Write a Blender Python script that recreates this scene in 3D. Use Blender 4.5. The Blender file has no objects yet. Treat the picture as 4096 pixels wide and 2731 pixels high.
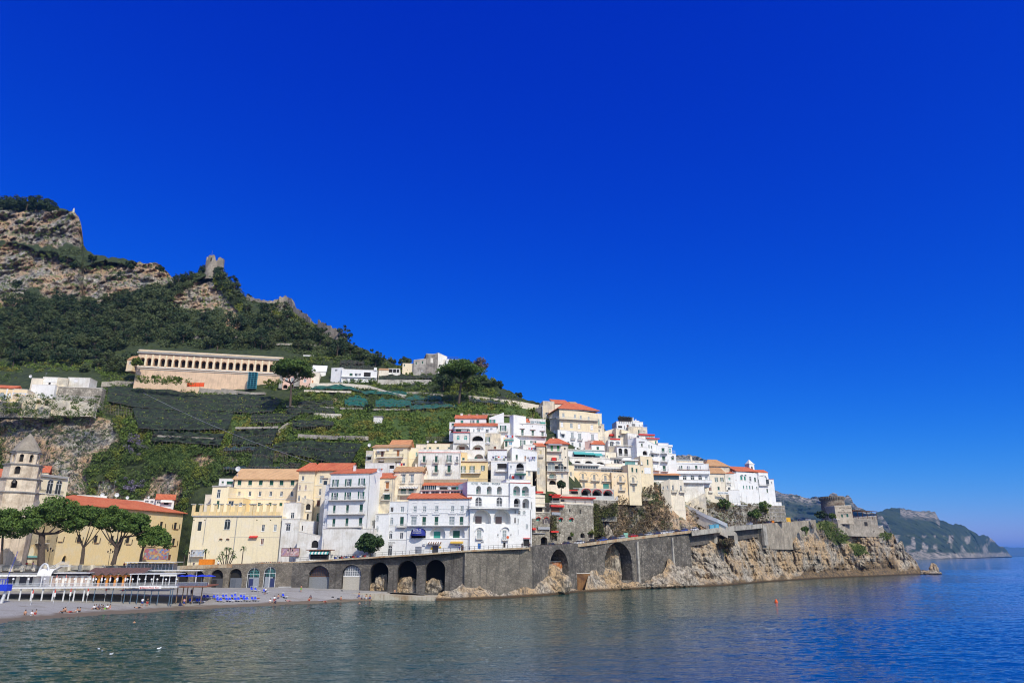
import bpy, bmesh, math, random
import numpy as np
from mathutils import Vector, Matrix
from mathutils.geometry import tessellate_polygon
random.seed(7); RNG = np.random.default_rng(7)
sc = bpy.context.scene
COL = sc.collection
# camera
FPX, CX, CY = 4096*24/36, 2048.0, 1365.5
PITCH = math.atan((2222-1365.5)/FPX)
CAMZ = 11.5
cam_d = bpy.data.cameras.new('camera'); cam_d.lens = 24; cam_d.sensor_width = 36
cam_d.clip_start = 0.5; cam_d.clip_end = 60000
cam = bpy.data.objects.new('camera', cam_d); COL.objects.link(cam)
cam.location = (0, 0, CAMZ); cam.rotation_euler = (math.pi/2+PITCH, 0, 0)
sc.camera = cam
# world, sun, exposure
SUN_EL, SUN_AZ = math.radians(43), math.radians(32)     # azimuth right of the direction behind the camera
sun_dir = Vector((math.sin(SUN_AZ)*math.cos(SUN_EL), -math.cos(SUN_AZ)*math.cos(SUN_EL), math.sin(SUN_EL)))
w = bpy.data.worlds.new('World'); sc.world = w; w.use_nodes = True
wn, wl = w.node_tree.nodes, w.node_tree.links
for n in list(wn): wn.remove(n)
sky = wn.new('ShaderNodeTexSky'); sky.sky_type = 'NISHITA'; sky.sun_disc = False
sky.sun_elevation = SUN_EL; sky.sun_rotation = math.pi-SUN_AZ
sky.altitude = 0; sky.air_density = 1.0; sky.dust_density = 0.3; sky.ozone_density = 2.0
sep = wn.new('ShaderNodeSeparateColor'); com = wn.new('ShaderNodeCombineColor')
wl.new(sky.outputs[0], sep.inputs[0])
for ch, (g, p) in enumerate(((0.0024, 3.7), (0.112, 1.70), (2.02, 0.57))):
 pw = wn.new('ShaderNodeMath'); pw.operation = 'POWER'; pw.inputs[1].default_value = p
 ml = wn.new('ShaderNodeMath'); ml.operation = 'MULTIPLY'; ml.inputs[1].default_value = g
 wl.new(sep.outputs[ch], pw.inputs[0]); wl.new(pw.outputs[0], ml.inputs[0]); wl.new(ml.outputs[0], com.inputs[ch])
bg = wn.new('ShaderNodeBackground'); bg.inputs[1].default_value = 0.15
wo = wn.new('ShaderNodeOutputWorld'); # pale sky glow added round the sun, behind the camera, to lift the shade
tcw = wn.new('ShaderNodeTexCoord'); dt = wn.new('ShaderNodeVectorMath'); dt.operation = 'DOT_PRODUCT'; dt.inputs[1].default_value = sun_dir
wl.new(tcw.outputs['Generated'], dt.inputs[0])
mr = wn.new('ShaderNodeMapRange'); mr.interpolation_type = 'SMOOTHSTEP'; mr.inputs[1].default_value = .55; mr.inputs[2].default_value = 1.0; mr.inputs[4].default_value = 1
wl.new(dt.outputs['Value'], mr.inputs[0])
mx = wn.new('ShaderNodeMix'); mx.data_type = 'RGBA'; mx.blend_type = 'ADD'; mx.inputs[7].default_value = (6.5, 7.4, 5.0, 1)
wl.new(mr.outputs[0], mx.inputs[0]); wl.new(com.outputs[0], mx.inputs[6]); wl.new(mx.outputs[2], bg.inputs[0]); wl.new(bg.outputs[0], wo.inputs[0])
sl = bpy.data.lights.new('sun', 'SUN'); sl.energy = 3.75; sl.angle = math.radians(0.5); sl.color = (1, 0.92, 0.80)
so = bpy.data.objects.new('sun', sl); COL.objects.link(so); so.location = (60, -60, 150)
so.rotation_euler = (-sun_dir).to_track_quat('-Z', 'Y').to_euler()
sc.view_settings.view_transform = 'Standard'; sc.view_settings.look = 'None'
sc.view_settings.exposure = 0.0; sc.view_settings.gamma = 1.0
sc.cycles.filter_width = 1.1; sc.render.resolution_x = 1024; sc.render.resolution_y = 682
# pixel <-> world
cp, sp = math.cos(PITCH), math.sin(PITCH)
def ray(px, py):
 d = CY-py
 fw = FPX*cp-d*sp
 return (px-CX)/fw, (d*cp+FPX*sp)/fw
def P(px, py, Y):
 a, b = ray(px, py)
 return Vector((a*Y, Y, CAMZ+b*Y))
def mpp(px, py, Y):      # metres per photo pixel
 return Y/(FPX*cp-(CY-py)*sp)*1.0
class Zoom:
 def __init__(s, x, y, k): s.x, s.y, s.k = x, y, k
 def __call__(s, X, Yp): return (s.x+X/s.k, s.y+Yp/s.k)
ZA=Zoom(1250,1800,3.408); ZB=Zoom(1750,1800,3.408); ZC=Zoom(1420,1700,4.356); ZD=Zoom(1750,1560,3.92)
ZE=Zoom(2200,1600,3.137); ZF=Zoom(2650,1750,3.92); ZG=Zoom(700,1800,3.36); ZH=Zoom(0,1750,3.136)
ZI=Zoom(2080,1940,5.6); ZJ=Zoom(2400,1700,5.88); ZK=Zoom(0,2230,5.6); ZL=Zoom(400,2220,5.345)
ZM=Zoom(600,980,2.851); ZN=Zoom(1200,1200,2.94); ZO=Zoom(0,1250,2.851); ZP=Zoom(3200,1950,4.238)
ZQ=Zoom(1900,2050,2.352); ZR=Zoom(700,2180,2.352); ZS=Zoom(350,1480,3.92); ZT=Zoom(900,1500,3.92)
ZU=Zoom(2700,1900,2.138); ZV=Zoom(0,2180,2.767); ZW=Zoom(780,2330,5.6); ZX=Zoom(1180,2330,5.113); Z1=Zoom(0,0,1)
# noise
def _h(ix, iy, iz, s):
 n = (ix.astype(np.int64)*374761393+iy.astype(np.int64)*668265263+iz.astype(np.int64)*2147483647+s*1274126177) & 0xffffffff
 n = ((n ^ (n >> 13))*1274126177) & 0xffffffff
 n = ((n ^ (n >> 16))*2246822519) & 0xffffffff
 return ((n ^ (n >> 15)) & 0xffffff)/float(0xffffff)
def vn(x, y, z, s=0):
 x, y, z = np.broadcast_arrays(np.asarray(x, float), np.asarray(y, float), np.asarray(z, float))
 ix, iy, iz = np.floor(x), np.floor(y), np.floor(z)
 fx, fy, fz = x-ix, y-iy, z-iz
 fx = fx*fx*(3-2*fx); fy = fy*fy*(3-2*fy); fz = fz*fz*(3-2*fz)
 r = 0
 for dx in (0, 1):
  for dy in (0, 1):
   for dz in (0, 1):
    r = r+_h(ix+dx, iy+dy, iz+dz, s)*(fx if dx else 1-fx)*(fy if dy else 1-fy)*(fz if dz else 1-fz)
 return r*2-1
def fbm(x, y, z, o=4, s=0, g=.5):
 r = 0; a = 1.; f = 1.
 for k in range(o):
  r = r+a*vn(x*f, y*f, z*f, s+k*17); a *= g; f *= 2.03
 return r
def ridged(x, y, z, o=4, s=0, g=.55):
 r = 0; a = 1.; f = 1.
 for k in range(o):
  r = r+a*(1-2*np.abs(vn(x*f, y*f, z*f, s+k*29))); a *= g; f *= 2.1
 return r
def cells(x, y, z, s=0):        # worley: distance to nearest and a random value of that cell
 x, y, z = np.broadcast_arrays(np.asarray(x, float), np.asarray(y, float), np.asarray(z, float))
 ix, iy, iz = np.floor(x), np.floor(y), np.floor(z)
 best = np.full(x.shape, 9.); sec = np.full(x.shape, 9.); val = np.zeros(x.shape)
 for dx in (-1, 0, 1):
  for dy in (-1, 0, 1):
   for dz in (-1, 0, 1):
    cx, cy, cz = ix+dx, iy+dy, iz+dz
    px = cx+_h(cx, cy, cz, s); py = cy+_h(cx, cy, cz, s+1); pz = cz+_h(cx, cy, cz, s+2)
    d = np.sqrt((px-x)**2+(py-y)**2+(pz-z)**2); v = _h(cx, cy, cz, s+3)
    m = d < best
    sec = np.where(m, best, np.minimum(sec, d)); val = np.where(m, v, val); best = np.where(m, d, best)
 return best, sec, val
# materials
MATS = {}
def newmat(name):
 m = bpy.data.materials.new(name); m.use_nodes = True
 nt = m.node_tree; b = nt.nodes['Principled BSDF']
 return m, nt, b
def N(nt, t, **k):
 n = nt.nodes.new(t)
 for a, v in k.items():
  if a.startswith('i'):
   n.inputs[int(a[1:])].default_value = v
  else: setattr(n, a, v)
 return n
def L(nt, a, b): nt.links.new(a, b)
def ramp(nt, fac, stops):
 r = nt.nodes.new('ShaderNodeValToRGB'); L(nt, fac, r.inputs[0])
 e = r.color_ramp.elements
 while len(e) < len(stops): e.new(0.5)
 for el, (p, c) in zip(e, stops):
  el.position = p; el.color = (c, c, c, 1) if isinstance(c, (int, float)) else (*c, 1)
 return r.outputs[0]
def mixc(nt, f, a, b, mode='MIX'):
 m = nt.nodes.new('ShaderNodeMix'); m.data_type = 'RGBA'; m.blend_type = mode
 for s, v in ((m.inputs[0], f), (m.inputs[6], a), (m.inputs[7], b)):
  if hasattr(v, 'is_output'): L(nt, v, s)
  elif isinstance(v, (int, float)): s.default_value = v
  else: s.default_value = (*v, 1)
 return m.outputs[2]
def pos(nt): return nt.nodes.new('ShaderNodeNewGeometry').outputs['Position']
def noise(nt, vec, scale, detail=4, rough=.55, stretch=None, dist=0):
 if stretch:
  mp = N(nt, 'ShaderNodeMapping'); mp.inputs['Scale'].default_value = stretch; L(nt, vec, mp.inputs[0]); vec = mp.outputs[0]
 n = N(nt, 'ShaderNodeTexNoise'); n.inputs['Scale'].default_value = scale; n.inputs['Detail'].default_value = detail
 n.inputs['Roughness'].default_value = rough; n.inputs['Distortion'].default_value = dist; L(nt, vec, n.inputs[0]); return n.outputs[0]
def bump(nt, b, h, strength=.4, dist=.1):
 n = N(nt, 'ShaderNodeBump'); n.inputs['Strength'].default_value = strength; n.inputs['Distance'].default_value = dist
 L(nt, h, n.inputs['Height']); L(nt, n.outputs[0], b.inputs['Normal'])
def setc(b, c, r=.8, m=0.): b.inputs['Base Color'].default_value = (*c, 1); b.inputs['Roughness'].default_value = r; b.inputs['Metallic'].default_value = m
def plain(name, c, r=.7, metal=0., var=.15, scale=3.):
 key = ('p', name)
 if key in MATS: return MATS[key]
 m, nt, b = newmat(name); setc(b, c, r, metal)
 if var:
  f = noise(nt, pos(nt), scale, 3)
  L(nt, mixc(nt, ramp(nt, f, [(.3, 0.), (.7, 1.)]), [v*(1-var) for v in c], [min(1, v*(1+var)) for v in c]), b.inputs['Base Color'])
 MATS[key] = m; return m
def stucco(name, c, stain=None, amt=.5, seed=0., c2=None):
 """painted render: weathering patches, streaks running down from sills and cornices"""
 key = ('s', name)
 if key in MATS: return MATS[key]
 m, nt, b = newmat(name); b.inputs['Roughness'].default_value = .9
 p = pos(nt); off = N(nt, 'ShaderNodeVectorMath', operation='ADD'); off.inputs[1].default_value = (seed*13.7, seed*3.1, seed*7.7); L(nt, p, off.inputs[0]); p = off.outputs[0]
 stain = stain or (c[0]*.55, c[1]*.5, c[2]*.45)
 big = noise(nt, p, .35, 6, .68); fine = noise(nt, p, 2.2, 4, .6)
 streak = noise(nt, p, 1.0, 4, .6, stretch=(2.2, 2.2, .16))
 col = mixc(nt, ramp(nt, fine, [(.25, 0.), (.8, 1.)]), [v*.9 for v in c], [min(.86, v*1.07) for v in c])
 if c2: col = mixc(nt, ramp(nt, noise(nt, p, .16, 5, .6), [(.44, 0.), (.56, 1.)]), col, c2)
 col = mixc(nt, ramp(nt, big, [(.52-.1*amt, 0.), (.72-.1*amt, min(1., .9*amt+.1))]), col, stain)
 col = mixc(nt, ramp(nt, streak, [(.5, 0.), (.78, .75*amt)]), col, [v*.62 for v in stain])
 L(nt, col, b.inputs['Base Color']); bump(nt, b, fine, .25, .05)
 MATS[key] = m; return m
def tiles(name, c, c2):
 key = ('t', name)
 if key in MATS: return MATS[key]
 m, nt, b = newmat(name); b.inputs['Roughness'].default_value = .85
 tc = N(nt, 'ShaderNodeTexCoord').outputs['Object']
 wv = N(nt, 'ShaderNodeTexWave'); wv.wave_type = 'BANDS'; wv.bands_direction = 'X'; wv.inputs['Scale'].default_value = .75
 wv.inputs['Distortion'].default_value = .4; wv.inputs['Detail'].default_value = 1; L(nt, tc, wv.inputs[0])
 br = noise(nt, tc, 1.6, 3, .7); big = noise(nt, tc, .3, 4)
 col = mixc(nt, ramp(nt, br, [(.3, 0.), (.7, 1.)]), c, c2)
 col = mixc(nt, ramp(nt, big, [(.45, 0.), (.75, .55)]), col, [v*.62 for v in c])
 col = mixc(nt, ramp(nt, wv.outputs[1], [(.0, .45), (.45, 0.)]), col, [v*.3 for v in c])
 L(nt, col, b.inputs['Base Color']); bump(nt, b, wv.outputs[1], .8, .12)
 MATS[key] = m; return m
def masonry(name, ca, cb, mortar, size=.5, seed=0., streakc=None, brick=False):
 key = ('m', name)
 if key in MATS: return MATS[key]
 m, nt, b = newmat(name); b.inputs['Roughness'].default_value = .95
 p = pos(nt)
 st = N(nt, 'ShaderNodeMapping'); st.inputs['Scale'].default_value = (1, 1, 1.5 if brick else 1.25); st.inputs['Location'].default_value = (seed, seed*2, 0); L(nt, p, st.inputs[0])
 v = N(nt, 'ShaderNodeTexVoronoi'); v.inputs['Scale'].default_value = 1/size; L(nt, st.outputs[0], v.inputs[0])
 v2 = N(nt, 'ShaderNodeTexVoronoi', feature='DISTANCE_TO_EDGE'); v2.inputs['Scale'].default_value = 1/size; L(nt, st.outputs[0], v2.inputs[0])
 sep = N(nt, 'ShaderNodeSeparateColor'); L(nt, v.outputs['Color'], sep.inputs[0])
 col = mixc(nt, sep.outputs[0], ca, cb)
 big = noise(nt, p, .22, 6, .65); st2 = noise(nt, p, 1., 5, .65, stretch=(1.1, 1.1, .08))
 col = mixc(nt, ramp(nt, v2.outputs[0], [(.02, .8), (.10, 0.)]), col, mortar)
 col = mixc(nt, ramp(nt, big, [(.4, 0.), (.65, .7)]), col, [x*.45 for x in ca])
 col = mixc(nt, ramp(nt, noise(nt, p, .5, 5, .7), [(.55, 0.), (.75, .6)]), col, cb)
 col = mixc(nt, ramp(nt, st2, [(.52, 0.), (.72, .75)]), col, streakc or [x*.4 for x in ca])
 L(nt, col, b.inputs['Base Color']); bump(nt, b, ramp(nt, v2.outputs[0], [(0, 0.), (.12, 1.)]), .7, .08)
 MATS[key] = m; return m
WHITE = lambda s: stucco('white_render_%d' % s, (.76, .755, .73), (.58, .55, .48), .3, s)
WOLD = lambda s: stucco('weathered_white_%d' % s, (.76, .74, .68), (.52, .47, .38), .65, s)
CREAM = lambda s: stucco('cream_render_%d' % s, (.80, .68, .46), (.60, .50, .36), .5, s)
YELLOW = lambda s: stucco('yellow_render_%d' % s, (.76, .58, .29), (.72, .62, .44), .45, s)
PALEY = lambda s: stucco('pale_yellow_%d' % s, (.82, .70, .46), (.80, .73, .60), .5, s)
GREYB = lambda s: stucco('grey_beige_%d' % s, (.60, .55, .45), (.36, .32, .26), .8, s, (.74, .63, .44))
BEIGE = lambda s: stucco('beige_render_%d' % s, (.78, .70, .55), (.55, .48, .37), .6, s)
PEACH = lambda s: stucco('peach_render_%d' % s, (.84, .62, .36), (.80, .70, .54), .6, s)
PINK = lambda s: stucco('pink_render_%d' % s, (.74, .48, .38), (.66, .54, .44), .4, s)
STONE = lambda s: masonry('rubble_stone_%d' % s, (.25, .22, .17), (.52, .47, .38), (.17, .15, .12), .8, s)
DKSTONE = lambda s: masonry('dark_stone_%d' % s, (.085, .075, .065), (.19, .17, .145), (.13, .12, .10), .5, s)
RUIN = lambda s: masonry('ruin_stone_%d' % s, (.30, .26, .20), (.44, .38, .30), (.22, .19, .15), .8, s)
T_RED = tiles('red_tiles', (.60, .10, .035), (.66, .24, .10))
T_OLD = tiles('old_tiles', (.50, .25, .11), (.62, .38, .18))
T_TAN = tiles('tan_tiles', (.66, .38, .17), (.72, .46, .24))
M_GREEN = plain('green_shutter_paint', (.012, .085, .05), .5)
M_TEAL = plain('teal_shutter_paint', (.03, .25, .19), .5)
M_BROWN = plain('brown_wood', (.16, .06, .025), .6)
M_ORW = plain('orange_wood', (.42, .17, .05), .6)
M_GRSH = plain('grey_shutter_paint', (.30, .29, .25), .6)
M_GLASS = plain('window_glass', (.035, .045, .05), .12, 0, 0)
M_CURT = plain('curtained_glass', (.24, .28, .28), .35, 0, .3, 4)
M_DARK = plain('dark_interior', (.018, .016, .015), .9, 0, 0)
M_WFR = plain('white_frame', (.74, .74, .72), .5)
M_TRIM = plain('pale_trim', (.66, .62, .54), .8)
M_GTRIM = plain('grey_trim', (.34, .33, .31), .85)
M_IRON = plain('dark_iron', (.05, .045, .04), .5, .3)
M_RUST = plain('rusty_iron', (.12, .055, .03), .8, .2)
M_GREYM = plain('grey_metal', (.36, .37, .38), .45, .4)
M_WMET = plain('white_metal', (.62, .62, .61), .4)
M_WOODP = plain('chestnut_poles', (.17, .14, .11), .9)
M_AWNG = plain('teal_awning', (.07, .36, .34), .8)
M_AWNW = plain('white_canvas', (.74, .72, .66), .9)
M_BLUE = plain('blue_canvas', (.01, .04, .52), .7)
M_RED = plain('red_canvas', (.55, .03, .02), .8)
M_BLK = plain('black_rubber', (.02, .02, .02), .8, 0, 0)
M_CONC = stucco('concrete', (.42, .39, .33), (.20, .18, .15), .9, 3)
# mesh helpers
def tag(o, label=None, cat=None, group=None, kind=None):
 if label: o['label'] = label
 if cat: o['category'] = cat
 if group: o['group'] = group
 if kind: o['kind'] = kind
 return o
class MB:
 def __init__(s): s.v = []; s.f = []; s.mi = []; s.m = []; s.cur = 0
 def mat(s, m):
  if m not in s.m: s.m.append(m)
  s.cur = s.m.index(m); return s
 def add(s, vs, fs):
  o = len(s.v); s.v += [tuple(x) for x in vs]
  for f in fs: s.f.append([i+o for i in f]); s.mi.append(s.cur)
  return s
 def box(s, x0, x1, y0, y1, z0, z1):
  if x0 > x1: x0, x1 = x1, x0
  if y0 > y1: y0, y1 = y1, y0
  if z0 > z1: z0, z1 = z1, z0
  return s.add([(x0,y0,z0),(x1,y0,z0),(x1,y1,z0),(x0,y1,z0),(x0,y0,z1),(x1,y0,z1),(x1,y1,z1),(x0,y1,z1)],
     [(0,3,2,1),(4,5,6,7),(0,1,5,4),(1,2,6,5),(2,3,7,6),(3,0,4,7)])
 def tube(s, a, b, r0, r1=None, n=6):
  a, b = Vector(a), Vector(b); r1 = r0 if r1 is None else r1
  d = (b-a);
  if d.length < 1e-6: return s
  d.normalize(); q = d.to_track_quat('Z', 'Y'); vs = []
  for c, r in ((a, r0), (b, r1)):
   for k in range(n):
    t = 2*math.pi*k/n; vs.append(c+q@Vector((r*math.cos(t), r*math.sin(t), 0)))
  fs = [(k, (k+1) % n, n+(k+1) % n, n+k) for k in range(n)]+[tuple(range(n-1, -1, -1)), tuple(range(n, 2*n))]
  return s.add(vs, fs)
 def lathe(s, prof, n=12, c=(0, 0), caps=True):
  vs = [(c[0]+r*math.cos(2*math.pi*k/n), c[1]+r*math.sin(2*math.pi*k/n), z) for r, z in prof for k in range(n)]
  fs = [(j*n+k, j*n+(k+1) % n, (j+1)*n+(k+1) % n, (j+1)*n+k) for j in range(len(prof)-1) for k in range(n)]
  if caps: fs += [tuple(range(n-1, -1, -1)), tuple((len(prof)-1)*n+k for k in range(n))]
  return s.add(vs, fs)
 def ball(s, c, r, n=8, sz=1.):
  prof = [(max(.01, r*math.sin(math.pi*j/6)), c[2]-r*sz*math.cos(math.pi*j/6)) for j in range(7)]
  return s.lathe(prof, n, (c[0], c[1]))
 def prism(s, poly, y0, y1):     # polygon in xz, extruded along y
  n = len(poly)
  vs = [(x, y0, z) for x, z in poly]+[(x, y1, z) for x, z in poly]
  fs = [(k, (k+1) % n, n+(k+1) % n, n+k) for k in range(n)]+[tuple(range(n-1, -1, -1)), tuple(range(n, 2*n))]
  return s.add(vs, fs)
 def build(s, name, m=None, parent=None, loc=None, smooth=False):
  me = bpy.data.meshes.new(name); me.from_pydata(s.v, [], s.f)
  ms = s.m or ([m] if m else [])
  for x in ms: me.materials.append(x)
  if len(ms) > 1: me.polygons.foreach_set('material_index', s.mi)
  if smooth: me.polygons.foreach_set('use_smooth', [True]*len(me.polygons))
  me.update()
  o = bpy.data.objects.new(name, me); COL.objects.link(o)
  if parent: o.parent = parent
  if loc is not None: o.location = loc
  return o
def empty(name, loc, rz=0, label=None, cat=None, group=None):
 o = bpy.data.objects.new(name, None); COL.objects.link(o); o.location = loc; o.rotation_euler = (0, 0, rz)
 o.empty_display_size = .5
 return tag(o, label, cat, group)
def kids(o): return [c for c in bpy.data.objects if c.parent == o]
KIDS = {}
def copy_tree(o, loc=None, rz=None, label=None, parent=None, scale=None):
 if o not in KIDS:
  KIDS[o] = kids(o)
 c = o.copy(); COL.objects.link(c)
 if parent: c.parent = parent
 if loc is not None: c.location = loc
 if rz is not None: c.rotation_euler = (0, 0, rz)
 if scale is not None: c.scale = (scale,)*3 if isinstance(scale, (int, float)) else scale
 if label: c['label'] = label
 for k in KIDS[o]: copy_tree(k, parent=c)
 return c
def grid_mesh(name, V, nu, nv, mat, wrap=False, smooth=True, attr=None, flip=False):
 """V: (nv*nu,3) array, row-major"""
 me = bpy.data.meshes.new(name)
 i = np.arange(nu-1)[None, :]+np.arange(nv-1)[:, None]*nu
 q = np.stack([i, i+1, i+nu+1, i+nu], -1).reshape(-1, 4)
 if flip: q = q[:, ::-1]
 me.vertices.add(len(V)); me.vertices.foreach_set('co', np.asarray(V, np.float32).ravel())
 me.loops.add(q.size); me.loops.foreach_set('vertex_index', q.ravel().astype(np.int32))
 me.polygons.add(len(q)); me.polygons.foreach_set('loop_start', np.arange(0, q.size, 4, dtype=np.int32))
 me.polygons.foreach_set('loop_total', np.full(len(q), 4, np.int32))
 me.update(calc_edges=True)
 if smooth: me.polygons.foreach_set('use_smooth', np.ones(len(q), bool))
 if attr is not None:
  a = me.color_attributes.new('mask', 'FLOAT_COLOR', 'POINT')
  a.data.foreach_set('color', np.concatenate([attr, np.ones((len(V), 4-attr.shape[1]))], 1).astype(np.float32).ravel())
 me.materials.append(mat)
 o = bpy.data.objects.new(name, me); COL.objects.link(o); return o
# setting: terrain, water, beach, road
def interp(x, pts): return float(np.interp(x, [p[0] for p in pts], [p[1] for p in pts]))
TT = {-320:[(2300,262),(2000,270),(1750,285),(1600,300),(1500,330),(1300,400),(1150,440),(1000,465),(850,490),(780,530)],
 0:[(2300,262),(2000,270),(1750,285),(1600,300),(1500,330),(1300,400),(1150,440),(1000,465),(850,490),(780,530)],
 200:[(2300,262),(2000,272),(1750,283),(1620,295),(1500,322),(1300,395),(1150,440),(1000,462),(850,490),(780,520)],
 500:[(2300,266),(2000,278),(1850,286),(1700,295),(1560,319),(1500,333),(1400,354),(1200,420),(1100,445),(1000,470)],
 860:[(2260,254),(2000,264),(1850,276),(1700,294),(1560,327),(1500,338),(1420,350),(1330,380),(1200,425),(1050,450)],
 1200:[(2260,242),(2050,250),(1900,262),(1870,268),(1700,289),(1560,326),(1500,338),(1430,350),(1300,395),(1200,425)],
 1450:[(2240,238),(2000,247),(1830,264),(1700,283),(1560,324),(1500,338),(1440,354),(1350,385)],
 1700:[(2230,236),(2000,247),(1900,256),(1780,268),(1650,293),(1560,326),(1490,348),(1450,352)],
 2000:[(2200,240),(1930,252),(1800,268),(1680,286),(1620,303),(1560,325)],
 2200:[(2195,247),(2000,254),(1930,264),(1850,284),(1780,300),(1700,316),(1620,335)],
 2400:[(2165,272),(2100,276),(2000,281),(1965,292),(1900,302),(1780,318),(1650,345)],
 2600:[(2150,294),(2040,298),(1940,303),(1900,320),(1850,333),(1760,345),(1700,355)],
 2730:[(2135,303),(2060,308),(2030,312),(2000,322),(1900,345),(1800,360)],
 2900:[(2120,322),(2040,332),(2000,344),(1900,352),(1850,362)],
 3050:[(2102,352),(2060,350),(2025,356),(1980,376)],
 3260:[(2095,400),(2050,410),(1990,425)]}
TPX = sorted(TT)
TTN = {k: (np.array([p[0] for p in v][::-1], float), np.array([p[1] for p in v][::-1], float)) for k, v in TT.items()}
def TY(px, py):
 px = np.asarray(px, float); py = np.asarray(py, float); px, py = np.broadcast_arrays(px, py)
 vals = np.stack([np.interp(py, *TTN[k]) for k in TPX])
 idx = np.clip(np.searchsorted(TPX, px)-1, 0, len(TPX)-2)
 a = np.array(TPX, float)[idx]; b = np.array(TPX, float)[idx+1]; t = np.clip((px-a)/(b-a), 0, 1); t = t*t*(3-2*t)
 va = np.take_along_axis(vals, idx[None], 0)[0]; vb = np.take_along_axis(vals, (idx+1)[None], 0)[0]
 return va*(1-t)+vb*t
RIDGE = [(-320,775),(0,795),(60,800),(115,806),(200,815),(225,830),(287,842),(300,850),(316,868),(327,905),(331,950),(328,972),(348,1000),(360,1010),(374,1019),(400,1020),(430,1030),(453,1028),(490,1036),(523,1041),(560,1050),(592,1050),(620,1046),(645,1062),(684,1105),(696,1117),(731,1110),(766,1094),(800,1088),(820,1080),(845,1072),(862,1075),(890,1085),(905,1110),(930,1135),(949,1158),(980,1185),(1000,1197),(1045,1208),(1090,1214),(1114,1206),(1150,1206),(1158,1212),(1170,1222),(1202,1252),(1250,1285),(1289,1306),(1330,1330),(1376,1350),(1390,1368),(1445,1392),(1500,1418),(1533,1432),(1570,1455),(1585,1458),(1655,1470),(1760,1490),(1860,1490),(1916,1496),(1950,1515),(2000,1552),(2038,1560),(2081,1592),(2159,1612),(2200,1635),(2300,1665),(2403,1700),(2450,1745),(2500,1770),(2600,1800),(2700,1890),(2800,1920),(2900,1950),(3000,1975),(3100,2060),(3150,2078),(3260,2082)]
BASE = [(-320,2262),(700,2262),(1160,2246),(1700,2214),(1860,2204),(2100,2190),(2300,2170),(2550,2145),(2767,2122),(2900,2108),(3046,2094),(3260,2084)]
def mountain(name, cols, base, ridge, depth, rows, relief, mat, maskf=None, back=60, kind='structure', backdrop=6):
 """a real slope: foot line, ridge line, distances from depth(px,py); relief pushes rock in and out; the far side falls away behind"""
 C = np.array(cols, float); nu = len(C)
 b = np.array([interp(c, base) for c in C]); r = np.array([interp(c, ridge) for c in C])
 r = r+3.5*fbm(C/14., 0, 0, 3, 5)+0
 t = np.linspace(0, 1, rows)
 PX = np.repeat(C[None], rows, 0); PY = b[None]*(1-t[:, None])+r[None]*t[:, None]
 Y = depth(PX, PY)
 d = CY-PY; fw = FPX*cp-d*sp
 X = (PX-CX)/fw*Y; Z = CAMZ+(d*cp+FPX*sp)/fw*Y
 dY, mask = relief(PX, PY, X, Y, Z)
 Y = Y+dY; X = (PX-CX)/fw*Y; Z = CAMZ+(d*cp+FPX*sp)/fw*Y
 Vs = np.stack([X, Y, Z], -1)
 last = Vs[-1]; bk = []; mk = []
 for j in range(1, backdrop+1):
  f = j/backdrop
  q = last.copy(); q[:, 0] *= (q[:, 1]+back*f)/q[:, 1]; q[:, 1] += back*f; q[:, 2] = last[:, 2]-(last[:, 2]+3)*f**1.6
  bk.append(q); mk.append(mask[-1])
 Vs = np.concatenate([Vs, np.stack(bk)]); mask = np.concatenate([mask, np.stack(mk)])
 o = grid_mesh(name, Vs.reshape(-1, 3), nu, rows+backdrop, mat, attr=mask.reshape(-1, mask.shape[-1]), smooth=False)
 tag(o, kind=kind); return o
def inpoly(px, py, poly):
 px = np.asarray(px); py = np.asarray(py); r = np.zeros(px.shape, bool); n = len(poly)
 for i in range(n):
  x1, y1 = poly[i]; x2, y2 = poly[(i+1) % n]
  if y1 == y2: continue
  c = ((y1 > py) != (y2 > py)) & (px < (x2-x1)*(py-y1)/(y2-y1)+x1); r ^= c
 return r
ROCKP = [[(-400,815),(120,838),(230,845),(290,842),(345,860),(345,960),(320,1000),(300,985),(180,985),(60,960),(-400,985)],
 [(-400,985),(60,975),(180,1010),(290,1030),(330,1075),(400,1050),(500,1055),(600,1048),(690,1070),(700,1100),(690,1130),(620,1135),(480,1165),(440,1200),(390,1215),(270,1200),(180,1190),(150,1150),(100,1160),(90,1230),(-400,1230)],
 [(805,1110),(840,1100),(870,1095),(880,1150),(900,1190),(960,1240),(980,1280),(962,1330),(905,1335),(895,1290),(905,1245),(820,1235),(825,1265),(790,1240),(648,1245),(655,1215),(700,1180),(760,1150)],
 [(0,1660),(60,1650),(130,1640),(220,1660),(330,1650),(470,1690),(490,1760),(430,1790),(370,1820),(330,1900),(360,1990),(240,1970),(120,1900),(0,1850)],
 [(560,2010),(620,1900),(650,1880),(720,1900),(740,1990),(690,2020)],
 [(380,1940),(430,1900),(470,1960),(520,2010),(400,2030)],
 [(880,1790),(960,1800),(960,1850),(890,1860)], [(860,1810),(860,1850),(760,1860),(740,1830)],
 [(1310,1590),(1340,1570),(1370,1580),(1400,1620),(1360,1640),(1310,1610)],
 [(1390,1370),(1400,1390),(1500,1430),(1540,1440),(1450,1400)], [(1360,1375),(1395,1395),(1385,1420),(1360,1400)],
 [(1050,1225),(1120,1210),(1175,1225),(1170,1260),(1070,1250)], [(1060,1260),(1120,1250),(1110,1320),(1085,1320)],
 [(1160,1240),(1290,1300),(1300,1325),(1200,1290)],
 [(2380,2000),(2450,2000),(2480,1980),(2580,1880),(2640,1860),(2740,1990),(2760,2130),(2420,2160),(2330,2160)],
 [(2740,1990),(2900,1990),(3060,2010),(3140,2060),(3200,2080),(3260,2085),(2760,2130)]]
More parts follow.
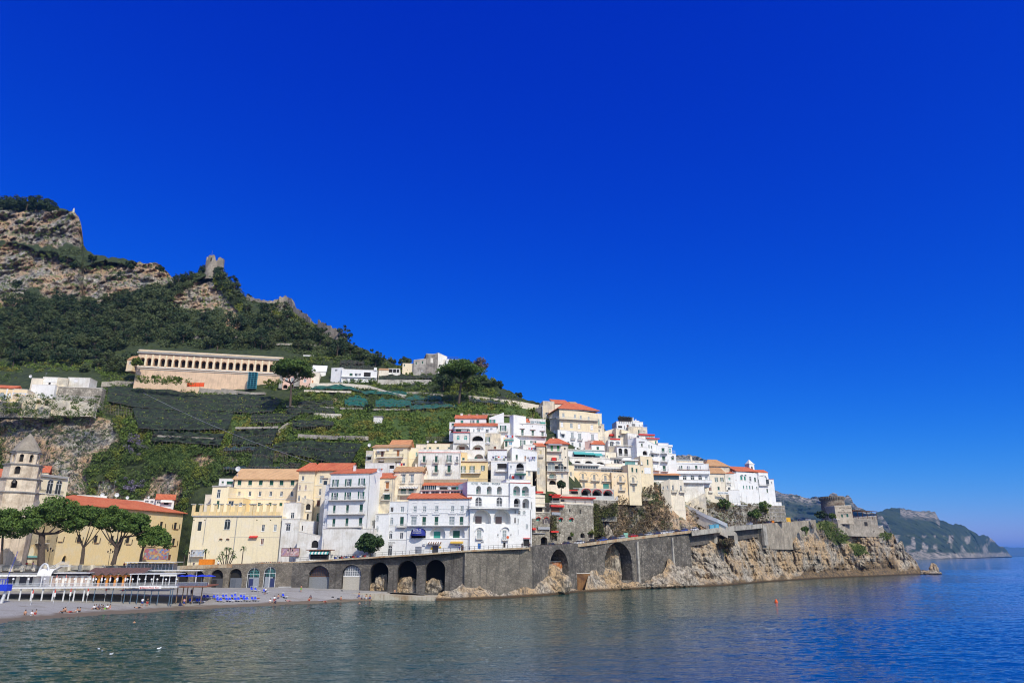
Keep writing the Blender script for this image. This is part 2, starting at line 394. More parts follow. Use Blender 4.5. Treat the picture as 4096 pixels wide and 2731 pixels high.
DRYP = [[(2180,2060),(2270,2010),(2430,2030),(2440,2000),(2480,1980),(2560,1880),(2620,1870),(2680,2000),(2690,2130),(2420,2150),(2230,2130)],
 [(600,1870),(650,1850),(660,1960),(610,1950)], [(2780,2010),(2860,2010),(2860,2080),(2780,2060)]]
GRASSP = [[(1250,1620),(1320,1600),(1700,1640),(2060,1600),(2240,1680),(1900,1780),(1450,1840),(1100,1760),(1130,1700),(1330,1700)],
 [(560,1780),(900,1810),(1300,1840),(1200,1880),(700,1870),(560,1850)],
 [(900,1650),(1010,1660),(1000,1720),(920,1720)]]
def blob(px, py, polys, soft=14, s=3):
 jx = px+soft*fbm(px/38., py/38., 0, 3, s); jy = py+soft*fbm(px/38., py/38., 9, 3, s+1)
 r = np.zeros(px.shape, bool)
 for p in polys: r |= inpoly(jx, jy, p)
 return r.astype(float)
def rock_relief(PX, PY, X, Y, Z, amp=1., s=11, vz=9.):
 e1, e2, ev = cells(X/13., Y/13., Z/12., s); crack = np.clip((e2-e1)*3, 0, 1)
 f1, f2, fv = cells(X/4.6, Y/4.6, Z/4.6, s+9); crack2 = np.clip((f2-f1)*3.4, 0, 1)
 r = 5.0*fbm(X/26., Y/26., Z/20., 3, s+2)+(-3.4*(ev-.5)-1.6*(crack-1)*1.)+2.6*(fv-.5)*-1+1.5*(1-crack2)+2.4*ridged(X/5., Y/5., Z/vz, 4, s+4)+3.2*ridged(X/17., Y/17., Z/55., 2, s+21)+.8*ridged(X/2.4, Y/2.4, Z/2.6, 2, s+7)
 return r*amp
def hill_relief(PX, PY, X, Y, Z):
 R = blob(PX, PY, ROCKP); G = blob(PX, PY, GRASSP, 22, 8); D = blob(PX, PY, DRYP, 20, 12)
 h = Z
 rr = rock_relief(PX, PY, X, Y, Z, .95)*np.where(PY > 1600, .42, 1.)
 big = np.where(PY < 1350, 1., .45)
 soft = 3.*big*fbm(X/30., Y/30., Z/24., 3, 40)+1.0*fbm(X/5., Y/5., Z/5., 3, 44)
 terr = np.clip((PX-350)/60, 0, 1)*np.clip((2300-PX)/60, 0, 1)*np.clip((PY-1330)/20, 0, 1)*np.clip((1900-PY)/20, 0, 1)
 step = ((Z/4.2) % 1.); st = (np.clip(step*2.2, 0, 1)-step)*4.2*.9      # terrace risers
 far = np.clip((PY-1150)/-150, 0, 1)
 town = 1-.75*np.clip((PX-1380)/120, 0, 1)*np.clip((PY-1640)/40, 0, 1)*np.clip((2330-PX)/40, 0, 1)
 dY = (R*rr*(1+.5*far)+(1-R)*soft+(1-R)*terr*st*.6)*town
 return dY, np.stack([R, G, D], -1)
def rock_nodes(nt, p, light=(.47, .435, .37), dark=(.11, .10, .08), warm=(.52, .33, .18), scale=1.):
 big = noise(nt, p, .05*scale, 5, .6); mid = noise(nt, p, .35*scale, 6, .7); fine = noise(nt, p, 1.6*scale, 5, .7)
 stre = noise(nt, p, .5*scale, 5, .7, stretch=(1, 1, .35), dist=1.2)
 col = mixc(nt, ramp(nt, mid, [(.37, 0.), (.56, 1.)]), dark, light)
 col = mixc(nt, ramp(nt, big, [(.44, 0.), (.58, .9)]), col, warm)
 col = mixc(nt, ramp(nt, stre, [(.42, .85), (.50, 0.)]), col, [v*.7 for v in dark])
 col = mixc(nt, ramp(nt, fine, [(.35, .5), (.6, 0.)]), col, [v*.8 for v in dark])
 return col, mid, fine, stre
def terrain_material():
 m, nt, b = newmat('hillside_ground'); b.inputs['Roughness'].default_value = .95
 p = pos(nt); at = N(nt, 'ShaderNodeAttribute', attribute_name='mask'); sep = N(nt, 'ShaderNodeSeparateColor'); L(nt, at.outputs['Color'], sep.inputs[0])
 rock, mid, fine, stre = rock_nodes(nt, p)
 g = mixc(nt, ramp(nt, mid, [(.35, 0.), (.65, 1.)]), (.016, .027, .008), (.045, .062, .014))
 gr = mixc(nt, ramp(nt, fine, [(.35, 0.), (.65, 1.)]), (.030, .06, .010), (.075, .12, .020))
 dry = mixc(nt, ramp(nt, fine, [(.35, 0.), (.65, 1.)]), (.10, .065, .035), (.20, .15, .07))
 col = mixc(nt, sep.outputs[1], g, gr)
 sn = N(nt, 'ShaderNodeSeparateXYZ'); L(nt, N(nt, 'ShaderNodeNewGeometry').outputs['Normal'], sn.inputs[0])
 up = N(nt, 'ShaderNodeMath', operation='MULTIPLY'); L(nt, ramp(nt, sn.outputs[2], [(.66, 0.), (.82, 1.)]), up.inputs[0]); L(nt, ramp(nt, mid, [(.42, 0.), (.55, 1.)]), up.inputs[1])
 rk = mixc(nt, up.outputs[0], rock, (.06, .10, .018))
 col = mixc(nt, sep.outputs[0], col, rk)
 dm = N(nt, 'ShaderNodeMath', operation='MULTIPLY'); L(nt, sep.outputs[2], dm.inputs[0]); L(nt, ramp(nt, mid, [(.5, 0.), (.62, .8)]), dm.inputs[1])
 col = mixc(nt, dm.outputs[0], col, dry)
 L(nt, col, b.inputs['Base Color'])
 a = N(nt, 'ShaderNodeMath', operation='ADD'); L(nt, mid, a.inputs[0]); L(nt, stre, a.inputs[1]); bump(nt, b, a.outputs[0], .8, .8)
 return m
M_HILL = terrain_material()
hill = mountain('hillside', np.arange(-320, 3262, 5.), BASE, RIDGE, TY, 300, hill_relief, M_HILL, back=140)
# the far coast
def far_material(name, low=.5):
 m, nt, b = newmat(name); b.inputs['Roughness'].default_value = 1.
 p = pos(nt); at = N(nt, 'ShaderNodeAttribute', attribute_name='mask'); sep = N(nt, 'ShaderNodeSeparateColor'); L(nt, at.outputs['Color'], sep.inputs[0])
 n1 = noise(nt, p, .012, 6, .7); n2 = noise(nt, p, .045, 5, .7)
 g = mixc(nt, ramp(nt, n1, [(.4, 0.), (.6, 1.)]), (.010, .024, .010), (.034, .052, .016))
 rk = mixc(nt, ramp(nt, n2, [(.4, 0.), (.6, 1.)]), (.05, .05, .035), (.36, .31, .25))
 f = N(nt, 'ShaderNodeMath', operation='MULTIPLY'); L(nt, sep.outputs[0], f.inputs[0]); L(nt, ramp(nt, n2, [(.40, .15), (.52, 1.)]), f.inputs[1])
 L(nt, mixc(nt, f.outputs[0], g, rk), b.inputs['Base Color']); bump(nt, b, n2, 1., 8.)
 return m
M_FAR = far_material('distant_slope')
R1 = [(2560,1812),(2640,1814),(2706,1818),(2770,1819),(2816,1836),(2900,1872),(3000,1915),(3095,1958),(3113,1965),(3150,1974),(3186,1977),(3214,1988),(3240,1995),(3252,1988),(3262,1981),(3278,1988),(3290,1998),(3312,1999),(3318,1975),(3335,1972),(3348,1975),(3352,1985),(3378,1995),(3384,1982),(3394,1979),(3405,1988),(3412,2010),(3430,2030),(3460,2040),(3500,2048),(3525,2060),(3560,2110),(3600,2200),(3640,2240),(3700,2250)]
def far_relief1(PX, PY, X, Y, Z):
 dY = 60*fbm(X/380., Y/380., Z/300., 4, 3)+45*ridged(X/150., Y/150., Z/150., 4, 8)
 hi = np.clip((1.-np.abs(PY-interp_arr(PX, R1))/40.), 0, 1)
 return dY, np.stack([np.clip(hi+.25*fbm(X/200., 0, Z/200., 3, 2), 0, 1), hi*0], -1)
def interp_arr(x, pts): return np.interp(x, [p[0] for p in pts], [p[1] for p in pts])
mountain('distant_mountain', np.arange(2560, 3640, 4.), [(2560,2236),(3600,2236),(3640,2242)], R1, lambda a, b: 2500+(2236-b)*4.2, 70, far_relief1, M_FAR, back=900)
R2 = [(3440,2080),(3475,2064),(3500,2050),(3510,2042),(3530,2046),(3545,2036),(3560,2031),(3590,2028),(3612,2033),(3625,2040),(3632,2037),(3740,2047),(3748,2062),(3757,2078),(3790,2090),(3812,2098),(3828,2094),(3845,2100),(3880,2120),(3915,2138),(3930,2138),(3965,2150),(3975,2163),(4000,2188),(4012,2186),(4028,2203),(4045,2222)]
def depth2(px, py):
 y0 = np.interp(px, [3440, 3660, 3800, 3900, 4045], [2300, 2650, 3100, 3800, 6200]); return y0+(2232-py)*6.5
def far_relief2(PX, PY, X, Y, Z):
 k = Y/3000.
 dY = (50*fbm(X/300., Y/300., Z/300., 4, 13)+20*ridged(X/110., Y/110., Z/110., 4, 18))*np.clip((2240-PY)/30, .15, 1)
 hi = np.clip(1.2-np.abs(PY-interp_arr(PX, R2)-14)/22., 0, 1)*(PX > 3600)*(PX < 3760)
 lowr = 1.6*np.clip((PY-2206)/14., 0, 1)
 spots = np.clip(fbm(PX/22., PY/30., 2, 3, 22)*2.2-.5, 0, 1)*((PY > 2140))
 return dY, np.stack([np.clip(hi+lowr+spots, 0, 1), hi*0], -1)
mountain('distant_headland', np.arange(3440, 4048, 2.5), [(3440,2238),(3660,2236),(3900,2229),(4045,2224)], R2, depth2, 80, far_relief2, M_FAR, back=1500)
mountain('distant_coast', np.arange(3900, 4300, 8.), [(3900,2223),(4300,2223)], [(3900,2195),(4032,2187),(4100,2190),(4200,2193),(4300,2180)], lambda a, b: 17000+(2223-b)*60, 14, lambda PX, PY, X, Y, Z: (200*fbm(X/900., 0, Z/500., 3, 1), np.stack([PX*0+.3, PX*0], -1)), M_FAR, back=3000)
# headland of bare rock under the road
WL = [(1640,2398),(1740,2402),(1900,2396),(2010,2392),(2100,2386),(2200,2380),(2240,2376),(2300,2369),(2400,2363),(2500,2358),(2600,2353),(2700,2350),(2770,2347),(2900,2342),(3046,2328),(3261,2314),(3400,2307),(3500,2304),(3600,2299),(3650,2297),(3700,2295),(3756,2294)]
def wl_Y(px):
 a, b = ray(px, interp(px, WL)); return -CAMZ/b
HTOP = [(2740,2135),(2768,2130),(2775,2150),(2850,2165),(2950,2160),(3005,2140),(3045,2170),(3060,2180),(3100,2156),(3180,2150),(3215,2135),(3240,2108),(3262,2088),(3300,2080),(3345,2094),(3420,2114),(3505,2108),(3520,2106),(3545,2128),(3575,2135),(3590,2170),(3608,2160),(3620,2205),(3645,2222),(3668,2245),(3675,2262),(3684,2278),(3700,2280),(3725,2285),(3730,2273),(3738,2270),(3746,2282),(3756,2292)]
def head_depth(PX, PY):
 wy = np.vectorize(wl_Y)(PX[0])[None]; wlp = interp_arr(PX, WL)
 t = np.clip((wlp-PY)/200., 0, 1.3)
 back = np.interp(PX, [2740, 2900, 3046, 3261, 3350, 3420, 3520, 3600, 3690, 3756], [14, 17, 13, 11, 8, 7, 6, 12, 5, 2])
 return wy+t*back+.0
def head_relief(PX, PY, X, Y, Z):
 wlp = interp_arr(PX, WL); h = np.clip((wlp-PY)/30., 0.15, 1)
 r = rock_relief(PX, PY, X, Y, Z, .5, 31, 5.5)+3.6*ridged(X/24., Y/24., Z/15., 2, 77)
 st = ridged((X*.5+Z)/4.2, (Y-X*.3)/9., Z/9., 3, 60)*.45
 small = np.clip((3700-PX)/80., .12, 1)
 dark = np.clip((PY-(wlp-np.interp(PX,[2740,3150,3300,3700],[16,24,58,50])-26*fbm(PX/40., PY/60., 0, 3, 4)))/12., 0, 1)
 green = blob(PX, PY, [[(3300,2110),(3350,2140),(3400,2165),(3350,2170),(3290,2140)], [(3250,2075),(3330,2075),(3320,2130),(3270,2120)], [(3530,2130),(3570,2132),(3560,2160),(3510,2155)], [(3390,2170),(3450,2180),(3480,2215),(3420,2225)], [(3190,2110),(3232,2110),(3225,2135),(3190,2140)], [(2880,2140),(2935,2140),(2915,2220),(2895,2215)]], 10, 5)
 return (r+st)*h*small, np.stack([1-green, green, dark], -1)
def sea_rock_material():
 m, nt, b = newmat('sea_cliff_rock'); b.inputs['Roughness'].default_value = .92
 p = pos(nt); at = N(nt, 'ShaderNodeAttribute', attribute_name='mask'); sep = N(nt, 'ShaderNodeSeparateColor'); L(nt, at.outputs['Color'], sep.inputs[0])
 rock, mid, fine, stre = rock_nodes(nt, p, (.54, .465, .36), (.13, .11, .085), (.52, .35, .18), 1.6)
 gr = mixc(nt, ramp(nt, fine, [(.35, 0.), (.65, 1.)]), (.05, .09, .015), (.14, .17, .03))
 wet = mixc(nt, ramp(nt, mid, [(.4, 0.), (.6, 1.)]), (.055, .042, .028), (.20, .13, .06))
 gm = N(nt, 'ShaderNodeMath', operation='MULTIPLY'); L(nt, sep.outputs[1], gm.inputs[0]); L(nt, ramp(nt, fine, [(.38, 0.), (.5, 1.)]), gm.inputs[1])
 col = mixc(nt, gm.outputs[0], rock, gr); col = mixc(nt, sep.outputs[2], col, wet)
 sx = N(nt, 'ShaderNodeSeparateXYZ'); L(nt, p, sx.inputs[0])
 al = N(nt, 'ShaderNodeMapRange'); al.inputs[1].default_value = .9; al.inputs[2].default_value = .35; L(nt, sx.outputs[2], al.inputs[0])
 col = mixc(nt, al.outputs[0], col, (.06, .035, .012))
 L(nt, col, b.inputs['Base Color'])
 a = N(nt, 'ShaderNodeMath', operation='ADD'); L(nt, mid, a.inputs[0]); L(nt, stre, a.inputs[1]); bump(nt, b, a.outputs[0], .9, .6)
 return m
M_SEAROCK = sea_rock_material()
WLB = [(x, y+7) for x, y in WL]
mountain('headland', np.arange(2740, 3757, 2.6), WLB, HTOP, head_depth, 150, head_relief, M_SEAROCK, back=60)
# rocks piled along the foot of the sea wall (between beach and headland), in outline as the photo shows
SHT = [(1745,2384),(1755,2368),(1790,2362),(1830,2350),(1850,2332),(1862,2346),(1885,2352),(1920,2345),(1960,2362),(1990,2378),(2030,2368),(2080,2352),(2110,2345),(2140,2335),(2165,2322),(2200,2300),(2225,2292),(2240,2305),(2255,2350),(2300,2358),(2340,2355),(2352,2300),(2362,2278),(2385,2275),(2398,2300),(2420,2312),(2470,2325),(2500,2332),(2560,2338),(2600,2326),(2610,2305),(2650,2292),(2665,2262),(2672,2234),(2690,2240),(2705,2262),(2730,2262),(2765,2270),(2800,2320)]
def shore_depth(PX, PY):
 wy = np.vectorize(wl_Y)(PX[0])[None]; wlp = interp_arr(PX, WL); return wy+np.clip((wlp-PY)/60., 0, 1.6)*4.
def shore_relief(PX, PY, X, Y, Z):
 wlp = interp_arr(PX, WL); h = np.clip((wlp-PY)/18., .2, 1)
 e1, e2, ev = cells(X/2.6, Y/2.6, Z/2., 71)
 r = 1.8*(e1-.4)+.7*(ev-.5)+.8*fbm(X/5., Y/5., Z/5., 3, 73)
 dark = np.clip((PY-(wlp-12))/6., 0, 1)*.6
 return r*h, np.stack([PX*0+1, PX*0, dark], -1)
mountain('shore_rocks', np.arange(1745, 2801, 3.), WLB, SHT, shore_depth, 44, shore_relief, M_SEAROCK, back=7)
# sea
def water_material():
 m, nt, b = newmat('sea_water')
 b.inputs['Base Color'].default_value = (.0, .028, .10, 1); b.inputs['Roughness'].default_value = .05; b.inputs['IOR'].default_value = 1.333; b.inputs['Specular IOR Level'].default_value = .22
 p = pos(nt)
 sx = N(nt, 'ShaderNodeSeparateXYZ'); L(nt, p, sx.inputs[0])
 a = N(nt, 'ShaderNodeMath', operation='MULTIPLY_ADD'); L(nt, sx.outputs[0], a.inputs[0]); a.inputs[1].default_value = -.35; L(nt, sx.outputs[1], a.inputs[2])
 mr = N(nt, 'ShaderNodeMapRange'); mr.interpolation_type = 'SMOOTHSTEP'; mr.inputs[1].default_value = -30; mr.inputs[2].default_value = 110;
 xx = N(nt, 'ShaderNodeMath', operation='MULTIPLY_ADD'); L(nt, sx.outputs[0], xx.inputs[0]); xx.inputs[1].default_value = -1.6; L(nt, sx.outputs[1], xx.inputs[2]); L(nt, xx.outputs[0], mr.inputs[0])
 L(nt, mixc(nt, mr.outputs[0], (.0, .050, .22), (.004, .050, .046)), b.inputs['Base Color'])
 n1 = noise(nt, p, 1.1, 4, .6, stretch=(.55, 1., 1.)); n2 = noise(nt, p, .22, 3, .55, stretch=(.5, 1., 1.)); n3 = noise(nt, p, .02, 3, .5, stretch=(.5, 1, 1))
 s1 = N(nt, 'ShaderNodeMath', operation='MULTIPLY_ADD'); L(nt, n2, s1.inputs[0]); s1.inputs[1].default_value = 2.2; L(nt, n1, s1.inputs[2])
 k = N(nt, 'ShaderNodeMath', operation='MULTIPLY'); L(nt, s1.outputs[0], k.inputs[0]); L(nt, ramp(nt, n3, [(.35, .55), (.65, 1.)]), k.inputs[1])
 bump(nt, b, k.outputs[0], 1., .22)
 return m
M_SEA = water_material()
SA = np.linspace(-.86,.86,900); SY = np.concatenate([np.arange(48,140,.27),np.arange(140,320,.6),np.arange(320,640,1.1)]); AA, YY = np.meshgrid(SA,SY); XX = AA*YY
ws = .55+.45*np.clip(fbm(XX/60.,YY/90.,0,3,90)+.6,0,1.4)
ZZ = (.05*vn(XX/4.6,YY/3.4,0,81)+.04*vn(XX/1.6+.3*YY/9,YY/.8,3,82)+.035*vn(XX/.75,YY/.42,5,84))*ws*1.15*np.clip((640-YY)/40,0,1)-.3*np.clip((YY-600)/38,0,1)
tag(grid_mesh('sea',np.stack([XX,YY,ZZ],-1).reshape(-1,3),900,len(SY),M_SEA),kind='structure')
v = [(-9000,-2500,-.3),(30000,-2500,-.3),(30000,45000,-.3),(-9000,45000,-.3)]
tag(MB().add(v, [(0,1,2,3)]).build('sea', M_SEA), kind='structure')
# beach: swash line to the foot of the arcade wall
BWL = [(-330,2522),(-150,2506),(0,2490),(350,2462),(700,2440),(1000,2424),(1300,2410),(1450,2402),(1570,2393),(1700,2392)]
BZ = lambda px: float(np.interp(px, [-330, 0, 700, 1200, 1500, 1700], [3.0, 3.0, 3.0, 3.0, 2.0, 1.3]))   # height at the wall
WALLY = [(-330,176),(0,180),(250,186),(400,190),(700,205),(1700,204),(1860,206),(2100,216),(2300,246),(2770,290),(2900,308),(3046,341),(3261,396)]
WALLTOP = [(-330,2262),(0,2262),(250,2258),(400,2262),(700,2262),(1160,2246),(1700,2212),(1860,2200),(2000,2193),(2100,2189),(2197,2192-7),(2325,2173),(2538,2146),(2767,2120),(2900,2105),(3046,2092),(3261,2077)]
def beach_Y0(px):
 a, b = ray(px, interp(px, BWL)); return -CAMZ/b
def beach_Zf(px, Y):
 y0 = beach_Y0(px); y1 = interp(px, WALLY); t = (Y-y0)/(y1-y0)
 prof = np.interp(t, [-1, 0, .12, .3, .62, 1, 1.5], [-4, 0, .22, .5, .86, 1, 1.]); return prof*BZ(px)
def on_beach(px, py):
 lo, hi = beach_Y0(px)-3, interp(px, WALLY)+2; a, b = ray(px, py)
 for _ in range(40):
  m_ = (lo+hi)/2
  if CAMZ+b*m_ < beach_Zf(px, m_) or CAMZ+b*m_ > 50: hi = m_
  else: lo = m_
 Y = (lo+hi)/2; return Vector((a*Y, Y, beach_Zf(px, Y)))
cols = np.arange(-330, 1702, 10.); rws = 60; V = []
for j in range(rws):
 for px in cols:
  y0 = beach_Y0(px)-4; y1 = interp(px, WALLY)+3; Y = y0+(y1-y0)*j/(rws-1)
  a = (px-CX)/(FPX*cp+1060*sp*0+0+300)   # lateral fan that follows the shore
  X = ray(px, np.interp(j/(rws-1), [0, 1], [interp(px, BWL), 2360]))[0]*Y
  z = beach_Zf(px, Y)+.10*float(vn(X/5., Y/2., 0, 3))+.05*float(vn(X/1.7, Y/1.3, 0, 4)); V.append((X, Y, z-.0))
def beach_material():
 m, nt, b = newmat('beach_pebbles'); b.inputs['Roughness'].default_value = .95
 p = pos(nt); f = noise(nt, p, 5., 4, .8); g = noise(nt, p, .4, 4, .6, stretch=(.4, 1, 1));
 c = mixc(nt, ramp(nt, f, [(.35, 0.), (.65, 1.)]), (.21, .195, .175), (.38, .36, .33))
 c = mixc(nt, ramp(nt, g, [(.5, 0.), (.68, .6)]), c, (.17, .145, .11))
 sx = N(nt, 'ShaderNodeSeparateXYZ'); L(nt, p, sx.inputs[0]); ad = N(nt, 'ShaderNodeMath', operation='MULTIPLY_ADD'); L(nt, g, ad.inputs[0]); ad.inputs[1].default_value = .9; L(nt, sx.outputs[2], ad.inputs[2])
 wt = N(nt, 'ShaderNodeMapRange'); wt.inputs[1].default_value = 1.12; wt.inputs[2].default_value = .85; L(nt, ad.outputs[0], wt.inputs[0])
 L(nt, mixc(nt, wt.outputs[0], c, (.14, .105, .07)), b.inputs['Base Color']); bump(nt, b, f, .6, .08); return m
tag(grid_mesh('beach', np.array(V), len(cols), rws, beach_material()), kind='structure')
# coast road on top of the walls
def wall_pt(px, dy=0, dY=0):
 Y = interp(px, WALLY); p = P(px, interp(px, WALLTOP)+dy, Y); return p
def road_back(px): return float(np.interp(px, [-330, 0, 700, 760, 1900, 2100, 2300, 3261], [30, 30, 62, 34, 34, 24, 20, 16]))
road_px = np.arange(-330, 3262, 20.); V = []
for j in range(3):
 for px in road_px:
  q = wall_pt(px); q.z -= .25 if px > 1160 else .8
  f = (0.2, 4, road_back(px))[j]
  dx = q.x/q.y; V.append((q.x+dx*f, q.y+f, q.z-.03*j*0))
m, nt, b = newmat('asphalt'); setc(b, (.07, .068, .065), .9); M_ASPH = m
L(nt, mixc(nt, ramp(nt, noise(nt, pos(nt), .6, 5), [(.4, 0.), (.6, 1.)]), (.06, .058, .055), (.16, .15, .14)), b.inputs['Base Color'])
tag(grid_mesh('coast_road', np.array(V), len(road_px), 3, M_ASPH, smooth=False), kind='structure')
# buildings
def arc(u0, u1, z0, z1, rise=None, n=9):
 r = (u1-u0)/2; rise = min(rise if rise is not None else r, (z1-z0)*.95); c = (u0+u1)/2; zs = z1-rise
 pts = [(u0, z0), (u1, z0)]
 for k in range(n+1):
  t = math.pi*k/n; pts.append((c+r*math.cos(t), zs+rise*math.sin(t)))
 return pts
class House:
 def __init__(s, name, label, Z, x0, x1, yt, yb, Y, yaw, dep, mat, cat='house', roof='flat', items=(), yt1=None, sink=3., group=None, Y1=None, roofmat=None, ridge=None, over=.5, thick=None, holes_back=None, roofcap=True, batter=0):
  s.Z = Z; s.mat = mat; s.name = name
  (px0, py), (px1, _) = Z(x0, (yt+yb)/2), Z(x1, (yt+yb)/2); s.px0, s.px1 = px0, px1
  a0, _ = ray(px0, py); a1, _ = ray(px1, py); A = Vector((a0*Y, Y, 0))
  if Y1 is not None: yaw = math.degrees(math.atan2(Y1-Y, a1*Y1-a0*Y))
  s.c, s.s = math.cos(math.radians(yaw)), math.sin(math.radians(yaw)); s.A = A
  s.W = (a1*A.y-A.x)/(s.c-a1*s.s)
  tx, ty = Z(x0, yt); bx, by = Z(x0, yb)
  s.z1 = P(tx, ty, A.y).z; s.zb = P(bx, by, A.y).z; s.z0 = s.zb-sink
  s.root = empty(name, (A.x, A.y, s.z0), math.radians(yaw), label, cat, group)
  s.H = s.z1-s.z0; s.dep = dep; s.holes = []; s.late = []; s.Hr = s.H
  if yt1 is not None: s.Hr = s.uz(*Z(x1, yt1))[1]
  if s.H-sink > 7 and s.W > 7 and cat in ('house','hotel','palace') and 'white_hotel_corner' != name:
   s.out('drainpipe', MB().tube((s.W-.35,-.1,sink*.8),(s.W-.35,-.1,s.H-.1),.07,n=5), M_GTRIM)
   if cat == 'house' and s.W > 8:
    uc = s.W*random.uniform(.25,.75); s.out('chimney', MB().box(uc,uc+.7,dep*.45,dep*.45+.7,s.H-.2,s.H+(1.5 if roof == 'flat' else 3.)).box(uc-.08,uc+.78,dep*.45-.08,dep*.45+.78,s.H+(1.51 if roof == 'flat' else 3.01),s.H+(1.65 if roof == 'flat' else 3.15)), mat)
   if roof == 'flat': s.out('aerial', MB().tube((s.W*.7,dep*.5,s.H),(s.W*.7,dep*.5,s.H+2.6),.04).box(s.W*.7-.5,s.W*.7+.5,dep*.5-.02,dep*.5+.02,s.H+2.3,s.H+2.35), M_GREYM)
  for it in items: s.item(it)
  s.shell(roof, roofmat, ridge, over)
 def uz(s, px, py):
  a, b = ray(px, py); u = (a*s.A.y-s.A.x)/(s.c-a*s.s); Yd = s.A.y+u*s.s
  return u, CAMZ+b*Yd-s.z0
 def q(s, X, Yp): return s.uz(*s.Z(X, Yp))
 def out(s, name, mb, m=None, parent=None, lab=None, **k):
  o = mb.build(name, m, parent or s.root, **k)
  if lab: o['label'] = lab
  return o
 # front wall with true openings, then sides, back and top
 def wall(s, polys, W, H, Hr, dep):
  mb = MB().mat(s.mat)
  outer = [(0, 0), (W, 0), (W, Hr), (0, H)]
  ok = []
  for pl, rv in polys:
   us = [p[0] for p in pl]; zs = [p[1] for p in pl]
   if min(us) < .04 or max(us) > W-.04 or min(zs) < .02 or max(zs) > H+(Hr-H)*(min(us)+max(us))/2/W-.04: continue
   if any(not (max(us) < a-.02 or min(us) > b+.02 or max(zs) < c-.02 or min(zs) > d+.02) for a, b, c, d in [(min(q[0] for q in o[0]), max(q[0] for q in o[0]), min(q[1] for q in o[0]), max(q[1] for q in o[0])) for o in ok]): continue
   ok.append((pl, rv))
  loops = [[Vector((u, z, 0)) for u, z in outer]]+[[Vector((u, z, 0)) for u, z in pl] for pl, _ in ok]
  flat = [p for l in loops for p in l]
  mb.add([(p.x, 0, p.y) for p in flat], tessellate_polygon(loops))
  for pl, rv in ok:
   n = len(pl); mb.add([(u, 0, z) for u, z in pl]+[(u, rv, z) for u, z in pl], [(k, (k+1) % n, n+(k+1) % n, n+k) for k in range(n)])
   mb.add([(u, rv+.003, z) for u, z in pl], [tuple(range(n))])
  mb.add([(0,0,0),(0,dep,0),(0,dep,H),(0,0,H)], [(0,1,2,3)])
  mb.add([(W,0,0),(W,dep,0),(W,dep,Hr),(W,0,Hr)], [(0,3,2,1)])
  mb.add([(0,dep,0),(W,dep,0),(W,dep,Hr),(0,dep,H)], [(0,1,2,3)])
  mb.add([(0,.004,H-.004),(W,.004,Hr-.004),(W,dep,Hr-.004),(0,dep,H-.004)], [(0,1,2,3)])
  return mb
 def shell(s, roof, rm, ridge, over):
  W, H, Hr, dep = s.W, s.H, s.Hr, s.dep
  mb = s.wall(s.holes, W, H, Hr, dep)
  if roof in ('gable', 'hip', 'shed'):
   px, py = s.Z((0), ridge); dd = dep if roof == 'shed' else dep/2
   _, b = ray((s.px0+s.px1)/2, py); zr = CAMZ+b*(s.A.y+s.s*W/2+dd)-s.z0; zr = max(zr, H+.6); s.zr = zr
   if roof == 'gable':
    mb.add([(0,0,H),(0,dep,H),(0,dep/2,zr-.05)], [(0,1,2)]); mb.add([(W,0,H),(W,dep,H),(W,dep/2,zr-.05)], [(0,2,1)])
   if roof == 'shed': mb.add([(0,0,H),(0,dep,H),(0,dep,zr-.05)], [(0,1,2)]); mb.add([(W,0,H),(W,dep,H),(W,dep,zr-.05)], [(0,2,1)])
   o = over; t = .22; sl = (zr-H)/dd; e = H-sl*o+.06; r = MB()
   hip = min(dep/2, W*.3) if roof == 'hip' else -o
   Rl, Rr = (hip, W-hip)
   if roof == 'shed':
    r.add([(-o,-o,e),(W+o,-o,e),(W+o,dep,zr+.06),(-o,dep,zr+.06),(-o,-o,e+t),(W+o,-o,e+t),(W+o,dep,zr+t),(-o,dep,zr+t)], [(0,3,2,1),(4,5,6,7),(0,1,5,4),(1,2,6,5),(2,3,7,6),(3,0,4,7)])
   else:
    vs = [(-o,-o,e),(W+o,-o,e),(W+o,dep+o,e),(-o,dep+o,e),(Rl,dep/2,zr+.06),(Rr,dep/2,zr+.06)]
    vs += [(x, y, z+t) for x, y, z in vs]
    r.add(vs, [(6,7,11,10),(7,8,11),(8,9,10,11),(9,6,10),(0,4,5,1),(1,5,2),(2,5,4,3),(3,4,0),(0,1,7,6),(1,2,8,7),(2,3,9,8),(3,0,6,9)])
   s.roof = s.out('roof', r, rm or T_RED)
  elif roof == 'flat':
   r = MB(); th = .16; a = .07
   for (xa, xb, ya, yb_) in ((-a, W+a, -a, .28), (-a, .28, .281, dep+a), (W-.28, W+a, .281, dep+a)):
    za = H+(Hr-H)*max(0, xa)/W; zb = H+(Hr-H)*min(W, xb)/W
    r.add([(xa,ya,za),(xb,ya,zb),(xb,yb_,zb),(xa,yb_,za),(xa,ya,za+th),(xb,ya,zb+th),(xb,yb_,zb+th),(xa,yb_,za+th)], [(0,3,2,1),(4,5,6,7),(0,1,5,4),(1,2,6,5),(2,3,7,6),(3,0,4,7)])
   s.out('parapet_coping', r, rm or M_TRIM)
  s.out('wall', mb)
 # facade pieces
 def item(s, it):
  k = it[0]; f = getattr(s, 'i_'+k, None)
  if f: f(*it[1:])
  else: s.openings(*it)
